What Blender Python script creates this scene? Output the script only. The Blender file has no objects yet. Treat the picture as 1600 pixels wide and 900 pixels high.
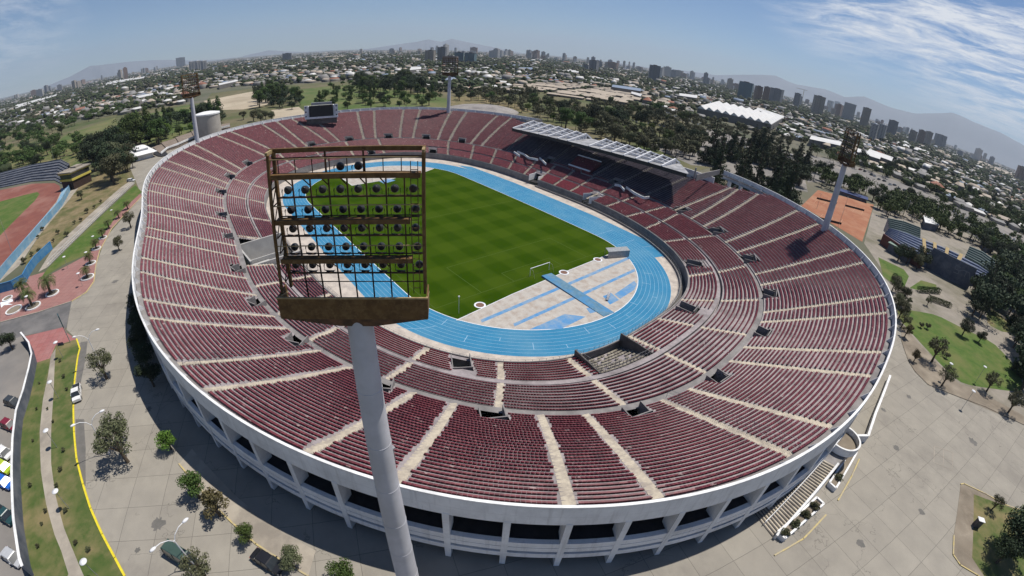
import bpy, bmesh, math, random
import numpy as np
from mathutils import Vector, Matrix
random.seed(7); rng = np.random.default_rng(7)
R = math.radians; PI = math.pi
sc = bpy.context.scene
C = sc.collection
ZG = 9.3                                  # level of the streets outside; the pitch lies in a hollow at 0
SUN_AZ = R(-104)          # direction towards the sun
SUN_EL = R(65)
# ------------------------------------------------------------------ camera (solved from the track, the lamps and the skyline)
CAM = (-132.07156, 81.42296, 58.69716); YAW, PITCH, ROLL = -.7327713, -.5146203, .0787809
F0, K1, K2 = 709.16255, .03073579, .02327106
def cam_basis():
    f = np.array([math.cos(YAW)*math.cos(PITCH), math.sin(YAW)*math.cos(PITCH), math.sin(PITCH)])
    r = np.cross(f, [0, 0, 1]); r /= np.linalg.norm(r); u = np.cross(r, f)
    c, s = math.cos(ROLL), math.sin(ROLL)
    return f, c*r+s*u, -s*r+c*u
CF, CR, CU = cam_basis(); CP = np.array(CAM)
def ray(u, v):
    x, y = u-800, 450-v; rad = max(math.hypot(x, y), 1e-6); t = rad/F0
    for _ in range(20):
        t -= (F0*(t+K1*t**3+K2*t**5)-rad)/(F0*(1+3*K1*t*t+5*K2*t**4))
    return math.cos(t)*CF + math.sin(t)*(x/rad*CR + y/rad*CU)
def G(u, v, z=0.):
    d = ray(u, v); t = (z-CP[2])/d[2]
    return float(CP[0]+d[0]*t), float(CP[1]+d[1]*t)
def GP(pts, z=0.): return [G(u, v, z) for u, v in pts]
def onplane(u, v, P, N):
    d = ray(u, v); t = np.dot(np.array(P)-CP, N)/np.dot(d, N); return CP+t*d
def proj(X):
    d = np.array(X)-CP; a, b, c = d@CF, d@CR, d@CU; rho = math.hypot(b, c); th = math.atan2(rho, a)
    rad = F0*(th+K1*th**3+K2*th**5); return 800+rad*b/rho, 450-rad*c/rho
def height_at(x, y, u, v):
    """height at which the sight line through (u, v) passes over the spot x, y"""
    d = ray(u, v); return CP[2]+math.hypot(x-CP[0], y-CP[1])*d[2]/math.hypot(d[0], d[1])
cam = bpy.data.cameras.new('camera'); co = bpy.data.objects.new('camera', cam); C.objects.link(co)
cam.type = 'PANO'; cam.sensor_width = 36; cam.sensor_height = 20.25; cam.sensor_fit = 'HORIZONTAL'
cam.clip_start = .1; cam.clip_end = 60000
sc.render.engine = 'CYCLES'
cam.panorama_type = 'FISHEYE_LENS_POLYNOMIAL'
cam.fisheye_fov = R(179)
for k, v in enumerate((0, -.062471134207528506, -7.268552074146194e-05, 1.3976915177546023e-05, 5.787168953484711e-08)):
    setattr(cam, 'fisheye_polynomial_k%d' % k, v)
m = Matrix(((CR[0], CU[0], -CF[0]), (CR[1], CU[1], -CF[1]), (CR[2], CU[2], -CF[2]))).to_4x4(); m.translation = Vector(CAM)
co.matrix_world = m
sc.camera = co
# ------------------------------------------------------------------ helpers
def tag(o, label=None, cat=None, group=None, kind=None):
    if label: o['label'] = label
    if cat: o['category'] = cat
    if group: o['group'] = group
    if kind: o['kind'] = kind
    return o
def empty(name, loc=(0, 0, 0), rz=0):
    o = bpy.data.objects.new(name, None); C.objects.link(o); o.location = loc; o.rotation_euler.z = rz; o.empty_display_size = .1
    return o
def mesh_np(name, V, Fc, mats, parent=None, smooth=False, midx=None):
    """V (n,3); Fc list of arrays (m,k) of same-size faces"""
    me = bpy.data.meshes.new(name)
    V = np.asarray(V, dtype=np.float32); me.vertices.add(len(V)); me.vertices.foreach_set('co', V.ravel())
    arrs = [np.asarray(f, dtype=np.int32) for f in (Fc if isinstance(Fc, list) else [Fc]) if len(f)]
    nl = sum(a.size for a in arrs); nf = sum(len(a) for a in arrs)
    me.loops.add(nl); me.polygons.add(nf)
    me.loops.foreach_set('vertex_index', np.concatenate([a.ravel() for a in arrs]))
    tot = np.concatenate([np.full(len(a), a.shape[1]) for a in arrs]); st = np.concatenate([[0], np.cumsum(tot)[:-1]])
    me.polygons.foreach_set('loop_start', st.astype(np.int32)); me.polygons.foreach_set('loop_total', tot.astype(np.int32))
    if midx is not None: me.polygons.foreach_set('material_index', np.asarray(midx, dtype=np.int32))
    for mm in (mats if isinstance(mats, (list, tuple)) else [mats]): me.materials.append(mm)
    me.update(calc_edges=True)
    if smooth: me.polygons.foreach_set('use_smooth', np.ones(nf, dtype=bool))
    me.validate()
    o = bpy.data.objects.new(name, me); C.objects.link(o); o.parent = parent
    return o
class MB:
    """collects faces of any size, built as one mesh"""
    def __init__(s): s.v = []; s.f = []; s.m = []; s.mi = 0
    def add(s, vs, fs):
        b = len(s.v); s.v += [tuple(map(float, q)) for q in vs]
        for f in fs: s.f.append([b+i for i in f]); s.m.append(s.mi)
        return s
    def box(s, c, d, rz=0, M=None, taper=1.):
        x, y, z = d[0]/2, d[1]/2, d[2]/2; vs = []
        for k, (sx, sy, sz) in enumerate([(-1,-1,-1),(1,-1,-1),(1,1,-1),(-1,1,-1),(-1,-1,1),(1,-1,1),(1,1,1),(-1,1,1)]):
            t = taper if sz > 0 else 1.
            a, b, e = sx*x*t, sy*y*t, sz*z
            if rz: a, b = a*math.cos(rz)-b*math.sin(rz), a*math.sin(rz)+b*math.cos(rz)
            q = (c[0]+a, c[1]+b, c[2]+e)
            vs.append(tuple(M @ Vector(q)) if M else q)
        return s.add(vs, [(3,2,1,0),(4,5,6,7),(0,1,5,4),(1,2,6,5),(2,3,7,6),(3,0,4,7)])
    def bar(s, a, b, w, h=None, up=(0, 0, 1)):
        """square bar from a to b"""
        a, b = Vector(a), Vector(b); d = (b-a)
        if d.length < 1e-6: return s
        d.normalize(); up = Vector(up)
        if abs(d.dot(up)) > .98: up = Vector((1, 0, 0))
        sx = d.cross(up).normalized()*w/2; sy = sx.cross(d).normalized()*(h or w)/2
        vs = [p+q for p in (a, b) for q in (-sx-sy, sx-sy, sx+sy, -sx+sy)]
        return s.add(vs, [(0,1,2,3),(7,6,5,4),(0,4,5,1),(1,5,6,2),(2,6,7,3),(3,7,4,0)])
    def tube(s, pts, rad, n=8, cap=True):
        pts = [Vector(p) for p in pts]; rad = rad if isinstance(rad, (list, tuple)) else [rad]*len(pts)
        b = len(s.v); ref = None
        for i, p in enumerate(pts):
            d = (pts[min(i+1, len(pts)-1)]-pts[max(i-1, 0)]).normalized()
            if ref is None: ref = Vector((0, 0, 1)) if abs(d.z) < .9 else Vector((1, 0, 0))
            sx = d.cross(ref).normalized(); sy = d.cross(sx)
            ref = sy.cross(d).cross(d)*-1 if False else ref
            for k in range(n):
                a = 2*PI*k/n; s.v.append(tuple(p+(sx*math.cos(a)+sy*math.sin(a))*rad[i]))
        for i in range(len(pts)-1):
            for k in range(n):
                q = [b+i*n+k, b+i*n+(k+1) % n, b+(i+1)*n+(k+1) % n, b+(i+1)*n+k]; s.f.append(q); s.m.append(s.mi)
        if cap:
            for q, rev in ((b, -1), (b+(len(pts)-1)*n, 1)):
                e = len(s.v); s.v += s.v[q:q+n]; s.f.append([e+k for k in range(n)][::rev]); s.m.append(s.mi)
        return s
    def prism(s, poly, z0, z1, M=None):
        """poly (x,y) counter-clockwise, extruded"""
        A = sum(poly[i][0]*poly[(i+1) % len(poly)][1]-poly[(i+1) % len(poly)][0]*poly[i][1] for i in range(len(poly)))
        if A < 0: poly = poly[::-1]
        n = len(poly); vs = [(x, y, z0) for x, y in poly]+[(x, y, z1) for x, y in poly]
        if M: vs = [tuple(M @ Vector(q)) for q in vs]
        return s.add(vs, [list(range(n))[::-1], list(range(n, 2*n))]+[[i, (i+1) % n, n+(i+1) % n, n+i] for i in range(n)])
    def sheet(s, poly, z):
        A = sum(poly[i][0]*poly[(i+1) % len(poly)][1]-poly[(i+1) % len(poly)][0]*poly[i][1] for i in range(len(poly)))
        if A < 0: poly = poly[::-1]
        return s.add([(x, y, z) for x, y in poly], [list(range(len(poly)))])
    def lathe(s, prof, n=16, c=(0, 0, 0), M=None):
        b = len(s.v)
        for r_, z_ in prof:
            for k in range(n):
                q = (c[0]+r_*math.cos(2*PI*k/n), c[1]+r_*math.sin(2*PI*k/n), c[2]+z_)
                s.v.append(tuple(M @ Vector(q)) if M else q)
        for i in range(len(prof)-1):
            for k in range(n):
                s.f.append([b+i*n+k, b+i*n+(k+1) % n, b+(i+1)*n+(k+1) % n, b+(i+1)*n+k]); s.m.append(s.mi)
        for q, rev in ((b, -1), (b+(len(prof)-1)*n, 1)):
            e = len(s.v); s.v += s.v[q:q+n]; s.f.append([e+k for k in range(n)][::rev]); s.m.append(s.mi)
        return s
    def build(s, name, mats, parent=None, smooth=False, loc=None):
        me = bpy.data.meshes.new(name); me.from_pydata(s.v, [], s.f)
        for mm in (mats if isinstance(mats, (list, tuple)) else [mats]): me.materials.append(mm)
        if any(s.m): me.polygons.foreach_set('material_index', s.m)
        if smooth: me.polygons.foreach_set('use_smooth', [True]*len(me.polygons))
        me.update(); o = bpy.data.objects.new(name, me); C.objects.link(o); o.parent = parent
        if loc: o.location = loc
        return o
_kids = {}
def copy_tree(o, parent=None):
    c = o.copy(); C.objects.link(c); c.parent = parent
    for ch in [q for q in bpy.data.objects if q.parent == o]: copy_tree(ch, c)
    return c
def copy_fast(spec, loc, rz, scale=1.):
    """spec = (root, [children]) one level"""
    root, ch = spec; r_ = root.copy(); C.objects.link(r_); r_.location = loc; r_.rotation_euler = (0, 0, rz)
    r_.scale = (scale,)*3 if not isinstance(scale, tuple) else scale
    for q in ch:
        d = q.copy(); C.objects.link(d); d.parent = r_
    return r_
# ------------------------------------------------------------------ materials
def ramp2(nt, fac, c1, c2, p1=.3, p2=.7):
    r_ = nt.nodes.new('ShaderNodeValToRGB'); e = r_.color_ramp.elements
    e[0].position = p1; e[1].position = p2; e[0].color = (*c1, 1); e[1].color = (*c2, 1)
    nt.links.new(fac, r_.inputs[0]); return r_.outputs[0]
def noise(nt, vec, scale, detail=4, rough=.6, out='Fac', dist=0):
    n = nt.nodes.new('ShaderNodeTexNoise'); n.inputs['Scale'].default_value = scale; n.inputs['Detail'].default_value = detail
    n.inputs['Roughness'].default_value = rough; n.inputs['Distortion'].default_value = dist
    nt.links.new(vec, n.inputs['Vector']); return n.outputs[out]
def mixc(nt, fac, a, b, mode='MIX'):
    m_ = nt.nodes.new('ShaderNodeMix'); m_.data_type = 'RGBA'; m_.blend_type = mode
    for s_, v in ((0, fac), (6, a), (7, b)):
        if hasattr(v, 'is_linked'): nt.links.new(v, m_.inputs[s_])
        elif s_ == 0: m_.inputs[0].default_value = v
        else: m_.inputs[s_].default_value = (*v, 1)
    return m_.outputs[2]
def mth(nt, op, a, b=None, c=None):
    m_ = nt.nodes.new('ShaderNodeMath'); m_.operation = op
    for i, v in enumerate((a, b, c)):
        if v is None: continue
        if hasattr(v, 'is_linked'): nt.links.new(v, m_.inputs[i])
        else: m_.inputs[i].default_value = v
    return m_.outputs[0]
def base_mat(name, rough=.8, metal=0., spec=.3):
    m_ = bpy.data.materials.new(name); m_.use_nodes = True; nt = m_.node_tree; b = nt.nodes['Principled BSDF']
    b.inputs['Roughness'].default_value = rough; b.inputs['Metallic'].default_value = metal; b.inputs['Specular IOR Level'].default_value = spec
    g = nt.nodes.new('ShaderNodeNewGeometry'); return m_, nt, b, g.outputs['Position']
def mat(name, c1, c2=None, scale=.5, rough=.8, metal=0., spec=.3, detail=4, c3=None, s3=.05, local=False, p=(.35, .65), bump=0., bs=None):
    m_, nt, b, pos = base_mat(name, rough, metal, spec)
    if local: pos = nt.nodes.new('ShaderNodeTexCoord').outputs['Object']
    if c2 is None: c2 = tuple(x*.8 for x in c1)
    col = ramp2(nt, noise(nt, pos, scale, detail), c1, c2, *p)
    if c3 is not None:
        f = nt.nodes.new('ShaderNodeMapRange'); f.inputs[1].default_value = .45; f.inputs[2].default_value = .65
        nt.links.new(noise(nt, pos, s3, 5, .65), f.inputs[0]); col = mixc(nt, f.outputs[0], col, c3)
    nt.links.new(col, b.inputs['Base Color'])
    if bump:
        bp = nt.nodes.new('ShaderNodeBump'); bp.inputs['Strength'].default_value = bump; bp.inputs['Distance'].default_value = .05
        nt.links.new(noise(nt, pos, bs or scale*6, 3), bp.inputs['Height']); nt.links.new(bp.outputs[0], b.inputs['Normal'])
    return m_
def per_piece(name, cols, cell=.5, rough=.5, spec=.4, vec=None, weights=None):
    """a colour picked per cell of world space: moulded seats faded unevenly"""
    m_, nt, b, pos = base_mat(name, rough, 0, spec)
    w = nt.nodes.new('ShaderNodeTexWhiteNoise'); w.noise_dimensions = '3D'
    s = nt.nodes.new('ShaderNodeVectorMath'); s.operation = 'SNAP'; s.inputs[1].default_value = (cell,)*3
    nt.links.new(pos, s.inputs[0]); nt.links.new(s.outputs[0], w.inputs['Vector'])
    r_ = nt.nodes.new('ShaderNodeValToRGB'); r_.color_ramp.interpolation = 'CONSTANT'
    e = r_.color_ramp.elements; ws = weights or [1/len(cols)]*len(cols); acc = 0
    e[0].position = 0; e[0].color = (*cols[0], 1); e[1].position = ws[0]; e[1].color = (*cols[1], 1); acc = ws[0]+ws[1]
    for c_, w_ in zip(cols[2:], ws[2:]):
        q = e.new(min(acc, .999)); q.color = (*c_, 1); acc += w_
    nt.links.new(w.outputs['Value'], r_.inputs[0])
    big = noise(nt, pos, .09, 4, .6)
    col = mixc(nt, mth(nt, 'MULTIPLY', big, .3), r_.outputs[0], (.15, .075, .085))
    nt.links.new(col, b.inputs['Base Color']); return m_
M = {}
M['concrete'] = mat('concrete', (.30, .275, .255), (.225, .21, .20), .8, .9, c3=(.17, .155, .15), s3=.12)
M['tread'] = mat('terrace_concrete', (.33, .295, .30), (.265, .235, .24), 1.3, .9, c3=(.18, .16, .163), s3=.2)
M['walk'] = mat('walkway_concrete', (.25, .235, .23), (.195, .185, .18), .7, .9, c3=(.16, .15, .15), s3=.25)
M['stair'] = mat('painted_stair', (.50, .44, .345), (.40, .35, .28), 2., .85, c3=(.30, .26, .22), s3=.6)
def streaky(name, c1, c2, c3):
    m_, nt, b, pos = base_mat(name, .75, 0, .3); mp = nt.nodes.new('ShaderNodeMapping'); mp.inputs['Scale'].default_value = (1, 1, .07); nt.links.new(pos, mp.inputs[0])
    c = ramp2(nt, noise(nt, pos, .5, 5), c1, c2, .35, .65); f = nt.nodes.new('ShaderNodeMapRange'); f.inputs[1].default_value = .52; f.inputs[2].default_value = .78; nt.links.new(noise(nt, mp.outputs[0], 1.6, 6, .65), f.inputs[0])
    c = mixc(nt, mth(nt, 'MULTIPLY', f.outputs[0], .75), c, c3); g2 = nt.nodes.new('ShaderNodeMapRange'); g2.inputs[1].default_value = .5; g2.inputs[2].default_value = .7; nt.links.new(noise(nt, pos, .13, 6, .7), g2.inputs[0]); c = mixc(nt, mth(nt, 'MULTIPLY', g2.outputs[0], .5), c, c3)
    sp = nt.nodes.new('ShaderNodeSeparateXYZ'); nt.links.new(pos, sp.inputs[0]); j = mth(nt, 'LESS_THAN', mth(nt, 'FRACT', mth(nt, 'DIVIDE', sp.outputs[2], 1.55)), .035); c = mixc(nt, mth(nt, 'MULTIPLY', j, .35), c, c3)
    nt.links.new(c, b.inputs['Base Color']); return m_
M['rimwhite'] = mat('rim_paint', (.78, .78, .78), (.68, .68, .68), 1.2, .6, c3=(.55, .55, .55), s3=.3)
M['facade'] = mat('facade_paint', (.74, .74, .75), (.66, .66, .67), .5, .75, c3=(.52, .52, .52), s3=.15)
M['facade'] = streaky('facade_paint', (.76, .76, .76), (.68, .68, .68), (.42, .41, .40))
M['dark'] = mat('dark_interior', (.03, .03, .033), (.02, .02, .022), 1, .9)  # near-black: the shade of unlit openings is put into the colour
M['shade'] = mat('dirty_shaded_concrete', (.13, .12, .115), (.08, .075, .07), .6, .95)  # dark concrete, also paints shade on moat floor, roofed stairs and entrance steps
M['steelwhite'] = mat('white_steel', (.72, .72, .73), (.6, .6, .62), 2, .5)
M['steelgrey'] = mat('grey_steel', (.35, .35, .36), (.25, .25, .26), 3, .5, metal=.3)
M['black'] = mat('black_enamel', (.02, .02, .022), (.032, .032, .034), 6, .4)
M['towerc0'] = mat('pale_gate_concrete', (.42, .41, .39), (.34, .33, .32), .4, .9)
M['rust'] = mat('rusty_brown_paint', (.13, .07, .022), (.082, .042, .014), 1.2, .7, c3=(.16, .095, .036), s3=2.5, local=True)
M['rustdark'] = mat('dark_rusty_steel', (.07, .04, .022), (.035, .02, .013), 3, .75, c3=(.12, .06, .03), s3=1.5, local=True)
M['rustlight'] = mat('ochre_edge_paint', (.33, .25, .13), (.24, .17, .08), 3, .65, local=True)
M['seat'] = per_piece('maroon_seat_plastic', [(.145, .019, .031), (.115, .014, .025), (.175, .031, .041), (.085, .012, .021), (.22, .065, .075), (.33, .22, .21)], .55, weights=[.32, .26, .2, .165, .045, .01])
M['seatred'] = per_piece('red_seat_plastic', [(.22, .016, .03), (.18, .014, .025), (.2, .022, .04), (.15, .015, .025)], .55)
M['seatnavy'] = per_piece('navy_seat_plastic', [(.012, .018, .045), (.02, .026, .06), (.01, .014, .035), (.025, .03, .06)], .55)  # navy, darkened further to carry the shade under the roof
M['bluetrack'] = mat('blue_track_rubber', (.022, .165, .31), (.03, .19, .34), .25, .85, c3=(.06, .21, .34), s3=.07)
M['blueworn'] = mat('worn_blue_rubber', (.10, .24, .42), (.22, .30, .40), .5, .85, c3=(.06, .22, .46), s3=.3)
M['bluedark'] = mat('grey_blue_cover', (.06, .16, .25), (.12, .22, .30), .8, .7, c3=(.05, .2, .4), s3=.25)
M['line'] = mat('white_line_paint', (.75, .77, .8), (.62, .66, .72), 2, .7)
M['apron'] = mat('apron_concrete', (.52, .46, .40), (.42, .37, .32), .5, .9, c3=(.34, .30, .27), s3=.3)
M['dzone'] = mat('pale_old_concrete', (.44, .41, .37), (.38, .355, .325), .35, .9, c3=(.33, .28, .24), s3=.5)
M['steelrail'] = mat('galvanised_rail', (.30, .31, .32), (.2, .21, .22), 4, .5, metal=.5)
M['laneline'] = mat('thin_lane_paint', (.34, .50, .64), (.26, .42, .58), 2, .8)
M['wood'] = mat('weathered_bench_wood', (.23, .20, .16), (.12, .11, .09), 2.5, .9, c3=(.32, .29, .23), s3=.5)
# ================================================================== stadium bowl
NF = 720
PHI = np.linspace(-PI, PI, NF, endpoint=False)
def fit_ring(pts, z, a, b, n, order=7, lam=6.):
    P = np.array(GP(pts, z)); ph = np.arctan2(P[:, 1], P[:, 0]); rr = np.hypot(P[:, 0], P[:, 1])
    base = lambda f: (np.abs(np.cos(f)/a)**n+np.abs(np.sin(f)/b)**n)**(-1/n)
    cols = lambda f: np.stack([np.ones_like(f)]+[g(k*f) for k in range(1, order+1) for g in (np.cos, np.sin)], 1)
    A = cols(ph); w = np.array([.3]+[.3+.04*k**3 for k in range(1, order+1) for _ in (0, 1)])*lam/6
    q = np.linalg.solve(A.T@A+np.diag(w), A.T@(rr-base(ph)))
    return lambda f: base(np.asarray(f, float))+cols(np.atleast_1d(np.asarray(f, float)))@q
RIMPX = [(400,191),(532,172),(580,169),(655,167.5),(725,170),(800,179),(342,207),(292,224),(250,250),(230,282),(221,325),(215,387),(211,452),(217,492),(235,535),(265,570),(300,602),(400,676),(500,725),(580,750),(680,772),(800,786),(920,789),(1000,780),(1100,760),(1200,731),(1275,700),(1312,675),(1355,630),(1385,592),(1397,550),(1400,512),(1392,475),(1384,448),(1360,410),(1320,367),(1262,330),(1200,294),(1155,276)]
WALKPX = [(364,282),(355,306),(356,322),(364,347),(372,369),(467,520),(500,542),(600,592),(650,610),(707,625),(762,635),(825,637),(925,631),(1017,620),(1087,595),(1125,575),(1150,555),(1172,520),(1177,487),(1179,465),(1179,441),(1164,416),(1137,385),(1100,360),(1070,337),(1037,325),(535,222),(615,217),(700,222)]
WALLPX = [(580,504),(615,524),(666,545),(760,561),(800,566),(892,560),(1051,416),(1067,442),(1070,465),(1062,486),(990,345),(1050,380),(697,242),(800,267)]
ZR, ZM, ZF = 22., 7.8, 2.7
fR = fit_ring(RIMPX, ZR, 139.5, 101., 2.45)
fM = fit_ring(WALKPX, ZM, 110., 72., 2.51)
fF = fit_ring(WALLPX, ZF, 91.5, 56.5, 2.8, order=5, lam=20)
RR, RM, RF = fR(PHI), fM(PHI), fF(PHI)
RM = np.minimum(RM, RR-20); RF = np.minimum(RF, RM-11)
def per(f, arr):                                  # periodic lookup
    return np.interp(np.mod(np.asarray(f)+PI, 2*PI), np.append(PHI+PI, 2*PI), np.append(arr, arr[0]))
NU, NLA, NLB = 30, 8, 9
WALKW, TOPW = 1.35, 1.4
# profile as a list of (tier, fraction or None, r function, z)
def r_upper(f, t): return (per(f, RM)+WALKW)*(1-t)+(per(f, RR)-TOPW)*t
def r_lower(f, t): return per(f, RF)*(1-t)+per(f, RM)*t
LA, LG, LB = .42, .475, .505                     # rows a | ledge | gutter | rows b
def z_upper(i): return ZM+.38+i*(20.05-ZM-.38)/(NU-1)
def z_lower_a(i): return ZF+.1+i*.26
def z_lower_b(i): return ZF+.1+8*.26+.35+i*(ZM-.28-ZF-2.53)/(NLB-1)
ZLEDGE = ZF+.1+8*.26
YCUT = -91.5                                      # the back of the covered stand
def phi_of(u, v, z):
    x, y = G(u, v, z); return math.atan2(y, x)
# aisles of the upper tier: (rim end px, walkway end px)
UA = [((292,234),(376,272)),((307,225),(387,265)),((262,250),(360,286)),((250,260),(356,294)),((235,284),(357,309)),((231,296),(352,325)),((229,319),(356,345)),((227,330),(362,357)),((225,354),(375,381)),((224,367),(382,397)),((222,399),(400,426)),((221,421),(415,450)),((222,465),(435,486)),((229,495),(452,508)),((272,569),(495,549)),((312,612),(545,571)),((475,711),(645,615)),((617,745),(708,627)),((890,786),(842,642)),((1030,775),(912,642)),((1240,710),(1030,620)),((1310,670),(1075,605)),((1372,590),(1145,565)),((1385,551),(1165,542)),((1385,486),(1185,500)),((1372,457),(1182,482)),((1337,405),(1182,442)),((1316,384),(1172,425)),((1270,346),(1147,392)),((1245,327),(1132,377)),((1187,297),(1095,352)),((1160,285),(1075,340)),((1095,276),(1032,325)),((350,212),(402,241)),((372,206),(423,236)),((414,194),(452,227)),((437,190),(474,226)),((491,194),(512,222)),((515,191),(532,221)),((559,174),(569,217)),((585,172),(589,217)),((632,172),(626,216)),((657,171),(646,216)),((705,174),(684,217)),((729,175),(702,219)),((777,180),(737,222)),((796,185),(757,222))]
UAP = sorted([(phi_of(*b, 8.4), phi_of(*a, 20.8)) for a, b in UA])
# under the roof: aisles at even spacing
lo = [a for a in UAP if -PI/2 < a[0] < 0]; 
fa = max([a for a in UAP if a[0] < -PI/2], key=lambda a: a[0]); fb = min([a for a in UAP if a[0] > -PI/2 and a[0] < 0], key=lambda a: a[0])
for k in range(1, 8):
    t = k/8; UAP.append((fa[0]*(1-t)+fb[0]*t, fa[1]*(1-t)+fb[1]*t))
UAP.sort()
# lower tier aisles traced, (outer px, inner px)
LAX = [((607,587),(667,550)),((775,632),(785,570)),((962,622),(900,570)),((1095,580),(1050,566)),((1160,522),(1060,510)),((1177,467),(1072,467)),((1150,414),(1074,427)),((1107,369),(1077,382)),((1052,335),(1015,355)),((490,527),(540,522)),((365,336),(425,342)),((357,306),(417,315)),((377,282),(420,294)),((449,245),(482,267)),((498,235),(517,253)),((553,230),(565,250)),((607,233),(608,245))]
LAP = [(phi_of(*b, 3.5), phi_of(*a, 7.4)) for a, b in LAX]
for k in range(9): 
    f = R(-52)-k*R(9.2); LAP.append((f, f))
for f in (-34, -43, 87, 96, 105, 114, 124): LAP.append((R(f), R(f)))
LAP.sort(); q = []
for a in LAP:
    if not q or a[1]-q[-1][1] > R(3.): q.append(a)
LAP = q
# portals (vomitories) in the upper tier: centre px
VPX = [(549,219),(608,214),(666,214),(722,219),(492,227),(395,256),(364,276),(350,300),(355,335),(370,367),(390,412),(410,465),(467,525),(597,595),(767,636),(985,632),(1117,586),(1185,517),(1190,455),(1170,404),(1121,361),(1060,327)]
VP = [phi_of(u, v, 8.8) for u, v in VPX]+[R(-75), R(-90), R(-105)]
LVPX = [(585,241),(677,240),(1095,489),(1070,407),(722,570)]
LVP = [phi_of(u, v, 4.) for u, v in LVPX]
VIPV = [phi_of(835, 277, 3.5), phi_of(920, 308, 3.5)]
# the marathon gate in the lower tier and the preserved bench section
GATE = (phi_of(388, 374, 6.5), phi_of(410, 412, 6.5)); GATE = (min(GATE), max(GATE))
OLD = (phi_of(903, 560, 3.), phi_of(985, 540, 3.)); OLD = (min(OLD), max(OLD))
def adiff(a, b): return (a-b+PI) % (2*PI)-PI
def in_any(f, cents, halfw, r_):
    k = np.zeros(len(f), bool)
    for c in cents: k |= np.abs(adiff(f, c))*r_ < halfw
    return k
def covered(x, y): return y < YCUT
def ring_xyz(f, r_, z): return np.stack([r_*np.cos(f), r_*np.sin(f), np.full(len(f), z) if np.isscalar(z) else z], 1)
class Rings:
    def __init__(s): s.V = []; s.F = []; s.n = 0
    def strip(s, r0, z0, r1, z1, keep):
        """quad strip between ring (r0,z0) and (r1,z1) over PHI; keep: bool per segment"""
        a = ring_xyz(PHI, r0, z0); b = ring_xyz(PHI, r1, z1)
        i = np.arange(NF)[keep]; j = (i+1) % NF
        s.V += [a, b]; s.F.append(np.stack([s.n+i, s.n+j, s.n+NF+j, s.n+NF+i], 1)[:, ::-1]); s.n += 2*NF
    def build(s, name, m_, parent): 
        V = np.concatenate(s.V); F = np.concatenate(s.F); used, inv = np.unique(F, return_inverse=True)
        return mesh_np(name, V[used], inv.reshape(F.shape), m_, parent)
FM = PHI+PI/NF
stadium = empty('football_stadium'); tag(stadium, 'huge oval concrete stadium with maroon seats and a white rim around a green pitch', 'stadium')
allk = np.ones(NF, bool)
up = Rings()
zprev = ZM; 
for i in range(NU):
    r0, r1 = r_upper(PHI, i/NU), r_upper(PHI, (i+1)/NU); z = z_upper(i)
    keep = ~(per(FM, r0*np.sin(PHI)) < YCUT)
    if i < 4: keep &= ~in_any(FM, VP, 2.0, per(FM, RM))
    up.strip(r0, zprev, r0, z, keep); up.strip(r0, z, r1, z, keep); zprev = z
up.build('upper_terrace', M['tread'], stadium)
wk = Rings(); wk.strip(RM, ZM-.28, RM, ZM, allk); wk.strip(RM, ZM, RM+WALKW, ZM, allk)
noroof = ~((np.sin(FM)*per(FM, RR) < -75) & (np.abs(np.cos(FM)*per(FM, RR)) < 56))
ztop = z_upper(NU-1); wk2 = Rings(); wk2.strip(RR-TOPW, ztop, RR-TOPW, ztop+.3, noroof); wk2.strip(RR-TOPW, ztop+.3, RR-.3, ztop+.3, noroof)
wk.build('mid_walkway', M['walk'], stadium); wk2.build('top_walkway', M['walk'], stadium)
gate_k = (np.abs(adiff(FM, sum(GATE)/2)) < (GATE[1]-GATE[0])/2)
old_k = (np.abs(adiff(FM, sum(OLD)/2)) < (OLD[1]-OLD[0])/2)
lt = Rings(); zprev = 0.
for i in range(NLA):
    r0, r1 = r_lower(PHI, LA*i/NLA), r_lower(PHI, LA*(i+1)/NLA); z = z_lower_a(i)
    keep = ~gate_k & ~old_k
    if i >= 1 and i < 6: keep &= ~in_any(FM, LVP, 1.9, per(FM, RF))
    if i < 6: keep &= ~in_any(FM, VIPV, 2.6, per(FM, RF))
    lt.strip(r0, zprev, r0, z, keep); lt.strip(r0, z, r1, z, keep); zprev = z
g2 = ~gate_k
lt.strip(r_lower(PHI, LA), zprev, r_lower(PHI, LA), ZLEDGE, g2); lt.strip(r_lower(PHI, LA), ZLEDGE, r_lower(PHI, LG), ZLEDGE, g2)
lt.strip(r_lower(PHI, LG), ZLEDGE, r_lower(PHI, LG), ZLEDGE-.9, g2)
lt.strip(r_lower(PHI, LG), ZLEDGE-.9, r_lower(PHI, LB), ZLEDGE-.9, g2); zprev = ZLEDGE-.9
for i in range(NLB):
    r0, r1 = r_lower(PHI, LB+(1-LB)*i/NLB), r_lower(PHI, LB+(1-LB)*(i+1)/NLB); z = z_lower_b(i)
    lt.strip(r0, zprev, r0, z, g2); lt.strip(r0, z, r1, z, g2); zprev = z
lt.build('lower_terrace', M['tread'], stadium)
# front wall with coping, slightly proud of the first row
fw = Rings(); fk = ~gate_k & ~in_any(FM, VIPV, 2.6, per(FM, RF))
fw.strip(RF-.3, 0, RF-.3, ZF+.35, fk); fw.strip(RF-.3, ZF+.35, RF-.02, ZF+.35, fk); fw.strip(RF-.02, ZF+.35, RF-.02, ZF, fk)
fw.build('front_wall', M['walk'], stadium)
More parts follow.
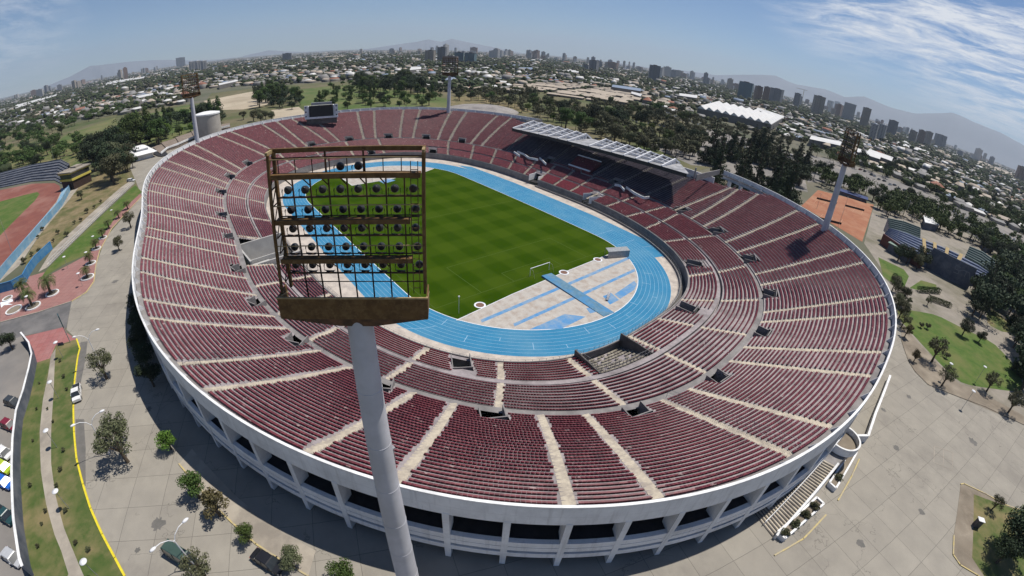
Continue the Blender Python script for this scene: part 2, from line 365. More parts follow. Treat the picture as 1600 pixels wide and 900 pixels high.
# parapet and outer face
def lean(z): return -.015*(ZR-z)               # the facade leans out towards the rim
pp = Rings(); t_ = .2
pp.strip(RR-t_, ztop+.3, RR-t_, ZR, noroof)
pp.strip(RR, ZR, RR+lean(18.7), 18.7, noroof); pp.strip(RR+lean(18.7), 18.7, RR+lean(18.7)-1.2, 18.7, noroof)
pp.build('parapet', M['facade'], stadium)
cp = Rings(); cp.strip(RR-t_-.06, ZR, RR-t_-.06, ZR+.09, noroof); cp.strip(RR-t_-.06, ZR+.09, RR+.08, ZR+.09, noroof); cp.strip(RR+.08, ZR+.09, RR+.06, ZR-.12, noroof)
cp.build('parapet_coping', M['rimwhite'], stadium)
for nm, za, zb in (('facade_band', 14.6, 13.65), ('facade_band', 13.55, 12.75), ('facade_band', 12.2, 11.3)):
    b_ = Rings(); b_.strip(RR+lean(za), za, RR+lean(zb), zb, noroof); b_.strip(RR+lean(zb), zb, RR+lean(zb)-.6, zb, noroof); b_.strip(RR+lean(za)-.6, za, RR+lean(za), za, noroof)
    b_.strip(RR+lean(za)-.6, za, RR+lean(zb)-.6, zb, noroof); b_.build(nm, M['facade'], stadium)
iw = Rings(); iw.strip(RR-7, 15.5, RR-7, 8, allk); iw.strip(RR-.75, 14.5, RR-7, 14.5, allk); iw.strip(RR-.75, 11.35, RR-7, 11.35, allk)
iw.build('inner_wall', M['dark'], stadium)  # painted near-black so the facade openings read as unlit
# facade pillars at even spacing
peri = np.cumsum(np.hypot(*(np.roll(ring_xyz(PHI, RR, 0)[:, :2], -1, 0)-ring_xyz(PHI, RR, 0)[:, :2]).T))
npil = int(peri[-1]/6.12); anchor = G(869, 884, ZG); fa0 = math.atan2(anchor[1], anchor[0]); s0 = np.interp(fa0, PHI, np.append(0, peri[:-1]))
def pillar(mb, f):
    r_ = float(per(f, RR)); T = np.array([-math.sin(f), math.cos(f)]); D_ = np.array([math.cos(f), math.sin(f)])
    e = 1e-3; t2 = np.array([per(f+e, RR)*math.cos(f+e)-per(f-e, RR)*math.cos(f-e), per(f+e, RR)*math.sin(f+e)-per(f-e, RR)*math.sin(f-e)]); t2 /= np.linalg.norm(t2)
    n2 = np.array([t2[1], -t2[0]])
    vs = []
    for z, o, dpt, w in ((ZG-.3, .06, 1., .62), (11.4, .06, 1.5, .72), (18.72, .06, 1.9, .72), (18.9, .02, 1.9, .72)):
        p0 = D_*(r_+lean(z))
        for a, b in ((o, -w/2), (o, w/2), (-dpt, w/2), (-dpt, -w/2)):
            q = p0+n2*a+t2*b; vs.append((q[0], q[1], z))
    fs = []
    for k in range(3):
        for j in range(4): fs.append([4*k+j, 4*k+(j+1) % 4, 4*k+4+(j+1) % 4, 4*k+4+j])
    mb.add(vs, fs+[[3, 2, 1, 0], [12, 13, 14, 15]])
hid = MB(); npv = 0
for k in range(npil):
    s_ = (s0+k*peri[-1]/npil) % peri[-1]; f = float(np.interp(s_, np.append(0, peri), np.append(PHI, PI)))
    x, y = per(f, RR)*math.cos(f), per(f, RR)*math.sin(f)
    if y < -75 and abs(x) < 56: continue
    if (x < -55 or (y > 70 and x < 40)) and npv < 98:
        b_ = MB(); pillar(b_, f); b_.build('facade_pillar', M['facade'], stadium); npv += 1
    else: pillar(hid, f)
tag(hid.build('pillar_row', M['facade'], stadium), kind='stuff')
# parapet ribs on the inside and rim masts
allrib = []
for k in range(int(peri[-1]/6.1)):
    s_ = k*6.1; f = float(np.interp(s_, np.append(0, peri), np.append(PHI, PI))); r_ = float(per(f, RR)); x, y = r_*math.cos(f), r_*math.sin(f)
    if y < -75 and abs(x) < 56: continue
    allrib.append((math.hypot(x-CAM[0], y-CAM[1]), f, r_))
allrib.sort(); restr = MB()
for k, (_, f, r_) in enumerate(allrib):
    rib = MB() if k < 98 else restr
    D_ = Vector((math.cos(f), math.sin(f), 0)); T = Vector((-D_.y, D_.x, 0))*.09; a = D_*(r_-.24); b = D_*(r_-1.25)
    vs = [q+T*sg for sg in (-1, 1) for q in (a+Vector((0, 0, ztop+.3)), b+Vector((0, 0, ztop+.3)), a+Vector((0, 0, ZR-.1)))]
    rib.add(vs, [(0, 1, 2), (5, 4, 3), (0, 3, 4, 1), (1, 4, 5, 2), (2, 5, 3, 0)])
    if k < 98: rib.build('parapet_buttress', M['rimwhite'], stadium)
tag(restr.build('buttress_row', M['rimwhite'], stadium), kind='stuff')
# stairs between the seat blocks
def stair_strip(fi, fo, rfun, zfun, n, w0, w1, name, tmax=None):
    V = []; F = []
    st = MB()
    for i in range(n):
        t0, t1 = rfun[1](i), rfun[1](i+1)
        for hstep in (0, 1):
            ta = t0+(t1-t0)*hstep/2; tb = t0+(t1-t0)*(hstep+1)/2; tt = ta
            f = fi+(fo-fi)*tt; ra, rb = float(rfun[0](f, ta)), float(rfun[0](f, tb)); z = zfun(i)+(.19 if hstep else .03)
            if ra*math.sin(f) < YCUT: continue
            w = (w0+(w1-w0)*tt)/2
            vs = []
            for zz in (z-.35, z):
                for r_, s in ((ra, -1), (ra, 1), (rb, 1), (rb, -1)):
                    df = w*s/r_; vs.append((r_*math.cos(f+df), r_*math.sin(f+df), zz))
            st.add(vs, [(4, 5, 6, 7)[::-1], (0, 1, 5, 4)[::-1], (1, 2, 6, 5)[::-1], (3, 0, 4, 7)[::-1], (2, 3, 7, 6)[::-1]])
    if st.f: return st.build(name, M['stair'], stadium)
for fi, fo in UAP:
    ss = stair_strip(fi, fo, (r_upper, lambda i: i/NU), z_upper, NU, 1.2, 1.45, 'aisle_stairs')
    if ss and fa[0] < fi < fb[0]: ss.data.materials[0] = M['shade']  # aisles below the roof get dark concrete as painted shade
for fi, fo in LAP:
    f2 = fi+(fo-fi)*.5
    if abs(adiff(fi, sum(GATE)/2)) < (GATE[1]-GATE[0])/2: continue
    for n, ta0, tb0, zf in ((NLA, 0, LA, z_lower_a), (NLB, LB, 1., z_lower_b)):
        st = MB()
        if n == NLA and abs(adiff(fi, sum(OLD)/2)) < (OLD[1]-OLD[0])/2: continue
        for i in range(n):
            ta, tb = ta0+(tb0-ta0)*i/n, ta0+(tb0-ta0)*(i+1)/n; f = fi+(fo-fi)*ta; ra, rb = float(r_lower(f, ta)), float(r_lower(f, tb)); z = zf(i)+.05; vs = []
            for zz in (z-.3, z):
                for r_, s in ((ra, -1), (ra, 1), (rb, 1), (rb, -1)): vs.append((r_*math.cos(f+.62*s/r_), r_*math.sin(f+.62*s/r_), zz))
            st.add(vs, [(7, 6, 5, 4), (4, 5, 1, 0), (5, 6, 2, 1), (7, 4, 0, 3), (6, 7, 3, 2)])
        if st.f: st.build('aisle_stairs', M['stair'], stadium)
# portals
def portal(f, r0f, z0, depth, w, hgt, name, light=False):
    r_ = float(r0f); D_ = Vector((math.cos(f), math.sin(f), 0)); T = Vector((-D_.y, D_.x, 0)); o = D_*r_
    mb = MB(); Mx = Matrix(((D_.x, T.x, 0, o.x), (D_.y, T.y, 0, o.y), (0, 0, 1, 0), (0, 0, 0, 1)))
    for s in (-1, 1): mb.box((depth/2, s*(w/2+.1), z0+hgt/2-.6), (depth+.4, .2, hgt+1.2), M=Mx)
    mb.box((depth+.1, 0, z0+hgt/2-.3), (.2, w+.4, hgt+1.8), M=Mx)
    mb.mi = 1; mb.box((depth/2, 0, z0-1.6), (depth, w, .2), M=Mx); mb.box((depth-.25, 0, z0-.2), (.3, w-.1, 2.6), M=Mx)  # black floor and block paint the darkness of the passage
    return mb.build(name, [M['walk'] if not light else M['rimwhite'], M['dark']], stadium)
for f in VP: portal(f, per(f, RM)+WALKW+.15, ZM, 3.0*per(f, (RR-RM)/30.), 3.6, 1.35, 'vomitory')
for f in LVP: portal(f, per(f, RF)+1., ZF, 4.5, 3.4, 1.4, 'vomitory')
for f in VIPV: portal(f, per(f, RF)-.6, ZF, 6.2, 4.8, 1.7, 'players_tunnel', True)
# marathon gate: a ramp cut through the lower tier
gm = sum(GATE)/2; mb = MB(); gr0, gr1 = float(per(gm, RF)), float(per(gm, RM)); D_ = Vector((math.cos(gm), math.sin(gm), 0)); T = Vector((-D_.y, D_.x, 0)); o = D_*gr0
Mx = Matrix(((D_.x, T.x, 0, o.x), (D_.y, T.y, 0, o.y), (0, 0, 1, 0), (0, 0, 0, 1))); gw = (GATE[1]-GATE[0])*gr0; L_ = gr1-gr0
for s in (-1, 1): mb.box((L_/2-.5, s*(gw/2+.2), 3.), (L_+.6, .5, 6.4), M=Mx)
mb.box((L_, 0, 3.8), (.5, gw+.8, 7.6), M=Mx); mb.box((L_*.55, gw*.12, 3.4), (L_*.8, .35, 3.), M=Mx)
mb.box((L_*.5, 0, .2), (L_, gw, .3), M=Mx); mb.box((L_*.75, gw*.32, 2.), (L_*.45, gw*.35, 3.6), M=Mx)
mb.build('marathon_gate', M['towerc0'], stadium)
# ------------------------------------------------------------------ seats
SEATS = {'seat': [], 'seatred': [], 'seatnavy': []}
def seats_row(rfun, z, aisles, skip, navy=False, w_gap=.85, red=None):
    ff = np.linspace(-PI, PI, 7201)[:-1]; r_ = rfun(ff); x, y = r_*np.cos(ff), r_*np.sin(ff)
    ds = np.hypot(np.diff(x, append=x[0]), np.diff(y, append=y[0])); s = np.append(0, np.cumsum(ds))
    n = int(s[-1]/.52); st = (np.arange(n)+rng.random())*.52; f = np.interp(st, s, np.append(ff, PI))
    rr = np.interp(f, ff, r_, period=2*PI); ok = np.ones(len(f), bool)
    for a in aisles: ok &= np.abs(adiff(f, a))*rr > w_gap
    ok &= ~skip(f, rr); f, rr = f[ok], rr[ok]; e = 2e-3
    r2, r1 = np.interp(f+e, ff, r_, period=2*PI), np.interp(f-e, ff, r_, period=2*PI)
    tx, ty = r2*np.cos(f+e)-r1*np.cos(f-e), r2*np.sin(f+e)-r1*np.sin(f-e); ang = np.arctan2(ty, tx)
    return np.stack([rr*np.cos(f), rr*np.sin(f), np.full(len(f), z), ang], 1)
ROOFX = (-52., 47.)
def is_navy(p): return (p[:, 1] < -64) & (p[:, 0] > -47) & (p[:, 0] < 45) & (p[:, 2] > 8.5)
for i in range(NU):
    t = (i+.72)/NU
    def skip(f, r_, i=i):
        k = r_*np.sin(f) < YCUT-.3
        if i < 4:
            for v in VP: k |= np.abs(adiff(f, v))*r_ < 2.4
        return k
    P = seats_row(lambda f: r_upper(f, t), z_upper(i), [a+(b-a)*t for a, b in UAP], skip)
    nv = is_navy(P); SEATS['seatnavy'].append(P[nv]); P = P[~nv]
    SEATS['seat'].append(P)
for grp, n, ta0, tb0, zf in (('a', NLA, 0, LA, z_lower_a), ('b', NLB, LB, 1., z_lower_b)):
    for i in range(n):
        t = ta0+(tb0-ta0)*(i+.72)/n
        def skip(f, r_, i=i, grp=grp):
            k = np.abs(adiff(f, sum(GATE)/2)) < (GATE[1]-GATE[0])/2+.01
            if grp == 'a':
                k |= np.abs(adiff(f, sum(OLD)/2)) < (OLD[1]-OLD[0])/2+.004
                for v in LVP: k |= np.abs(adiff(f, v))*r_ < 2.3
                for v in VIPV: k |= np.abs(adiff(f, v))*r_ < 3.2
            return k
        P = seats_row(lambda f: r_lower(f, t), zf(i), [a+(b-a)*t for a, b in LAP], skip, w_gap=.72)
        vip = (P[:, 1] < -45) & (np.arctan2(P[:, 1], P[:, 0]) > min(VIPV)) & (np.arctan2(P[:, 1], P[:, 0]) < max(VIPV)) & (grp == 'a')
        near = (np.abs(adiff(np.arctan2(P[:, 1], P[:, 0]), PI)) < .75) & (P[:, 1] > -5) & (grp == 'a')
        SEATS['seatred'].append(P[vip | near]); SEATS['seat'].append(P[~(vip | near)])
prof = np.array([(-.19, .34), (-.19, .40), (.09, .38), (.17, .68), (.22, .68), (.15, .30)])
def seat_mesh(name, P, m_, w=.49):
    sx = np.array([-w/2]*6+[w/2]*6); sy = np.tile(prof[:, 0], 2); sz = np.tile(prof[:, 1], 2); sx = sx.copy(); sx[[3, 4, 9, 10]] *= .88
    # outward is to the right of the tangent: rotate tangent by -90 degrees
    c, s = np.cos(P[:, 3]), np.sin(P[:, 3])
    X = P[:, 0, None]+sx*c[:, None]+sy*s[:, None]; Y = P[:, 1, None]+sx*s[:, None]-sy*c[:, None]; Z = P[:, 2, None]+sz
    V = np.stack([X, Y, Z], 2).reshape(-1, 3)
    q = np.array([[i, (i+1) % 6, 6+(i+1) % 6, 6+i] for i in range(6)]); h = np.array([[5, 4, 3, 2, 1, 0], [6, 7, 8, 9, 10, 11]])
    b = (np.arange(len(P))*12)[:, None, None]
    return mesh_np(name, V, [(q+b).reshape(-1, 4), (h+b).reshape(-1, 6)], m_)
allseat = np.concatenate(SEATS['seat'])
# the nearest seats that show are objects of their own
dd = np.hypot(allseat[:, 0]-CAM[0], allseat[:, 1]-CAM[1])
uv = []
cand = np.argsort(np.linalg.norm(allseat[:, :3]-CP, axis=1))[:2600]
sel = []
for k in cand:
    u, v = proj(allseat[k, :3]+[0, 0, .5])
    if 0 < u < 1600 and 0 < v < 900 and not (560 < u < 650): sel.append(k)
    if len(sel) == 300: break
mask = np.ones(len(allseat), bool); mask[sel] = False
seat_mesh('stadium_seats', allseat[mask], M['seat'])
tag(bpy.data.objects['stadium_seats'], 'rows of faded maroon plastic seats all around the bowl', 'seats', kind='stuff')
tag(seat_mesh('stadium_seats', np.concatenate(SEATS['seatred']), M['seatred']), 'bright red seat rows of the lowest tier beside the front wall', 'seats', kind='stuff')
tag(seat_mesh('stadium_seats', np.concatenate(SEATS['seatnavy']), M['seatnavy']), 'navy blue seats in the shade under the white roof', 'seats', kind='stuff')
# one seat, copied
b_ = MB(); w = .49; sxx = [-w/2, -w/2, -w/2, -w/2*.88, -w/2*.88, -w/2]; b_.add([(x, -y, z) for x, (y, z) in zip(sxx, prof)]+[(-x, -y, z) for x, (y, z) in zip(sxx, prof)], [(i, (i+1) % 6, 6+(i+1) % 6, 6+i) for i in range(6)]+[(5, 4, 3, 2, 1, 0), (6, 7, 8, 9, 10, 11)])
s0_ = b_.build('stadium_seat', M['seat']); tag(s0_, 'faded maroon plastic seat in the top rows beside the main floodlight mast', 'seat', 'maroon seats of the rows nearest the mast')
for j, k in enumerate(sel):
    o = s0_ if j == 0 else s0_.copy()
    if j: C.objects.link(o)
    x, y, z, a = allseat[k]; o.location = (x, y, z); o.rotation_euler = (0, 0, a)
# ------------------------------------------------------------------ preserved old benches
ob = MB(); om = sum(OLD)/2; hw = (OLD[1]-OLD[0])/2
for i in range(NLA):
    ta, tb = LA*i/NLA, LA*(i+1)/NLA; z = .9+i*.4
    for k in range(14):
        f0, f1 = OLD[0]+(OLD[1]-OLD[0])*k/14, OLD[0]+(OLD[1]-OLD[0])*(k+1)/14
        def P_(f, t, z): r_ = float(r_lower(f, t)); return (r_*math.cos(f), r_*math.sin(f), z)
        ob.mi = 0; ob.add([P_(f0, ta, z), P_(f1, ta, z), P_(f1, tb, z), P_(f0, tb, z)], [(3, 2, 1, 0)])
        ob.mi = 1
        if rng.random() > .16:
            m1, m2 = ta+(tb-ta)*.35, ta+(tb-ta)*.75
            vs = [P_(f0+.0006, m1, z+.38), P_(f1-.0006, m1, z+.38), P_(f1-.0006, m2, z+.38), P_(f0+.0006, m2, z+.38)]; vs += [(a, b, c-.1) for a, b, c in vs]
            ob.add(vs, [(3, 2, 1, 0), (0, 1, 5, 4), (1, 2, 6, 5), (2, 3, 7, 6), (3, 0, 4, 7)])
ob.build('old_bench_terrace', [M['tread'], M['wood']], stadium)
sw = MB()
for f in OLD:
    p0, p1 = P_(f, -.02, 0), P_(f, LA, 0); 
    sw = MB(); sw.bar((p0[0], p0[1], 2.2), (p1[0], p1[1], 2.9), .3, 4.2); sw.build('side_wall', M['shade'], stadium)
# ================================================================== field and track
HS = 84.39/2
def stadium_curve(r_, n=48, z=0.):
    a = np.linspace(-PI/2, PI/2, n)
    return [(HS+r_*math.cos(t), r_*math.sin(t)) for t in a]+[(-HS-r_*math.cos(t), -r_*math.sin(t)) for t in a]
def ring_sheet(mb, r0, r1, z):
    a, b = stadium_curve(r0), stadium_curve(r1); n = len(a)
    mb.add([(x, y, z) for x, y in a]+[(x, y, z) for x, y in b], [(i, (i+1) % n, n+(i+1) % n, n+i)[::-1] for i in range(n)])
# grass with mowing checks
def grass_mat():
    m_, nt, b, pos = base_mat('mown_grass', .95, 0, .0)
    sp = nt.nodes.new('ShaderNodeSeparateXYZ'); nt.links.new(pos, sp.inputs[0])
    def band(o, per_, ph):
        s = mth(nt, 'SINE', mth(nt, 'MULTIPLY_ADD', o, 2*PI/per_, ph)); return mth(nt, 'MULTIPLY_ADD', mth(nt, 'TANH', mth(nt, 'MULTIPLY', s, 4.)), .5, .5)
    k = mth(nt, 'ADD', band(sp.outputs[0], 13.2, .6), band(sp.outputs[1], 11., .3)); k = mth(nt, 'MULTIPLY', k, .5)
    k = mth(nt, 'MULTIPLY_ADD', noise(nt, pos, .12, 5, .6), .5, mth(nt, 'MULTIPLY_ADD', k, .72, -.1))
    c = ramp2(nt, k, (.020, .050, .002), (.046, .080, .006), .1, .95)
    c = mixc(nt, mth(nt, 'MULTIPLY', noise(nt, pos, .045, 6, .7), .4), c, (.036, .060, .004))
    f = mth(nt, 'GREATER_THAN', noise(nt, pos, .7, 5, .7), .72); c = mixc(nt, mth(nt, 'MULTIPLY', f, .35), c, (.15, .14, .06))
    nt.links.new(c, b.inputs['Base Color']); return m_
M['pitch'] = grass_mat()
ap = MB(); ap.sheet([(per(f, RF)*math.cos(f), per(f, RF)*math.sin(f)) for f in np.linspace(-PI, PI, 241)[:-1]], .012)
tag(ap.build('apron_ground', M['apron']), 'beige concrete apron between the blue track and the front wall', kind='structure')
fg = MB(); fg.sheet(stadium_curve(36.5, 64), .03); tag(fg.build('pitch_lawn', M['pitch']), 'mown green football pitch with lighter and darker checks', kind='structure')
tk = MB(); ring_sheet(tk, 36.5, 46.26, .034); tk.sheet([(-64.5, -52.0), (-66.5, -42), (-66.5, -49.6)], .0345)
tag(tk.build('running_track', M['bluetrack']), 'bright blue eight lane running track around the pitch', kind='structure')
t2 = MB(); t2.sheet([(-67.8, -49.4), (-64.5, -39), (-42.2, -45.9), (58, -45.9), (52, -50.2), (20, -51.2), (-28, -51.3)], .022); tag(t2.build('straight_track', M['bluetrack']), 'blue sprint straight with its chute beside the covered stand', kind='structure')
ln = MB()
k0 = MB(); ring_sheet(k0, 36.38, 36.56, .05); tag(k0.build('inner_kerb_marking', M['line']), kind='structure')
for k in range(1, 9):
    r_ = 36.5+1.22*k; w_ = .06
    ring_sheet(ln, r_-w_/2 if k < 8 else r_-w_, r_+w_/2 if k < 8 else r_, .042)
for f in np.linspace(R(95), R(235), 15):
    k = int(rng.integers(0, 6)); a, b = 36.5+1.22*k, 36.5+1.22*(k+1+int(rng.integers(0, 2)))
    u_ = Vector((math.cos(f), math.sin(f), 0)); c_ = Vector((-HS, 0, .05)); T = Vector((-u_.y, u_.x, 0))*.06
    ln.add([c_+u_*a-T, c_+u_*b-T, c_+u_*b+T, c_+u_*a+T], [(0, 1, 2, 3)])
def arcline(cx, cy, r0, a0, a1, z=.05, w_=.09, n=16):
    vs = []; 
    for t in np.linspace(a0, a1, n+1): vs += [(cx+(r0-w_/2)*math.cos(t), cy+(r0-w_/2)*math.sin(t), z), (cx+(r0+w_/2)*math.cos(t), cy+(r0+w_/2)*math.sin(t), z)]
    ln.add(vs, [(2*i, 2*i+1, 2*i+3, 2*i+2) for i in range(n)])
arcline(-47, 36, 12., R(128), R(172))
for x in (-42.2, 42.2, -52, 10): ln.sheet([(x-.05, -46.2), (x+.05, -46.2), (x+.05, -36.6), (x-.05, -36.6)], .046)
for a_, b_ in ((( -66, -49.2), (-63.5, -44.5)), ((-59, -48.8), (-57.6, -43.5))): 
    d_ = Vector((b_[0]-a_[0], b_[1]-a_[1])).normalized(); n_ = (-d_.y*.06, d_.x*.06); ln.sheet([(a_[0]-n_[0], a_[1]-n_[1]), (b_[0]-n_[0], b_[1]-n_[1]), (b_[0]+n_[0], b_[1]+n_[1]), (a_[0]+n_[0], a_[1]+n_[1])], .046)
for k in range(5): y = -46.3-k*.98; ln.sheet([(-66, y), (50, y), (50, y+.05), (-66, y+.05)], .046)
ob_ = ln.build('track_lines_marking', M['laneline']); tag(ob_, 'white lane lines painted on the blue track', kind='structure')
# pale D areas
dz = MB(); ed = GP([(713, 500.5), (800, 460), (880, 426), (950, 398), (979, 397)]); near_arc = [(-HS-36.4*math.cos(t), -36.4*math.sin(t)) for t in np.linspace(-PI/2, PI/2, 60)]
e0, e1 = ed[0], ed[-1]
ys = np.linspace(min(e0[1], e1[1]), max(e0[1], e1[1]), 50); ee = sorted(ed, key=lambda q: q[1]); xf = np.interp(ys, [q[1] for q in ee], [q[0] for q in ee]); xb = -HS-np.sqrt(np.maximum(36.4**2-ys**2, 0)); xb = np.minimum(xb, xf)
dz.add([(x, y, .038) for x, y in zip(xf, ys)]+[(x, y, .038) for x, y in zip(xb, ys)], [(i, i+1, 51+i, 50+i) for i in range(49)])
pf = GP([(532, 277), (550, 290), (610, 280), (663, 269), (678, 263.5)]); fa = [(HS+36.4*math.cos(t), 36.4*math.sin(t)) for t in np.linspace(-PI/2, PI/2, 60)]
ylo, yhi = min(pf[0][1], pf[-1][1]), max(pf[0][1], pf[-1][1]); fa = [p for p in fa if ylo < p[1] < yhi]
if pf[-1][1] > pf[0][1]: fa.sort(key=lambda p: -p[1])
else: fa.sort(key=lambda p: p[1])
dz.sheet(pf+fa, .038)
tag(dz.build('field_event_ground', M['dzone']), 'pale stained concrete D area behind the goal line', kind='structure')
we = MB()
for a, b in zip(ed[:-1], ed[1:]):
    we.bar((a[0], a[1], .05), (b[0], b[1], .05), .16, .02)
for a, b in zip(pf[:-1], pf[1:]): we.bar((a[0], a[1], .05), (b[0], b[1], .05), .2, .02)
tag(we.build('grass_edge_marking', M['line']), kind='structure')
bs_ = MB()
def pxstrip(mb, a, b, wpx_a, wpx_b, z):
    d = Vector((b[0]-a[0], b[1]-a[1])).normalized(); n_ = Vector((-d.y, d.x))
    q = [(a[0]-n_.x*wpx_a, a[1]-n_.y*wpx_a), (b[0]-n_.x*wpx_b, b[1]-n_.y*wpx_b), (b[0]+n_.x*wpx_b, b[1]+n_.y*wpx_b), (a[0]+n_.x*wpx_a, a[1]+n_.y*wpx_a)]
    mb.sheet(GP(q), z)
pxstrip(bs_, (752, 502), (983, 403), 2.4, 2., .05); pxstrip(bs_, (803, 508), (992, 422), 2.4, 2., .05)
for P4 in ([(960,460),(991,439),(995,444),(991,453),(969,467)], [(942,463),(955,458),(967,469),(953,476)], [(827,515),(882,491),(915,495),(877,514)], [(916,482),(930,478),(936,486),(922,490)]): bs_.sheet(GP(P4), .052)
bs_.sheet(GP([(592, 283), (608, 279), (618, 282), (600, 287)]), .052)
tag(bs_.build('blue_runway_lane', M['blueworn']), 'worn blue runway strips across the pale D area', kind='structure')
# javelin runway: a slightly raised rubber ramp crossing from the grass to the track
rw = MB(); a, b, c_, d_ = GP([(846, 433), (861, 429), (960, 489), (943, 495)])
rw.add([(*a, .5), (*b, .5), (*c_, .12), (*d_, .12), (*a, .0), (*b, .0), (*c_, .0), (*d_, .0)], [(0, 1, 2, 3)[::-1], (0, 1, 5, 4), (1, 2, 6, 5), (2, 3, 7, 6), (3, 0, 4, 7)])
tag(rw.build('javelin_runway', M['bluedark']), 'raised blue javelin runway crossing the pale area onto the grass', 'runway')
# football pitch lines, faint
pl = MB()
def rect_line(x0, y0, x1, y1, w_=.12):
    for a, b in (((x0, y0), (x1, y0)), ((x1, y0), (x1, y1)), ((x1, y1), (x0, y1)), ((x0, y1), (x0, y0))):
        dx, dy = (w_/2, w_/2); pl.sheet([(min(a[0], b[0])-dx, min(a[1], b[1])-dy), (max(a[0], b[0])+dx, min(a[1], b[1])-dy), (max(a[0], b[0])+dx, max(a[1], b[1])+dy), (min(a[0], b[0])-dx, max(a[1], b[1])+dy)], .036)
M['faintline'] = mat('worn_pitch_line', (.065, .10, .022), (.05, .082, .012), 1.5, .9)
def seg(x0, y0, x1, y1): pl.sheet([(min(x0, x1)-.06, min(y0, y1)-.06), (max(x0, x1)+.06, min(y0, y1)-.06), (max(x0, x1)+.06, max(y0, y1)+.06), (min(x0, x1)-.06, max(y0, y1)+.06)], .034)
for s_ in (-1, 1):
    seg(s_*52.5, -34, s_*52.5, 34); seg(-52.4, s_*34, 52.4, s_*34)
    for hy, xx in ((20.15, 36), (9.16, 47)):
        seg(s_*xx, -hy, s_*xx, hy)
        for t_ in (-1, 1): seg(s_*(xx+.13), t_*hy, s_*52.38, t_*hy)
seg(0, -33.8, 0, 33.8)
tag(pl.build('pitch_line_marking', M['faintline']), kind='structure')
# goals
def goal(x, sgn, label):
    t = empty('football_goal', (x, 0, 0)); tag(t, label, 'goal')
    f = MB(); f.tube([(0, -3.66, 0), (0, -3.66, 2.44)], .07); f.tube([(0, 3.66, 0), (0, 3.66, 2.44)], .07); f.tube([(0, -3.72, 2.44), (0, 3.72, 2.44)], .09)
    f.build('goal_frame', M['line'], t)
    for y in (-3.66, 3.66): g_ = MB(); g_.tube([(0, y, 2.4), (sgn*1.2, y, 2.2), (sgn*2., y, 0)], .03); g_.build('net_support', M['steelgrey'], t)
goal(-52.6, -1, 'white football goal on the grass before the pale D area'); goal(52.6, 1, 'white football goal at the far end below the scoreboard side')
# throwing circles
M['brownpad'] = mat('brown_circle_surface', (.20, .11, .08), (.14, .08, .06), 3, .9)
for (u, v), lab in (((750, 477), 'round throwing circle with brown floor and white rim at the corner of the grass'), ((881, 426), 'round throwing circle beside the end of the blue runway'), ((934, 406), 'smaller throwing circle next to the grey shelter')):
    x, y = G(u, v); t = empty('throwing_circle', (x, y, .04)); tag(t, lab, 'throwing circle', 'throwing circles on the grass')
    a = MB(); a.lathe([(1.45, 0), (1.45, .07), (1.05, .07), (1.05, .02)], 28); a.build('concrete_rim', M['line'], t)
    b_ = MB(); b_.lathe([(1.04, 0), (1.04, .035)], 28); b_.build('circle_floor', M['brownpad'], t)
# corner pole
x, y = G(717, 490); t = MB(); t.tube([(x, y, 0), (x, y, 4.6)], .045, 6); t.lathe([(.05, 0), (.2, .1), (.2, .35), (.02, .45)], 8, (x, y, 4.5)); tag(t.build('corner_light_pole', M['steelwhite']), 'thin white pole standing in the grass corner near the throwing circle', 'pole')
# team shelter
a, b = G(947, 402), G(980, 399.5); L_ = math.dist(a, b); rz = math.atan2(b[1]-a[1], b[0]-a[0]); t = empty('team_shelter', ((a[0]+b[0])/2, (a[1]+b[1])/2, .04), rz)
tag(t, 'long grey metal shelter on the grass corner at the track bend', 'shelter')
M['shelter'] = mat('dull_sheet_metal', (.33, .35, .36), (.23, .24, .25), 2, .4, metal=.3)
f = MB(); f.add([(-L_/2, -1, 2.2), (L_/2, -1, 2.2), (L_/2, 1.2, 2.6), (-L_/2, 1.2, 2.6), (-L_/2, -1, 2.3), (L_/2, -1, 2.3), (L_/2, 1.2, 2.7), (-L_/2, 1.2, 2.7)], [(3, 2, 1, 0), (4, 5, 6, 7), (0, 1, 5, 4), (1, 2, 6, 5), (2, 3, 7, 6), (3, 0, 4, 7)]); f.build('shelter_roof', M['shelter'], t)
f = MB(); f.box((0, -.95, 1.1), (L_, .06, 2.1)); f.build('back_panel', M['shelter'], t)
for k in range(5): f = MB(); f.bar((-L_/2+L_*k/4, 1.1, 0), (-L_/2+L_*k/4, 1.1, 2.6), .1); f.build('post', M['steelgrey'], t)
f = MB(); f.box((0, -.4, .45), (L_*.95, .5, .1)); f.build('bench_seat', M['seatred'], t)
# hurdle trolley on the D
x, y = G(950, 466); t = empty('hurdle_trolley', (x, y, .05), R(-60)); tag(t, 'low metal hurdle trolley on the blue patch by the runway', 'trolley')
f = MB(); f.box((0, 0, .25), (3.2, .6, .12)); f.build('trolley_bed', M['steelgrey'], t)
f = MB(); 
for k in range(6): f.bar((-1.4+k*.55, -.3, .3), (-1.4+k*.55, -.3, 1.1), .05); f.bar((-1.4+k*.55, .3, .3), (-1.4+k*.55, .3, 1.1), .05); f.bar((-1.4+k*.55, -.35, 1.1), (-1.4+k*.55, .35, 1.1), .09)
f.build('stacked_bars', M['steelwhite'], t)
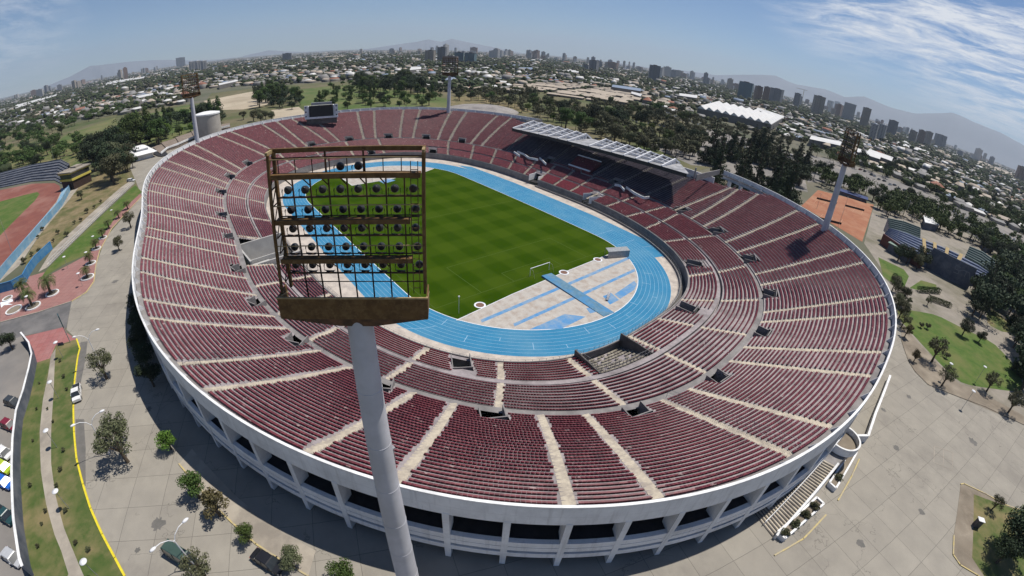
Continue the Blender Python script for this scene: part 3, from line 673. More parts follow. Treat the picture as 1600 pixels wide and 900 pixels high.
# perimeter fence with a kerb between the apron and the moat
fe = empty('perimeter_fence', (0, 0, 0)); tag(fe, 'low galvanised fence on a kerb between beige apron and front seats', 'fence')
rf = RF-2.2; kb = Rings(); kk = (np.abs(adiff(FM, PI)) < 1.75); kb.strip(rf, 0, rf, .7, kk); kb.strip(rf, .7, rf+.35, .7, kk); kb.strip(rf+.35, .7, rf+.35, 0, kk); kb.build('kerb', M['walk'], fe)
po = MB(); pts = []
for f in np.arange(PI-1.73, PI+1.73, .0165):
    r_ = float(per(adiff(f, 0), rf))+.15; p_ = (r_*math.cos(f), r_*math.sin(f)); pts.append(p_); po.bar((*p_, .7), (*p_, 2.0), .05)
for z in (1.3, 2.0):
    for a, b in zip(pts[:-1], pts[1:]): po.bar((*a, z), (*b, z), .035)
po.build('railing', M['steelrail'], fe)
md = Rings(); md.strip(rf+.36, .05, RF-.31, .05, kk); tag(md.build('moat_floor', M['shade'], None), 'moat floor coloured dark for its shade below the front wall', kind='structure')  # flat strip; the moat's shade is put into its colour
# handrails on some upper aisles
for idx, (fi, fo) in enumerate(UAP):
    x, y = per(fo, RR)*math.cos(fo), per(fo, RR)*math.sin(fo)
    tgt = [phi_of(272, 569, 20.8), phi_of(1240, 710, 20.8), phi_of(1160, 285, 20.8), phi_of(414, 194, 20.8), phi_of(250, 260, 20.8)]
    if min(abs(adiff(fo, q)) for q in tgt) > .004: continue
    fn = MB(); prev = None
    for i in range(0, NU+1):
        t_ = i/NU; f = fi+(fo-fi)*t_; r_ = float(r_upper(f, t_)); f += 1.1/r_; z = z_upper(min(i, NU-1)); p_ = (r_*math.cos(f), r_*math.sin(f))
        if i % 3 == 0: fn.bar((*p_, z), (*p_, z+2.0), .06)
        if prev:
            for h in (.7, 1.3, 1.95): fn.bar((*prev[0], prev[1]+h), (*p_, z+h), .035)
        prev = (p_, z)
    fn.build('dividing_fence', M['steelrail'], stadium)
# fence around the preserved benches
fn = MB(); prev = None
path = [(OLD[0], LA*k/6) for k in range(7)]+[(OLD[0]+(OLD[1]-OLD[0])*k/14, LA) for k in range(1, 15)]+[(OLD[1], LA*k/6) for k in range(5, -1, -1)]
for f, t_ in path:
    r_ = float(r_lower(f, t_)); p_ = (r_*math.cos(f), r_*math.sin(f)); z = ZF+.2+t_/LA*2.1
    fn.bar((*p_, z), (*p_, z+1.9), .07)
    if prev:
        for h in (.9, 1.85): fn.bar((*prev[0], prev[1]+h), (*p_, z+h), .04)
    prev = (p_, z)
fn.build('old_terrace_fence', M['steelrail'], stadium)
# ================================================================== main stand roof
def lerp(a, b, t): return a+(b-a)*t
RL, RRt = Vector((47., -71.5, 19.1)), Vector((-51.5, -75.6, 21.0))       # front edge, far end and near end
def rf_pt(t, dy, dz): p_ = RL.lerp(RRt, t); return Vector((p_.x, p_.y-dy, p_.z+dz))
rd = 19.5
def pk(t): return lerp(14.5, 10.2, t/.885)
def pz(t): return lerp(3.1, 2.1, t/.885)
roof = MB(); o5 = [rf_pt(0, 0, 0), rf_pt(1, 0, 0), rf_pt(1, 2., 0), rf_pt(.9, 13., .4), rf_pt(0, 19., .6)]; roof.add(o5+[v+Vector((0, 0, .3)) for v in o5], [(0, 1, 2, 3, 4)[::-1], (5, 6, 7, 8, 9)]+[(i, (i+1) % 5, 5+(i+1) % 5, 5+i) for i in range(5)])
M['roofsheet'] = mat('pale_roof_sheet', (.36, .36, .37), (.29, .29, .30), .6, .6, c3=(.2, .2, .21), s3=.3)
ro = roof.build('stand_roof', M['roofsheet'], stadium)
fa_ = MB(); fa_.bar(rf_pt(-.003, -.12, -.35), rf_pt(1.003, -.12, -.35), .22, 1.5); fa_.build('roof_fascia', M['black'], ro)
bk = MB(); bk.bar(rf_pt(0, 9., -.6), rf_pt(.93, 9., -.6), .5, .8); bk.build('purlin_beam', M['steelgrey'], ro)
nb = 15
for k in range(nb):
    if k == 7: continue
    t = k/(nb-1)*.885; tr = MB(); f0 = rf_pt(t, .2, .4); top = rf_pt(t, pk(t), pz(t)); bot = rf_pt(t, pk(t), .7); back = rf_pt(t, pk(t)+4.2, .7)
    top = top+Vector((0, 0, .5)); tr.bar(f0, top, .62, .8); tr.bar(top, bot, .6, .5); tr.bar(top, back, .62, .7); tr.bar(f0, back, .3, .3)
    for q in (.3, .5, .7, .86):
        a = f0.lerp(top, q); b = f0.lerp(back, q*.74); tr.bar(a, b, .32); c_ = f0.lerp(top, min(q+.17, 1)); tr.bar(b, c_, .3)
    tr.build('roof_truss', M['steelwhite'], ro)
    if k not in (6, 14):
        br = MB(); t2 = (k+1)/(nb-1)*.885; g0 = rf_pt(t2, .2, .4); gt = rf_pt(t2, pk(t2), pz(t2)); gb = rf_pt(t2, pk(t2)+4.2, .7); gbt = rf_pt(t2, pk(t2), .7)
        for q in (.4, .7, 1.):
            a = f0.lerp(top, q); b = f0.lerp(bot, q); a2 = g0.lerp(gt, q); b2 = g0.lerp(gbt, q); br.bar(a, b2, .3); br.bar(b, a2, .3); br.bar(a, a2, .36)
        br.bar(f0.lerp(top, .4).lerp(g0.lerp(gt, .4), .5), top.lerp(gt, .5), .2)
        br.build('truss_bracing', M['steelwhite'], ro)
        pn = MB(); dn = Vector((0, 0, -.1)); P8 = [top+dn, gt+dn, gb+dn, back+dn, top, gt, gb, back]; P8 = [q+Vector((0, .3, 0)) for q in P8]; pn.add(P8, [(0, 1, 2, 3), (7, 6, 5, 4), (0, 4, 5, 1), (2, 6, 7, 3)]); pn.build('rear_roof_panel', M['steelwhite'], ro)
# back wall of the covered stand, columns, end walls
bw = MB(); bw.box((-2, YCUT-1.2, 9.8), (108, .4, 19.6)); bw.build('stand_back_wall', M['facade'], stadium)
for k in range(9):
    t = .04+k*.115; c_ = MB(); p_ = rf_pt(t, 15.5, .5); zb = 13.5; c_.bar((p_.x, p_.y, zb), (p_.x, p_.y, p_.z), .5); c_.build('roof_column', M['steelgrey'], stadium)
for x, f in ((-54.3, phi_of(1120, 265, ZR)), (55.3, phi_of(830, 187, ZR))):
    e_ = MB(); y0 = -79 if x < 0 else -88; y1 = -per(math.atan2(-98, x), RR)*.88
    e_.add([(x-.2, y0, 19.), (x+.2, y0, 19.), (x+.2, -100, 20.), (x-.2, -100, 20.), (x-.2, y0, ZR-.4), (x+.2, y0, ZR-.4), (x+.2, -100, ZR), (x-.2, -100, ZR)], [(3, 2, 1, 0), (4, 5, 6, 7), (0, 1, 5, 4), (1, 2, 6, 5), (2, 3, 7, 6), (3, 0, 4, 7)]); e_.build('upper_end_wall', M['walk'], stadium)  # grey instead of facade white, its shade put into the colour
# press tribune, darker maroon painted for its shade, with white rails
def on_bowl(u, v, z=12.):
    for _ in range(12):
        x, y = G(u, v, z); f = math.atan2(y, x); r_ = math.hypot(x, y); t = (r_-float(per(f, RM))-WALKW)/(float(per(f, RR))-TOPW-float(per(f, RM))-WALKW)
        z2 = ZM+.4+max(0, t)*(20.5-ZM); z = .5*z+.5*z2
    return Vector((x, y, z))
q = [on_bowl(*p_) for p_ in ((888, 262), (903, 247), (939, 258), (921, 273))]
tb = MB(); up_ = Vector((0, 0, 1.2)); tb.add([q[0]+up_, q[3]+up_, q[2]+up_, q[1]+up_]+[a-Vector((0, 0, 1.)) for a in (q[0], q[3], q[2], q[1])], [(3, 2, 1, 0), (0, 1, 5, 4), (1, 2, 6, 5), (2, 3, 7, 6), (3, 0, 4, 7)]); tb.build('press_tribune', M['seat'], stadium)
for a, b in ((q[0], q[3]), (q[1], q[2])):
    r_ = MB(); r_.bar(a+Vector((0, 0, 1.6)), b+Vector((0, 0, 1.6)), .7, .5); r_.build('tribune_rail', M['rimwhite'], stadium)
for seg in ([(803, 240), (812, 246)], [(808, 239), (818, 243), (826, 249), (835, 251), (840, 252)], [(843, 249), (853, 259)], [(960, 291), (969, 293), (975, 300)], [(978, 295), (990, 304), (1001, 310), (1006, 312), (1014, 311)]):
    r_ = MB(); pts = [on_bowl(*p_)+Vector((0, 0, .7)) for p_ in seg]
    for a, b in zip(pts[:-1], pts[1:]): r_.bar(a, b, .3, 1.)
    r_.build('balcony_rail', M['rimwhite'], stadium)
# ------------------------------------------------------------------ scoreboard
A_, B_ = Vector((130.8, 11.9, 19.)), Vector((124.5, -6.6, 19.)); mid = (A_+B_)/2; d_ = (B_-A_); Wd = d_.length; rz = math.atan2(d_.y, d_.x)
sb = empty('scoreboard', (mid.x, mid.y, 20.2), rz); tag(sb, 'grey and white scoreboard housing with a black screen on the far rim', 'scoreboard')
# local x runs along the board, -y faces the pitch? pitch side is to the right of the direction A->B
Nl = Vector((0, -1, 0)) if (Vector((math.cos(rz-PI/2), math.sin(rz-PI/2))).dot(Vector((-mid.x, -mid.y))) > 0) else Vector((0, 1, 0)); sg = Nl.y
Hb = 8.4
f = MB(); f.box((0, -sg*1.6, Hb/2-.6), (Wd*.98, 3., Hb-1)); f.build('housing', M['facade'], sb)
f = MB(); f.box((0, sg*.15, Hb*.52), (Wd*.70, .4, Hb*.76)); f.build('screen', mat('switched_off_screen', (.010, .010, .014), (.016, .016, .02), 2, .35), sb)
for s in (-1, 1):
    f = MB(); f.box((s*Wd*.435, sg*.15, Hb*.47), (Wd*.11, .5, Hb*.88)); f.build('side_panel', M['rimwhite'], sb)
    for z in (.2, .5, .8):
        f = MB(); f.box((s*Wd*.445, sg*.45, Hb*z), (.7, .3, .7)); f.build('side_window', M['black'], sb)
f = MB(); f.box((0, sg*.2, Hb*.06), (Wd*.98, .7, Hb*.12)); f.build('bottom_beam', M['facade'], sb)
f = MB(); f.box((Wd*.02, -sg*.3, Hb*1.01), (Wd*.6, 1.6, Hb*.16)); f.build('top_walkway_box', M['steelgrey'], sb)
f = MB(); f.box((0, -sg*1.8, -1.6), (Wd*.9, 2.2, 3.4)); f.build('support_base', M['shade'], sb)
# ------------------------------------------------------------------ floodlight towers
O = np.array([-107.9, 72.9, 0]); ex = np.array([-4.8, -7.4, 0])/8.82; Nn = np.array([ex[1]*-1, ex[0], 0]); Nn = np.array([7.4, -4.8, 0])/8.82
HZ = math.atan2(ex[1], ex[0])                   # local x along the head, local y = z cross x
def hp(u, v):
    P_ = onplane(u, v, O, Nn); return float((P_-O)@ex), float(P_[2])
YIN = 1. if np.dot(np.array([-math.sin(HZ), math.cos(HZ), 0]), Nn) > 0 else -1.   # local y sign that faces the pitch
def tower(loc, rz, label, tk_=1.):
    t = empty('floodlight_tower', loc, rz); tag(t, label, 'floodlight tower', 'floodlight towers around the stadium')
    mb = MB(); mb.tube([(0, 0, -.2), (0, 0, 42.9)], [1.42, .87], 40); M['mast'] = M.get('mast') or mat('mast_paint', (.52, .52, .55), (.46, .46, .49), .35, .5, c3=(.40, .40, .42), s3=.15)
    mast = mb.build('mast', M['mast'], t, smooth=True)
    rg = MB()
    for z in range(6, 42, 6): rr_ = 1.42-(.55*z/42.9); rg = MB(); rg.lathe([(rr_+.005, z), (rr_+.02, z+.03), (rr_+.02, z+.09), (rr_-.01, z+.12)], 32); rg.build('weld_ring', M['mast'], mast)
    pass
    hx0, hx1, zb, zt = -4.75, 4.5, 44.2, 53.15
    # tray: deep brown box open at the top, with a funnel underneath
    tr = MB(); y0, y1 = -YIN*.95, YIN*.95; x0, x1 = -5.05, 4.6
    tr.box(((x0+x1)/2, y0, 43.45), (x1-x0, .08, 1.5)); tr.box(((x0+x1)/2, y1, 42.85), (x1-x0, .08, .3))
    for xx in (x0, x1): tr.box((xx, 0, 43.45), (.08, 1.82, 1.5))
    tr.build('tray', M['rust'], t)
    lip = MB()
    lip.bar((x0-.05, y0, 44.24), (x1+.05, y0, 44.24), .12, .1)
    for xx in (x0, x1): lip.bar((xx, y0, 44.24), (xx, y1, 43.6), .12, .1)
    lip.build('tray_lip', M['rustlight'], t)
    fu = MB(); ya, yb = min(y0, y1), max(y0, y1)
    fu.add([(x0, ya, 42.7), (x1, ya, 42.7), (x1, yb, 42.7), (x0, yb, 42.7), (-1.2, -.8, 42.05), (1.2, -.8, 42.05), (1.2, .8, 42.05), (-1.2, .8, 42.05)], [(0, 1, 5, 4), (1, 2, 6, 5), (2, 3, 7, 6), (3, 0, 4, 7), (0, 3, 2, 1), (4, 5, 6, 7)]); fu.build('tray_floor', M['rustdark'], t)
    y0, y1 = -YIN*.3, YIN*.62
    # frame posts: a wide left post pair, narrow right post pair
    for x, w_ in ((-4.55, .30), (4.45, .16)):
        for yy, dx in ((y0, 0), (y1, .0)):
            f = MB(); f.bar((x+(-.35 if x < 0 and yy == y0 else 0), yy, 44.2), (x+.1*(x < 0), yy, 53.1), w_*(1 if yy == y1 else .6)*(1.5 if tk_ > 1 else 1), .16*tk_); f.build('corner_post', M['rust'], t)
        f = MB(); 
        for z in np.arange(45, 53, 1.0): f.bar((x, y0, z), (x, y1, z), .06); f.bar((x, y0, z), (x, y1, z+1.0), .05)
        f.build('side_lattice', M['rustdark'], t)
    f = MB(); f.bar((-4.75, y1, 53.15), (4.55, y1, 53.15), .2, .26); f.build('top_rail', M['rust'], t)
    for x in (-4.55, 4.45): f = MB(); f.bar((x, y0, 53.15), (x, y1, 53.15), .16, .2); f.build('top_cross_rail', M['rustlight'], t)
    # three catwalks
    for z, xr in ((51.78, 4.3), (49.0, 3.68), (46.45, 3.72)):
        f = MB(); f.box(((xr-4.6)/2, YIN*.1, z), (xr+4.6, .7, .12)); f.box(((xr-4.6)/2, -YIN*.28, z), (xr+4.6, .06, .3))
        cw = f.build('catwalk', M['rust'], t)
        h = MB(); h.bar((-4.7, -YIN*.3, z+1.05), (4.5, -YIN*.3, z+1.05), .05*tk_); h.build('catwalk_rail', M['rustlight'], cw)
        for x in XV[:-1]: s_ = MB(); s_.bar((x-.35, -YIN*.1, z-.05), (x, YIN*.45, z-.75), .06); s_.build('bracket', M['rustdark'], cw)
    # thin bars of the rear grid
    vb = MB()
    for x in XV: vb.bar((x, YIN*.5, 43.), (x, YIN*.5, 51.8), .085*tk_)
    for x in (XV[2], XV[4]): vb.bar((x-.1, YIN*.5, 51.8), (x-.1, YIN*.5, 53.1), .1*tk_)
    for x in np.arange(-4.2, 4.2, 1.05): vb.bar((x, YIN*.5, 51.8), (x, YIN*.5, 52.75), .05*tk_)
    for x in (3.75, 4.15): vb.bar((x, -YIN*.28, 44.2), (x, -YIN*.28, 52.6), .045)
    vb.build('vertical_bars', M['rustdark'], t)
    hb = MB()
    for z, w_ in ((52.72, .07), (50.32, .10), (47.82, .10), (45.25, .09), (44.62, .05), (49.12, .06), (46.6, .06)): hb.bar((-4.5, YIN*.5, z), (4.4, YIN*.5, z), w_*tk_)
    for z in np.arange(44.6, 52.4, .5): hb.bar((3.75, -YIN*.28, z), (4.15, -YIN*.28, z), .035)
    hb.build('horizontal_bars', M['rustdark'], t)
    for z, xs in LROWS:
        for x in xs:
            l = FL.copy() if FLN[0] else FL
            if FLN[0]: C.objects.link(l)
            FLN[0] += 1; l.parent = t; l.location = (x, YIN*.62, z)
            for c_ in ([FLL, FLY] if FLN[0] > 1 else []):
                d_ = c_.copy(); C.objects.link(d_); d_.parent = l
    return t
XV = [hp(u, 311)[0] for u in (455, 483, 512, 541, 571, 602, 631)]
LROWS = [(52.15, [-.45, .62])]
for (ua, va), (ub, vb_) in (((444, 303), (644, 297)), ((449, 335), (648, 329)), ((452, 364), (648, 360)), ((455, 393), (651, 390)), ((457, 422), (654, 418))):
    (xa, za), (xb, zb_) = hp(ua, va), hp(ub, vb_); LROWS.append(((za+zb_)/2, [xa+(xb-xa)*k/7 for k in range(8)]))
# one lamp: bowl aimed down at the pitch, lens, yoke
tilt = Matrix.Rotation(YIN*R(-38), 4, 'X') @ Matrix.Rotation(YIN*-PI/2, 4, 'X')      # local +z of the bowl points to the pitch side
tilt = Matrix.Rotation(YIN*R(-122), 4, 'X')
b_ = MB(); b_.lathe([(.06, -.25), (.11, -.22), (.13, -.14), (.20, -.08), (.245, .06), (.26, .13), (.245, .14)], 20, M=tilt); FL = b_.build('floodlight', M['black'], None, smooth=True)
M['lens'] = mat('lamp_glass', (.20, .21, .22), (.13, .14, .15), 5, .15, spec=.6)
b_ = MB(); b_.lathe([(.235, .135), (.235, .155)], 20, M=tilt); FLL = b_.build('lens', M['lens'], FL)
b_ = MB(); b_.tube([(-.02, -YIN*.0, -.46), (-.36, 0, -.42), (-.37, 0, -.1), (-.33, 0, .02)], .035, 6); b_.tube([(-.02, 0, -.46), (.34, 0, -.42), (.345, 0, -.1), (.33, 0, 0)], .022, 6); b_.box((0, 0, -.5), (.5, .2, .06)); FLY = b_.build('yoke', M['black'], FL)
FLN = [0]
t0_ = tower((O[0], O[1], 0), HZ, 'large rusty floodlight frame on a pale mast right in front of the camera')
km = .84; t0_.scale = (km, km, km); t0_.location = tuple(CP+(O-CP)*km)
for x, y, lab in ((107.5, 73.5, 'far floodlight tower beside the concrete water tower'), (107.5, -70.8, 'far floodlight tower seen above the green park'), (-107.5, -74.2, 'floodlight tower standing by the orange clay courts')):
    az = math.atan2(-y, -x)
    tower((x, y, 0), az+(-PI/2 if YIN > 0 else PI/2), lab, 1.9)
# everything from here to the end of the city is laid out with the street level as its zero and lifted by ZG at the end
_before = set(o.name for o in C.objects); G_0, proj_0, height_0 = G, proj, height_at
def G(u, v, z=0.): return G_0(u, v, z+ZG)
def GP(pts, z=0.): return [G(u, v, z) for u, v in pts]
def proj(X): return proj_0((X[0], X[1], X[2]+ZG))
def height_at(x, y, u, v): return height_0(x, y, u, v)-ZG
KS = (CP[2]-ZG)/CP[2]
from mathutils.geometry import tessellate_polygon
def holed(name, outer, z, m_, inset=7.5):
    """ground sheet with the stadium hollow cut out"""
    st = 6; inner = [((RR[i]-inset)*math.cos(PHI[i]), (RR[i]-inset)*math.sin(PHI[i])) for i in range(0, NF, st)]
    A = [Vector((x, y, z)) for x, y in outer]; B = [Vector((x, y, z)) for x, y in inner]; V = A+B; F = tessellate_polygon([A, B]); mb = MB(); F2 = []
    for f in F:
        a, b, c = (V[i] for i in f); F2.append(tuple(f) if (b-a).cross(c-a).z > 0 else tuple(f)[::-1])
    mb.add(V, F2); return mb.build(name, m_)
# ================================================================== surroundings near the stadium
def smooth_closed(P, it=1):
    for _ in range(it):
        Q = []
        for i in range(len(P)):
            a, b = P[i], P[(i+1) % len(P)]; Q += [(a[0]*.8+b[0]*.2, a[1]*.8+b[1]*.2), (a[0]*.2+b[0]*.8, a[1]*.2+b[1]*.8)]
        P = Q
    return P
def zone(name, pts, z, m_, label=None, kind='structure', px=True, smooth=0):
    P = [G(*p_[:2]) if px and len(p_) == 2 else (p_[0], p_[1]) for p_ in pts]
    if smooth: P = smooth_closed(P, smooth)
    mb = MB(); mb.sheet(P, z); o = mb.build(name, m_); tag(o, label, kind=kind); return o
W = lambda x, y: (CP[0]+(x-CP[0])*KS, CP[1]+(y-CP[1])*KS, 'w')
W0 = lambda x, y: (x, y, 'w')                      # a point given in metres
def slab_mat(name, c1, c2, c3, size=5.2, rot=.35, wide=.012):
    """cast slabs with dark joints, cracks, stains"""
    m_, nt, b, pos = base_mat(name, .9, 0, .2)
    mp = nt.nodes.new('ShaderNodeMapping'); mp.inputs['Rotation'].default_value = (0, 0, rot); nt.links.new(pos, mp.inputs[0]); q = mp.outputs[0]
    sp = nt.nodes.new('ShaderNodeSeparateXYZ'); nt.links.new(q, sp.inputs[0])
    c = ramp2(nt, noise(nt, pos, .22, 6, .65), c1, c2, .3, .7)
    wn = nt.nodes.new('ShaderNodeTexWhiteNoise'); sn = nt.nodes.new('ShaderNodeVectorMath'); sn.operation = 'SNAP'; sn.inputs[1].default_value = (size, size, 900); nt.links.new(q, sn.inputs[0]); nt.links.new(sn.outputs[0], wn.inputs['Vector'])
    c = mixc(nt, mth(nt, 'MULTIPLY', wn.outputs['Value'], .25), c, c3)
    st = nt.nodes.new('ShaderNodeMapRange'); st.inputs[1].default_value = .55; st.inputs[2].default_value = .75; nt.links.new(noise(nt, pos, .06, 7, .7), st.inputs[0])
    c = mixc(nt, mth(nt, 'MULTIPLY', st.outputs[0], .7), c, c3)
    def joint(o):
        f = mth(nt, 'ABSOLUTE', mth(nt, 'SUBTRACT', mth(nt, 'FRACT', mth(nt, 'DIVIDE', mth(nt, 'ADD', o, mth(nt, 'MULTIPLY', noise(nt, pos, .4, 3), .12)), size)), .5)); return mth(nt, 'GREATER_THAN', f, .5-wide)
    j = mth(nt, 'MAXIMUM', joint(sp.outputs[0]), joint(sp.outputs[1]))
    vo = nt.nodes.new('ShaderNodeTexVoronoi'); vo.feature = 'DISTANCE_TO_EDGE'; vo.inputs['Scale'].default_value = .085
    wv = nt.nodes.new('ShaderNodeVectorMath'); wv.operation = 'ADD'; nt.links.new(pos, wv.inputs[0])
    n2 = nt.nodes.new('ShaderNodeTexNoise'); n2.inputs['Scale'].default_value = .25; n2.inputs['Detail'].default_value = 5; nt.links.new(pos, n2.inputs['Vector'])
    sc_ = nt.nodes.new('ShaderNodeVectorMath'); sc_.operation = 'SCALE'; sc_.inputs['Scale'].default_value = 9.; nt.links.new(n2.outputs['Color'], sc_.inputs[0]); nt.links.new(sc_.outputs[0], wv.inputs[1]); nt.links.new(wv.outputs[0], vo.inputs['Vector'])
    cr = mth(nt, 'MULTIPLY', mth(nt, 'LESS_THAN', vo.outputs['Distance'], .004), mth(nt, 'GREATER_THAN', noise(nt, pos, .05, 2), .5))
    j = mth(nt, 'MAXIMUM', j, mth(nt, 'MULTIPLY', cr, .6))
    c = mixc(nt, mth(nt, 'MULTIPLY', j, .6), c, tuple(x*.3 for x in c3))
    nt.links.new(c, b.inputs['Base Color']); return m_
M['plaza'] = slab_mat('plaza_slabs', (.31, .285, .242), (.25, .23, .198), (.165, .15, .132), wide=.006)
M['asphalt'] = mat('worn_asphalt', (.135, .13, .13), (.10, .097, .098), .35, .95, c3=(.18, .17, .165), s3=.08)
M['asphaltpale'] = mat('bleached_asphalt', (.20, .187, .175), (.155, .146, .138), .1, .95, c3=(.25, .225, .20), s3=.03)
M['pink'] = slab_mat('pink_paving', (.30, .15, .135), (.25, .125, .115), (.33, .21, .19), 1.6, .5, .02)
M['redpav'] = slab_mat('red_paving', (.32, .13, .12), (.27, .10, .10), (.36, .22, .21), 1.6, .2, .02)
M['lawn'] = mat('green_lawn', (.045, .095, .012), (.085, .125, .025), .5, .95, c3=(.12, .13, .04), s3=.09, detail=8)
M['lawnworn'] = mat('patchy_lawn', (.05, .085, .018), (.095, .11, .035), .6, .95, c3=(.19, .155, .075), s3=.13, detail=9)
M['lawnfar'] = mat('park_lawn', (.06, .10, .022), (.09, .115, .035), .05, .95, c3=(.15, .14, .06), s3=.015, detail=9)
M['dry'] = mat('dry_grass', (.22, .17, .095), (.15, .12, .06), .4, .95, c3=(.085, .09, .03), s3=.12, detail=9)
M['sand'] = mat('bare_sand', (.42, .36, .27), (.36, .30, .22), .05, .95, c3=(.30, .25, .18), s3=.02)
M['beige'] = mat('beige_path', (.36, .32, .265), (.30, .265, .22), .4, .95, c3=(.22, .195, .165), s3=.15)
M['gpath'] = mat('garden_gravel', (.27, .24, .20), (.22, .195, .165), .3, .95, c3=(.14, .13, .09), s3=.05, detail=8)
M['soil'] = mat('trodden_soil', (.21, .175, .135), (.15, .125, .095), .8, .95, c3=(.27, .23, .18), s3=.2)
M['clay'] = mat('orange_clay', (.30, .125, .068), (.26, .105, .058), .3, .95, c3=(.34, .175, .105), s3=.08)
M['redtrack'] = mat('old_red_track', (.21, .075, .055), (.17, .06, .048), .25, .9, c3=(.25, .12, .095), s3=.06)
M['yellow'] = mat('yellow_kerb_paint', (.72, .60, .03), (.58, .47, .03), 3, .7)
M['yellowpale'] = mat('faded_yellow_kerb', (.50, .40, .16), (.42, .34, .18), 2, .8, c3=(.36, .31, .22), s3=.5)
M['bluepaint'] = mat('blue_wall_paint', (.035, .15, .32), (.05, .19, .38), .8, .7, c3=(.09, .22, .36), s3=.3)
M['bluepale'] = mat('pale_blue_paint', (.16, .32, .45), (.12, .26, .40), .5, .8, c3=(.25, .36, .44), s3=.2)
M['ground'] = mat('dusty_city_ground', (.15, .135, .10), (.10, .10, .07), .02, .95, c3=(.06, .075, .035), s3=.006, detail=9)
tag(holed('ground', [(-30000, -30000), (30000, -30000), (30000, 30000), (-30000, 30000)], 0, M['ground'], 8.), kind='structure')
KERB = [(195,900),(180,872),(160,835),(142,795),(130,757),(120,717),(116,675),(115,637),(117,595),(122,557),(125,545),(120,530)]
_pz = ([W(-160, 150), W(-97, 108)]+KERB+[(104,515),(112,471),(147,440),(150,415),(165,372),(222,307),(213,285),(203,262),(210,243),(240,228)]+[W0(170, 60), W0(180, -30), W0(140, -100), W0(60, -128), W0(-60, -128), W0(-118, -108), W0(-142, -75)]+[(1412,542),(1430,580),(1450,600),(1487,615),(1600,662)]+[W(-260, -60), W(-260, 60)])
tag(holed('plaza_pavement', [G(*q) if len(q) == 2 else q[:2] for q in _pz], .006, M['plaza'], 7.2), 'pale concrete plaza slabs around the stadium', kind='structure')
zone('asphalt_road', [(0,504),(60,488),(112,471),(104,512),(35,525),(0,537)], .012, M['asphalt'], 'grey side road entering the plaza')
zone('pink_pavement', [(0,503),(60,488),(112,471),(135,455),(147,440),(150,415),(156,392),(175,357),(222,307),(217,300),(186,333),(140,397),(62,438),(70,425),(45,432),(0,455)], .018, M['pink'], 'pink paved square with palm trees')
zone('red_pavement', [(37,526),(100,511),(104,520),(120,530),(87,540),(78,560),(57,568),(52,550)], .018, M['redpav'])
zone('slope_lawn', [(211,289),(222,300),(186,333),(140,396),(100,413),(62,437),(75,419),(140,355)], .02, M['lawn'], 'narrow green lawn between railing and pink paving')
zone('garden_path', [(203,283),(211,286),(140,353),(75,417),(60,425),(82,390),(130,345),(190,292)], .018, M['beige'])
zone('dry_field', [(125,290),(160,270),(200,262),(205,280),(190,292),(130,345),(82,390),(45,415),(35,412),(60,370),(110,310)], .022, M['dry'], 'dry tan field between paths and the small athletics stand')
zone('terrace_path', [(95,297),(112,290),(128,288),(110,310),(60,370),(30,415),(0,440),(0,425)], .014, M['beige'])
zone('grass_verge', [(57,567),(78,560),(87,540),(120,530),(125,545),(122,557),(117,595),(115,637),(116,675),(120,717),(130,757),(142,795),(160,835),(180,872),(195,900)]+[W(-97, 108), W(-110, 122)]+[(47,887),(36,825),(32,750),(32,675),(47,612)], .02, M['lawnworn'], 'patchy green verge between the grey wall and the yellow kerb')
zone('footpath', [(87,545),(84,612),(80,675),(80,725),(87,775),(100,825),(115,862),(131,900)]+[W(-92, 119), W(-92, 122)]+[(107,897),(96,862),(85,835),(72,787),(64,737),(62,675),(67,625),(75,587),(80,555)], .026, M['beige'], 'light concrete footpath curving through the verge')
zone('parking_lot', [(0,537),(35,525),(52,550),(57,565),(47,612),(35,657),(31,750),(46,887)]+[W(-110, 126), W(-110, 230), W(60, 230)], .016, M['asphaltpale'], 'grey car park beyond the wall at the picture edge')
# small athletics ground
M['parkmix'] = mat('park_ground_mix', (.15, .125, .075), (.10, .10, .045), .03, .95, c3=(.055, .078, .022), s3=.012, detail=9)
zone('park_ground', [(0,205),(90,198),(220,172),(320,160),(330,146),(450,133),(560,127),(700,142),(840,142),(1000,162),(1030,175),(1090,200),(1100,262)]+[W0(0,-101),W0(100,-92),W0(150,0),W0(128,84)]+[(222,300),(160,300),(125,285),(112,270),(98,262),(0,285)], .004, M['parkmix'], 'mixed dry and green park ground beyond the stadium')
zone('old_running_track', [(0,297),(50,287),(85,286),(93,290),(95,300),(88,315),(50,362),(0,425)]+[W(60, 185), W(60, 260), W(240, 240)], .02, M['redtrack'], 'faded red running track of the smaller ground')
zone('small_field_lawn', [(0,315),(37,305),(58,300),(62,303),(54,314),(0,368)]+[W(120, 200), W(120, 235)], .026, M['lawn'])
zone('far_lawn', [(90,222),(100,212),(140,198),(180,184),(192,198),(150,214),(110,225)], .04, M['lawnfar'])
zone('park_lawn', [(200,205),(200,190),(225,180),(300,163),(312,175),(300,205),(250,225),(210,222)], .04, M['lawnfar'], 'green park lawn beyond the pavilion')
zone('park_lawn', [(0,232),(60,225),(125,228),(140,250),(100,265),(50,272),(0,285)], .04, M['lawnworn'])
zone('sand_field', [(318,158),(395,143),(442,159),(380,171),(345,172)], .05, M['sand'], 'pale sand football field beyond the stadium')
zone('sand_field', [(424,172),(467,167),(480,178),(428,187)], .05, M['sand'])
zone('park_lawn', [(455,142),(520,134),(560,132),(640,143),(700,155),(697,169),(530,173),(470,166)], .05, M['lawnfar'], 'green park with scattered trees behind the scoreboard')
zone('dry_park_ground', [(703,150),(800,152),(830,175),(800,180),(720,170),(700,166)], .05, M['dry'])
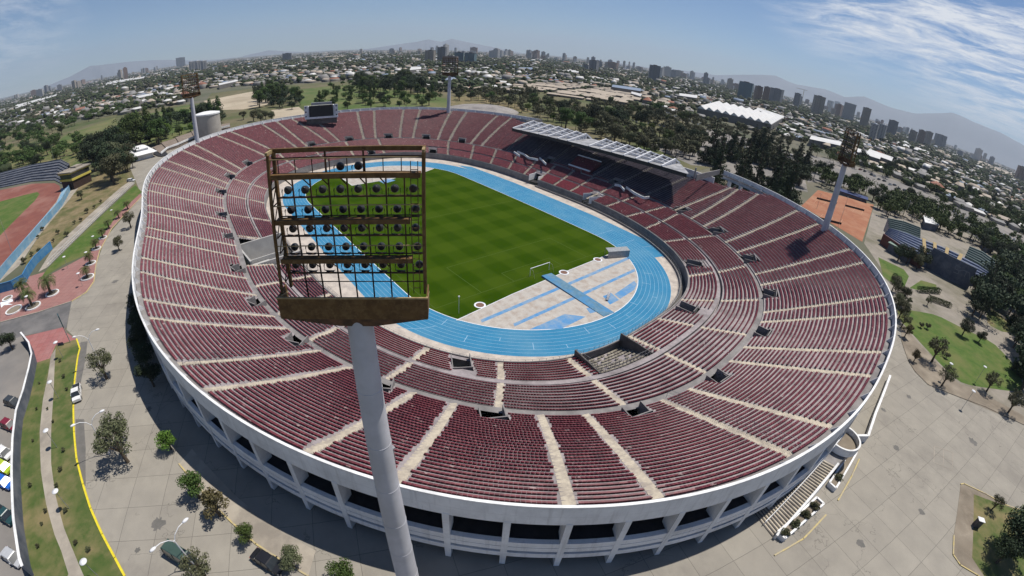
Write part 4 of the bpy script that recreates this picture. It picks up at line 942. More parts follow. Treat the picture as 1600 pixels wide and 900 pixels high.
zone('dry_park_ground', [(825,190),(850,175),(1000,190),(1090,205),(1110,262),(1085,268),(1040,250),(900,208)], .05, M['parkmix'], 'dry park ground behind the covered stand')
zone('service_road', [(1000,222),(1090,232),(1100,200),(1190,222),(1250,245),(1262,300),(1200,290),(1120,262),(1080,258)], .06, M['asphaltpale'])
zone('car_park_asphalt', [(1255,240),(1300,250),(1345,262),(1460,305),(1600,368),(1600,400),(1560,392),(1480,345),(1420,318),(1355,300),(1290,285),(1262,285)], .07, M['asphaltpale'], 'wide pale car park running towards the right edge')
zone('clay_court', [(1278,297),(1365,320),(1356,350),(1347,378),(1300,350),(1252,322)], .05, M['clay'], 'orange clay tennis courts behind the stadium rim')
zone('garden_path', [(1365,322),(1450,330),(1600,420),(1600,664),(1487,616),(1450,601),(1430,581),(1412,543),(1390,440),(1350,380)], .03, M['gpath'])
zone('garden_lawn', [(1401,482),(1430,486),(1463,492),(1504,513),(1551,535),(1573,557),(1594,582),(1600,610),(1584,612),(1519,603),(1497,596),(1463,563),(1428,525),(1405,499)], .04, M['lawn'], 'green garden lawn between two beige paths', smooth=1)
zone('garden_lawn', [(1541,488),(1552,484),(1574,502),(1590,515),(1571,521),(1543,507)], .04, M['lawnworn'], smooth=1)
zone('garden_lawn', [(1421,450),(1439,438),(1463,445),(1463,452),(1432,453)], .04, M['lawn'])
zone('garden_lawn', [(1372,402),(1412,421),(1420,432),(1410,455),(1380,432)], .04, M['lawn'])
zone('planting_soil', [(1412,543),(1430,581),(1450,601),(1487,616),(1600,664),(1600,650),(1519,606),(1497,599),(1463,566),(1428,528),(1405,502)], .036, M['soil'])
ISL = [(1501,757),(1506,756),(1540,772),(1570,789)]; ISR = [(1490,837),(1489,867),(1500,883),(1527,899)]
isl = GP(ISL)+[W(-205, -25)[:2], W(-210, 15)[:2]]+GP(ISR[::-1])
zone('island_soil', [W0(*q) for q in isl], .05, M['soil'], 'kerbed planting island at the corner of the plaza')
zone('island_lawn', [W(-171, -13), W(-205, -24), W(-210, 14), W(-178, 10), W(-172, 5)], .06, M['lawnworn'])
def kerb(name, pts, m_, w_=.22, h=.14, px=True, label=None, closed=False):
    P = GP(pts) if px else pts
    if closed: P = P+[P[0]]
    mb = MB(); 
    for a, b in zip(P[:-1], P[1:]):
        d = Vector((b[0]-a[0], b[1]-a[1])).normalized()*.05; mb.bar((a[0]-d.x, a[1]-d.y, h/2), (b[0]+d.x, b[1]+d.y, h/2), w_, h)
    o = mb.build(name, m_); tag(o, label, kind='structure'); return o
kerb('kerb', KERB, M['yellow'], .3, label='bright yellow painted kerb along the verge')
kerb('kerb', [(112,471),(135,457),(147,440),(150,415),(156,392),(175,357),(222,307)], M['yellowpale'], .25)
kerb('kerb', [q for q in isl], M['yellowpale'], .22, px=False)
kerb('kerb', [(1408,530),(1412,543),(1420,565),(1430,581),(1450,601),(1487,616),(1540,636),(1600,664)], M['soil'], .25)
kerb('kerb', [(0,504),(60,488),(112,471)], M['beige'], .3)
# pavement strip with faded kerb below the near trees
sw_out = [(280,725),(312,763),(345,800),(400,850),(450,882),(482,900)]
sp_ = GP(sw_out); zone('sidewalk', [W0(*q) for q in sp_]+[W0(q[0]*.975, q[1]*.975) for q in sp_[::-1]], .03, M['beige'])
kerb('kerb', sw_out, M['yellowpale'], .22)
so_ = [(1200,852),(1240,830),(1290,780),(1308,782),(1340,730),(1349,715)]
kerb('kerb', [(1210,868),(1255,842),(1290,805)], M['yellowpale'], .22); kerb('kerb', [(1309,782),(1330,745),(1342,718)], M['yellowpale'], .22)
zone('painted_marking', [(0,473),(8,470),(20,467),(20,471),(12,474),(20,476),(6,477),(2,481)], .03, M['line'])
# painted box on the slabs and oil patches
mb = MB()
bx_ = [(1460,697),(1489,707),(1488,735),(1459,722)]; c1 = (1474,702); c2 = (1474,728)
for a, b in ((bx_[0], bx_[1]), (bx_[1], bx_[2]), (bx_[2], bx_[3]), (bx_[3], bx_[0]), (c1, c2), ((1460,708),(1489,721))):
    a, b = G(*a), G(*b); mb.bar((*a, .02), (*b, .02), .12, .012)
tag(mb.build('painted_marking', M['beige']), kind='structure')
M['patch'] = mat('darker_slab_repair', (.15, .14, .13), (.12, .115, .105), 1, .9)
def blob(name, u, v, rpx, seed):
    r2 = random.Random(seed); c_ = G(u, v); e_ = G(u+rpx, v); r_ = math.dist(c_, e_); mb = MB()
    P = [(c_[0]+math.cos(a)*r_*r2.uniform(.5, 1.1), c_[1]+math.sin(a)*r_*r2.uniform(.5, 1.1)) for a in np.linspace(0, 2*PI, 22)[:-1]]; mb.sheet(P, .014+seed*.002); tag(mb.build(name, M['patch']), kind='structure')
for i, (u, v, r_) in enumerate(((247,818,12),(255,862,8),(232,640,6),(1400,700,5),(1520,690,6),(1345,850,7),(1440,800,5),(1380,640,4),(1420,620,4),(200,480,6),(180,440,5),(215,860,5))): blob('pavement_patch', u, v, r_, i)
zone('pavement_patch', [(126,535),(137,533),(134,560),(126,600),(126,617),(118,617),(122,560)], .012, M['patch']); zone('pavement_patch', [(118,655),(131,655),(134,700),(134,760),(128,755),(119,700)], .012, M['patch'])
# ------------------------------------------------------------------ wall, railing, sign
def wall_run(name, pts, h, th, m_, label, cat, cope=None, px=True, h2=None):
    t = empty(name, (0, 0, 0)); tag(t, label, cat); P = GP(pts) if px else pts; mb = MB(); c_ = MB()
    for a, b in zip(P[:-1], P[1:]): mb.bar((*a, h/2), (*b, h/2), th, h); c_.bar((*a, h+.05), (*b, h+.05), th+.08, .1)
    mb.build('panels', m_, t); c_.build('coping', cope or M['rimwhite'], t); return t
M['slatewall'] = mat('slate_blue_wall', (.10, .115, .15), (.075, .085, .11), .6, .85, c3=(.16, .165, .19), s3=.25)
wall_run('boundary_wall', [(39,533),(52,549),(57,567),(53,590),(45,625),(35,657),(31,700),(31,750),(36,825),(47,887),(52,900)], 2.3, .3, M['slatewall'], 'slate grey wall with pale top along the left car park', 'wall')
wall_run('blue_fence_wall', [(0,458),(22,452),(40,442),(47,428),(58,412),(82,389)], 2.6, .3, M['bluepaint'], 'low bright blue wall curving beside the pink square', 'wall', M['bluepaint'])
def railing(name, pts, h, label, cat, step=2.5, m_=None):
    t = empty(name); tag(t, label, cat); P = GP(pts); mb = MB(); ps = MB()
    for a, b in zip(P[:-1], P[1:]):
        for z in (h, h*.5, .15): mb.bar((*a, z), (*b, z), .06)
        n = max(1, int(math.dist(a, b)/step))
        for k in range(n): q = (a[0]+(b[0]-a[0])*k/n, a[1]+(b[1]-a[1])*k/n); ps = MB(); ps.bar((*q, 0), (*q, h), .09); ps.build('post', m_ or M['steelwhite'], t)
    mb.build('rails', m_ or M['steelwhite'], t); return t
railing('long_railing', [(211,286),(140,353),(75,417)], 1.6, 'long pale railing between the beige path and the sloping lawn', 'railing', 1.6)
# sign board
x, y = G(110, 535); t = empty('billboard', (x, y, 0), R(20)); tag(t, 'small dark green signboard on a pole at the road corner', 'sign')
b_ = MB(); b_.tube([(0, 0, 0), (0, 0, 4.6)], .1, 8); b_.build('pole', M['steelgrey'], t); b_ = MB(); b_.box((0, 0, 5.4), (1.6, .2, 2.8)); b_.build('panel', mat('dark_teal_panel', (.02, .06, .07), (.03, .08, .09), 1, .5), t)
# ------------------------------------------------------------------ lamps
def street_lamp(u, v, label, h=7.3, rz=0., grp='double arm street lamps on the plaza', arms=2):
    x, y = G(u, v); t = empty('street_lamp', (x, y, 0), rz); tag(t, label, 'street lamp', grp)
    b_ = MB(); b_.tube([(0, 0, 0), (0, 0, h*.86)], [.11, .07], 8); b_.build('pole', M['steelwhite'], t)
    for s in ((-1, 1) if arms == 2 else (1,)):
        b_ = MB(); b_.tube([(0, 0, h*.84), (s*.5, 0, h*.95), (s*1.3, 0, h*1.02), (s*2.1, 0, h*1.03)], .05, 6); a_ = b_.build('arm', M['steelwhite'], t)
        b_ = MB(); b_.lathe([(.02, -.1), (.2, -.08), (.24, 0), (.14, .12), (.02, .15)], 12, M=Matrix.Translation((s*2.35, 0, h*1.03)) @ Matrix.Diagonal((2., 1, 1, 1))); b_.build('lamp_head', M['steelwhite'], a_, smooth=True)
def pxdir(u0, v0, u1, v1): a, b = G(u0, v0), G(u1, v1); return math.atan2(b[1]-a[1], b[0]-a[0])
street_lamp(158, 572, 'double arm street lamp beside the olive tree on the oval island', rz=pxdir(132, 534, 157, 526))
street_lamp(172, 710, 'double arm street lamp beside the large tree with the yellow kerb loop', rz=pxdir(140, 671, 172, 655))
street_lamp(308, 888, 'double arm street lamp beside the dark green van', rz=pxdir(276, 887, 311, 854))
def post_lamp(u, v, h, label, grp):
    x, y = G(u, v, 0); t = empty('post_lamp', (x, y, 0)); tag(t, label, 'lamp post', grp)
    b_ = MB(); b_.tube([(0, 0, 0), (0, 0, h)], .05, 6); b_.build('pole', M['steelgrey'], t)
    b_ = MB(); b_.lathe([(.06, -.25), (.16, -.1), (.2, .0), (.52, .05), (.50, .12), (.1, .22)], 16, M=Matrix.Translation((0, 0, h+.1))); b_.build('lamp_shade', M['steelwhite'], t, smooth=True)
def base_from_top(u, v, h): return G(u, v, h)
def post_lamp_top(u, v, h, label, grp):
    x, y = G(u, v, h); uu, vv = proj((x, y, 0)); post_lamp(uu, vv, h, label, grp)
for (u, v), lab in (((87, 536), 'white disc lamp post at the tip of the verge by the red paving'), ((78, 598), 'white disc lamp post near the head of the footpath'), ((72, 674), 'white disc lamp post on the left edge of the footpath'), ((87, 769), 'white disc lamp post on the right edge of the footpath'), ((131, 879), 'white disc lamp post where the footpath leaves the picture')): post_lamp_top(u, v, 3.6, lab, 'disc lamps along the footpath')
for (u, v), lab in (((122, 428), 'lamp post on the pink square beside a palm'), ((41, 464), 'lamp post among the palms of the pink square'), ((100, 402), 'lamp post at the lower end of the sloping lawn'), ((134, 395), 'lamp post at the edge where lawn meets pink paving'), ((145, 370), 'lamp post in the middle of the sloping lawn'), ((174, 329), 'lamp post at the upper part of the sloping lawn')): post_lamp_top(u, v, 3.6, lab, 'lamps on the pink square and lawn')
for (u, v), lab in (((1486, 569), 'white lamp post on the garden lawn below the big tree'), ((1539, 574), 'white lamp post on the lower garden lawn'), ((1521, 612), 'white lamp post on the soil strip by the plaza')): post_lamp_top(u, v, 4.5, lab, 'lamps in the garden')
# thin tall poles
def thin_pole(u, v, ut, vt, label, m_=None):
    x, y = G(u, v); h = max(6, height_at(x, y, ut, vt)); t = MB(); t.tube([(x, y, 0), (x, y, h)], [.09, .05], 6); t.box((x, y, h), (.5, .3, .2)); tag(t.build('light_pole', m_ or M['steelgrey']), label, 'pole', 'slender poles around the grounds')
thin_pole(20, 397, 1, 337, 'slender pole on the red running track'); thin_pole(88, 265, 85, 235, 'slender pole beyond the small athletics stand')
thin_pole(1276, 326, 1280, 302, 'slender pole on the near side of the clay courts'); thin_pole(1309, 356, 1330, 310, 'slender pole in the middle of the clay courts')
thin_pole(1394, 390, 1413, 310, 'slender pole at the brick side of the tennis stand'); thin_pole(1556, 405, 1567, 372, 'slender pole beyond the tennis stand'); thin_pole(1583, 445, 1600, 405, 'slender pole among the dark trees at the right edge')
thin_pole(630, 792, 622, 698, 'thin antenna pole fixed outside the rim beside the mast'); thin_pole(1089, 205, 1094, 208, 'short thick white pole behind the covered stand', M['steelwhite'])
# ------------------------------------------------------------------ cars
M['glass'] = mat('car_glass', (.02, .025, .03), (.03, .035, .04), 2, .12, spec=.6)
M['tyre'] = mat('tyre_rubber', (.015, .015, .015), (.02, .02, .02), 9, .8)
M['lampred'] = mat('tail_lamp', (.35, .02, .02), (.3, .02, .02), 5, .3); M['lampw'] = mat('head_lamp', (.7, .7, .72), (.6, .6, .62), 5, .2)
PAINT = {}
def paint(n, c):
    if n not in PAINT: PAINT[n] = mat(n+'_car_paint', c, tuple(x*.88 for x in c), 1.5, .3, spec=.5, local=True)
    return PAINT[n]
def car_body_mesh(kind='sedan', sc_=.97):
    L_, Wc = 4.5*sc_, 1.78*sc_
    if kind == 'pickup': L_ = 5.1*sc_
    if kind == 'van': L_ = 4.7*sc_
    h1 = {'sedan': .78, 'hatch': .82, 'pickup': .95, 'van': 1.0}[kind]*sc_; h2 = {'sedan': 1.42, 'hatch': 1.5, 'pickup': 1.72, 'van': 2.05}[kind]*sc_
    cab = {'sedan': (-.40, -.26, .12, .30), 'hatch': (-.47, -.36, .12, .30), 'pickup': (-.08, -.04, .20, .31), 'van': (-.49, -.46, .30, .42)}[kind]
    body = MB(); xs = [-.5, -.49, -.42, -.2, .1, .3, .44, .49, .5]
    rows = []
    for x in xs:
        e = abs(x)*2; w_ = Wc/2*(1-.13*max(0, (e-.75)/.25)**2); top = h1*(1-.10*max(0, (x-.2)/.3)) if x > 0 else h1*(1-.04*max(0, (-x-.3)/.2)); bot = .26 if e < .95 else .4
        rows.append([(x*L_, -w_, bot), (x*L_, -w_*1.0, (bot+top)*.55), (x*L_, -w_*.93, top), (x*L_, 0, top+.04), (x*L_, w_*.93, top), (x*L_, w_, (bot+top)*.55), (x*L_, w_, bot)])
    vs = [p_ for r_ in rows for p_ in r_]; fs = []; n = 7
    for i in range(len(rows)-1):
        for k in range(6): fs.append((i*n+k, i*n+k+1, (i+1)*n+k+1, (i+1)*n+k)[::-1])
        fs.append((i*n+6, i*n, (i+1)*n, (i+1)*n+6)[::-1])
    fs += [tuple(range(n)), tuple(range((len(rows)-1)*n, len(rows)*n))[::-1]]
    body.add(vs, fs)
    a, b, c_, d_ = [q*L_ for q in cab]; wt, wb = Wc*.40, Wc*.465
    glass = MB(); z1 = h1*.97; z2 = h2-.07
    glass.add([(a, -wb, z1), (d_, -wb, z1), (d_, wb, z1), (a, wb, z1), (b, -wt, z2), (c_, -wt, z2), (c_, wt, z2), (b, wt, z2)], [(3, 2, 1, 0), (4, 5, 6, 7), (0, 1, 5, 4), (1, 2, 6, 5), (2, 3, 7, 6), (3, 0, 4, 7)])
    roof_ = MB(); roof_.add([(b-.04, -wt-.02, z2-.02), (c_+.04, -wt-.02, z2-.02), (c_+.04, wt+.02, z2-.02), (b-.04, wt+.02, z2-.02), (b+.08, -wt+.08, h2), (c_-.08, -wt+.08, h2), (c_-.08, wt-.08, h2), (b+.08, wt-.08, h2)], [(3, 2, 1, 0), (4, 5, 6, 7), (0, 1, 5, 4), (1, 2, 6, 5), (2, 3, 7, 6), (3, 0, 4, 7)])
    for sx in (a*.5+b*.5, .5*c_+.5*d_, (b+c_)/2):
        for s in (-1, 1): roof_.bar((sx+(0 if sx != (b+c_)/2 else 0), s*(wb+.0), z1), (min(max(sx, b), c_), s*(wt+.015), z2), .09)
    return body, glass, roof_, L_, Wc, h1
def car(u0, v0, u1, v1, colr, label, kind='sedan', grp=None):
    """rear px, front px"""
    a, b = G(u0, v0), G(u1, v1); x, y = (a[0]+b[0])/2, (a[1]+b[1])/2; rz = math.atan2(b[1]-a[1], b[0]-a[0])
    name = {'sedan': 'parked_car', 'hatch': 'parked_car', 'pickup': 'pickup_truck', 'van': 'parked_van'}[kind]
    t = empty(name, (x, y, .02), rz); tag(t, label, {'pickup': 'pickup', 'van': 'van'}.get(kind, 'car'), grp)
    body, glass, roof_, L_, Wc, h1 = car_body_mesh(kind); pm = paint(*colr)
    body.build('body', pm, t, smooth=False); glass.build('windows', M['glass'], t); roof_.build('roof', pm, t)
    for sx in (-.31, .32):
        for s in (-1, 1):
            wm = MB(); wm.lathe([(.2, -.11), (.36, -.11), (.36, .11), (.2, .11)], 14, M=Matrix.Translation((sx*L_, s*(Wc/2-.1), .36)) @ Matrix.Rotation(PI/2, 4, 'X')); w_ = wm.build('wheel', M['tyre'], t)
            rm = MB(); rm.lathe([(.2, -.115), (.2, .115)], 10, M=Matrix.Translation((sx*L_, s*(Wc/2-.1), .36)) @ Matrix.Rotation(PI/2, 4, 'X')); rm.build('rim', M['steelgrey'], w_)
    for s in (-1, 1):
        q = MB(); q.box((L_*.485, s*Wc*.36, h1*.72), (.12, .34, .14)); q.build('headlight', M['lampw'], t)
        q = MB(); q.box((-L_*.492, s*Wc*.38, h1*.78), (.1, .28, .16)); q.build('tail_light', M['lampred'], t)
        q = MB(); q.box((L_*.16, s*(Wc/2+.06), h1+.03), (.16, .2, .13)); q.build('side_mirror', pm, t)
    if kind == 'pickup':
        q = MB(); q.box((-L_*.28, 0, h1+.02), (L_*.38, Wc*.84, .06)); q.build('cargo_bed', M['black'], t)
    return t
BLK, WHT, RED, LIME, BLU, TEAL, SIL, GRN, GRY = ('black', (.015, .015, .018)), ('white', (.72, .72, .72)), ('dark_red', (.18, .015, .03)), ('lime', (.38, .50, .03)), ('bright_blue', (.02, .12, .5)), ('dark_teal', (.02, .06, .065)), ('silver', (.42, .43, .45)), ('dark_green', (.05, .085, .07)), ('charcoal', (.04, .045, .05))
g1 = 'cars parked in the left car park'
car(12, 629, 32, 635, GRY, 'charcoal car at the upper end of the left car park', 'hatch', g1)
car(7, 664, 27, 672, RED, 'dark red car in the left car park', 'hatch', g1)
car(-4, 703, 22, 719, WHT, 'white car above the lime car in the left car park', 'sedan', g1)
car(-4, 727, 20, 740, LIME, 'lime green car between the white and the blue car', 'hatch', g1)
car(-3, 751, 22, 763, BLU, 'bright blue car below the lime car', 'hatch', g1)
car(-4, 797, 27, 820, TEAL, 'dark teal pickup parked against the wall', 'pickup', g1)
car(11, 866, 36, 882, SIL, 'silver white car at the lower end of the left car park', 'sedan', g1)
car(122, 606, 122, 630, WHT, 'white pickup with a black bed beside the yellow kerb', 'pickup')
car(402, 869, 440, 892, BLK, 'glossy black sedan parked at the kerb below the stadium', 'sedan')
car(276, 867, 296, 879, GRN, 'dark green van with a pale roof next to the street lamp', 'van')
car(199, 284, 211, 283, WHT, 'white car on the service road by the big grey tree', 'hatch')
# ------------------------------------------------------------------ plaza stairs at the right foot of the bowl
def box_px(name, pts, z0, z1, m_, parent=None):
    mb = MB(); mb.prism(GP(pts), z0, z1); return mb.build(name, m_, parent)
ps = empty('entrance_stairs'); tag(ps, 'wide flight of pale steps between white walls at the foot of the stadium', 'stairs')
a0, a1, b0, b1 = [Vector(G(*q)) for q in ((1172, 795), (1209, 842), (1247, 730), (1289, 753))]
ns = 30; mb = MB()
for k in range(ns):
    t0, t1 = k/ns, (k+1)/ns; z = .12*(k+1) if k < 100 else 0
    P4 = [a0.lerp(b0, t0), a1.lerp(b1, t0), a1.lerp(b1, t1), a0.lerp(b0, t1)]; mb.mi = 0; mb.prism([(q.x, q.y) for q in P4], 0, z)
    Q4 = [a0.lerp(b0, t0), a1.lerp(b1, t0), a1.lerp(b1, t0+.42/ns), a0.lerp(b0, t0+.42/ns)]; mb.mi = 1; mb.prism([(q.x, q.y) for q in Q4], z-.02, z+.015)  # dark strip painted on each tread as the step's shade
mb.build('steps', [M['stair'], M['shade']], ps)
for (p0, p1, nm) in ((a1, b1, 'side_wall'), (a0.lerp(a1, .55), b0.lerp(b1, .55), 'middle_rail')):
    mb = MB(); h0, h1 = (.9, 4.4) if nm == 'side_wall' else (.9, 4.4); w_ = .35 if nm == 'side_wall' else .1; d_ = (p1-p0).normalized(); n_ = Vector((-d_.y, d_.x))*w_/2
    q = [p0-n_, p1-n_, p1+n_, p0+n_]; mb.add([(*q[0], 0), (*q[1], 0 if nm == 'side_wall' else 3.6), (*q[2], 0 if nm == 'side_wall' else 3.6), (*q[3], 0), (*q[0], h0), (*q[1], h1), (*q[2], h1), (*q[3], h0)], [(3, 2, 1, 0), (4, 5, 6, 7), (0, 1, 5, 4), (1, 2, 6, 5), (2, 3, 7, 6), (3, 0, 4, 7)]); mb.build(nm, M['rimwhite'], ps)
M['bush'] = mat('planter_bush', (.06, .075, .02), (.13, .12, .05), 3, .95, detail=6)
def planter(pts, label, h=.9):
    t = empty('planter'); tag(t, label, 'planter', 'white planters beside the entrance stairs'); P = GP(pts); mb = MB(); 
    for a, b in zip(P, P[1:]+P[:1]): mb.bar((*a, h/2), (*b, h/2), .3, h)
    mb.build('planter_wall', M['rimwhite'], t); c_ = (sum(p_[0] for p_ in P)/len(P), sum(p_[1] for p_ in P)/len(P)); mb = MB(); mb.prism([(c_[0]+(p_[0]-c_[0])*.93, c_[1]+(p_[1]-c_[1])*.93) for p_ in P], 0, h*.75); mb.build('soil', M['soil'], t); return t, P
dk = MB(); dk.prism(GP([(1247, 730), (1289, 753), (1328, 713), (1300, 700)]), 0, 3.4); dk.build('landing', M['walk'], ps)
PL1 = planter([(1211,836),(1222,846),(1283,792),(1272,782)], 'white planter full of low shrubs beside the entrance stairs')
PL2 = planter([(1292,759),(1302,768),(1335,712),(1328,706)], 'darker white planter with a round bush below the balcony')
# curved balcony drums under the rim
c_ = G(1318, 690, 4.)
def drum(name, c_, r_, z0, z1, label):
    t = empty(name, (c_[0], c_[1], 0)); tag(t, label, 'balcony'); mb = MB(); mb.lathe([(r_, z0), (r_, z1), (r_-.3, z1), (r_-.3, z0+.4)], 36); mb.build('parapet', M['facade'], t); mb = MB(); mb.lathe([(r_-.32, z0+.3), (r_-.32, z0+.46)], 30); mb.build('deck', M['soil'], t); mb = MB(); mb.lathe([(r_*.5, 0), (r_*.5, z0+.05)], 20); mb.build('column', M['facade'], t)
drum('curved_balcony', (c_[0]+.4, c_[1]+.2), 3.1, 3.6, 5., 'round white balcony bulging from the stadium below the rim')
wall_run('ramp_wall', [(1318,690),(1350,690),(1362,655),(1386,595)], 1.5, .4, M['facade'], 'pale ramp wall hugging the right foot of the stadium', 'wall')
# ------------------------------------------------------------------ small stands and buildings
def terrace_stand(name, front, back, n, z0, z1, mats, label, cat, posts=None):
    """rows between two ground polylines of equal length"""
    t = empty(name); tag(t, label, cat); F_, B_ = [Vector(q) for q in front], [Vector(q) for q in back]; mb = MB()
    for k in range(n):
        ta, tb = k/n, (k+1)/n; z = z0+(z1-z0)*k/(n-1)
        for i in range(len(F_)-1):
            P4 = [F_[i].lerp(B_[i], ta), F_[i+1].lerp(B_[i+1], ta), F_[i+1].lerp(B_[i+1], tb), F_[i].lerp(B_[i], tb)]
            mb.mi = 0; mb.add([(*P4[0], z), (*P4[1], z), (*P4[2], z), (*P4[3], z), (*P4[0], z-(z1-z0)/n-.05), (*P4[1], z-(z1-z0)/n-.05)], [(0, 1, 2, 3), (0, 4, 5, 1)])
            if len(mats) > 1:
                q0, q1 = P4[0].lerp(P4[3], .5), P4[1].lerp(P4[2], .5); mb.mi = 1; mb.bar((*q0, z+.25), (*q1, z+.25), .28, .12)
    mb.build('terrace', mats, t); bk = MB()
    for i in range(len(B_)-1): bk.bar((*B_[i], z1/2+.3), (*B_[i+1], z1/2+.3), .25, z1+.6)
    bk.build('back_wall', mats[0], t); return t
terrace_stand('blue_terrace_stand', [G(*q) for q in ((0, 420), (50, 362), (89, 318), (97, 300), (95, 296))], [G(*q) for q in ((0, 437), (56, 370), (97, 322), (109, 300), (112, 290))], 4, .4, 2.2, [M['bluepale']], 'long pale blue terrace beside the red running track', 'terrace')
terrace_stand('grey_terrace_stand', [G(*q) for q in ((0, 294), (50, 284), (85, 282), (97, 288))], [G(*q) for q in ((0, 286), (52, 272), (98, 264), (112, 272))], 7, .5, 5.5, [M['slatewall'], M['steelgrey']], 'slate grey curved stand at the far end of the red track', 'stand')
x, y = G(122, 290); t = empty('control_building', (x, y, 0), R(-35)); tag(t, 'small yellow and black building with a flat pale roof beside the grey stand', 'building')
M['yellowwall'] = mat('yellow_wall', (.55, .47, .10), (.48, .40, .09), 1, .8)
mb = MB(); mb.box((0, 0, 2.2), (13, 8, 4.4)); mb.build('ground_floor', mat('dark_brown_wall', (.05, .03, .025), (.04, .025, .02), 1, .8), t)
mb = MB(); mb.box((0, 0, 4.9), (14, 9, 1.)); mb.box((0, 0, 8.0), (14, 9, .7)); mb.build('yellow_band', M['yellowwall'], t)
mb = MB(); mb.box((0, 0, 6.5), (13, 8.2, 2.3)); mb.build('upper_windows', M['glass'], t); mb = MB(); mb.box((0, 0, 8.6), (15, 10, .5)); mb.box((3, 1, 9.2), (5, 4, .8)); mb.build('roof', M['beige'], t)
x, y = G(222, 246); t = empty('gate_pavilion', (x, y, 0), R(15)); tag(t, 'low pavilion with two stepped pale hipped roofs on the plaza edge', 'pavilion')
mb = MB(); mb.box((0, 0, 1.6), (17, 10, 3.2)); mb.build('wall', M['rimwhite'], t); mb = MB(); mb.box((0, 0, 3.9), (22, 15, 1.4), taper=.62); mb.build('lower_roof', M['facade'], t); mb = MB(); mb.box((0, 0, 5.2), (11, 7, 1.3)); mb.box((0, 0, 6.3), (12.5, 8.5, 1.), taper=.5); mb.build('upper_roof', M['rimwhite'], t)
# access ramp spiral left of the bowl
x, y = G(262, 236); t = empty('access_ramp', (x, y, 0)); tag(t, 'curved brown access ramp with a dark mouth hugging the stadium', 'ramp')
M['brownramp'] = slab_mat('brown_ramp_tiles', (.27, .22, .18), (.22, .18, .15), (.15, .12, .10), 1.2, .2, .06)
mb = MB(); ar = [(240, 232), (252, 226), (275, 219), (300, 211), (330, 204), (360, 199)]; br = [(252, 243), (262, 236), (282, 230), (305, 221), (332, 212), (360, 206)]
for i in range(5):
    P4 = GP([ar[i], ar[i+1], br[i+1], br[i]]); mb.prism(P4, 0, .8+i*.6)
mb.build('ramp_slab', M['brownramp'], t, loc=(-x, -y, 0)); mb = MB(); mb.prism([(q[0], q[1]) for q in smooth_closed(GP([(238, 241), (246, 236), (258, 237), (264, 243), (250, 246)]), 1)], 0, .5); mb.build('tunnel_mouth', M['dark'], t, loc=(-x, -y, 0))  # flat black slab painted for the dark beneath the round roof
for a, b, nm in ((br[:-1], br[1:], 'white_edge'),):
    mb = MB()
    for i in range(5): p0, p1 = G(*br[i]), G(*br[i+1]); mb.bar((p0[0]-x, p0[1]-y, 1.3+i*.6), (p1[0]-x, p1[1]-y, 1.9+i*.6), .5, 1.)
    mb.build('side_parapet', M['rimwhite'], t)
# water tower: a plain concrete drum
x, y = G(329, 218); ht = height_at(x, y, 328, 178); t = empty('water_tower', (x, y, 0)); tag(t, 'plain round pale concrete water tower behind the left rim', 'tower')
rr_ = math.hypot(*(np.array(G(343, 216))-np.array(G(315, 216))))/2*.92; M['towerc'] = mat('smooth_concrete', (.40, .37, .33), (.34, .31, .28), .1, .9, c3=(.27, .25, .23), s3=.05)
mb = MB(); mb.lathe([(rr_, 0), (rr_, ht)], 40); mb.build('drum_wall', M['towerc'], t); mb = MB(); mb.lathe([(rr_+.3, ht), (rr_+.3, ht+.8), (rr_*.5, ht+1.6)], 40); mb.build('cap', M['facade'], t)
# concrete dome behind the far rim
x, y = G(752, 174); hd = height_at(x, y, 745, 164); t = empty('low_dome', (x, y, 0)); tag(t, 'low pale domed roof just beyond the far rim', 'building'); mb = MB(); mb.lathe([(30, 0), (30, hd*.2), (27, hd*.45), (20, hd*.75), (10, hd*.94), (.5, hd)], 40); mb.build('dome_roof', M['concrete'], t, smooth=True)
# ------------------------------------------------------------------ tennis arena at the right
ta = TAR = empty('tennis_arena'); tag(ta, 'open tennis arena with blue grey rows of seats and a brick outer wall', 'arena')
M['tribblue'] = mat('blue_grey_seats', (.085, .11, .19), (.11, .14, .22), 1, .7, c3=(.15, .17, .22), s3=.3); M['tribgreen'] = mat('green_grey_seats', (.07, .10, .10), (.09, .125, .12), 1, .7)
M['brick'] = mat('brown_brick', (.15, .06, .05), (.11, .045, .04), 1.5, .9); M['ochrestair'] = mat('ochre_stairs', (.40, .30, .15), (.33, .25, .13), 1, .9)
def trib(front, back, z0, z1, n, m_, nm):
    F_, B_ = [Vector(G(*q, z0)) for q in front], [Vector(G(*q, z1)) for q in back]; mb = MB()
    for k in range(n):
        z = z0+(z1-z0)*k/(n-1)
        for i in range(len(F_)-1):
            for mi_, ta, tb, zz in ((0, k/n, (k+.6)/n, z+.3), (1, (k+.6)/n, (k+1)/n, z)):
                P4 = [F_[i].lerp(B_[i], ta), F_[i+1].lerp(B_[i+1], ta), F_[i+1].lerp(B_[i+1], tb), F_[i].lerp(B_[i], tb)]; mb.mi = mi_; mb.prism([(q.x, q.y) for q in P4], max(0, z0-3), zz)
    return mb.build(nm, [m_, M['facade']], TAR)
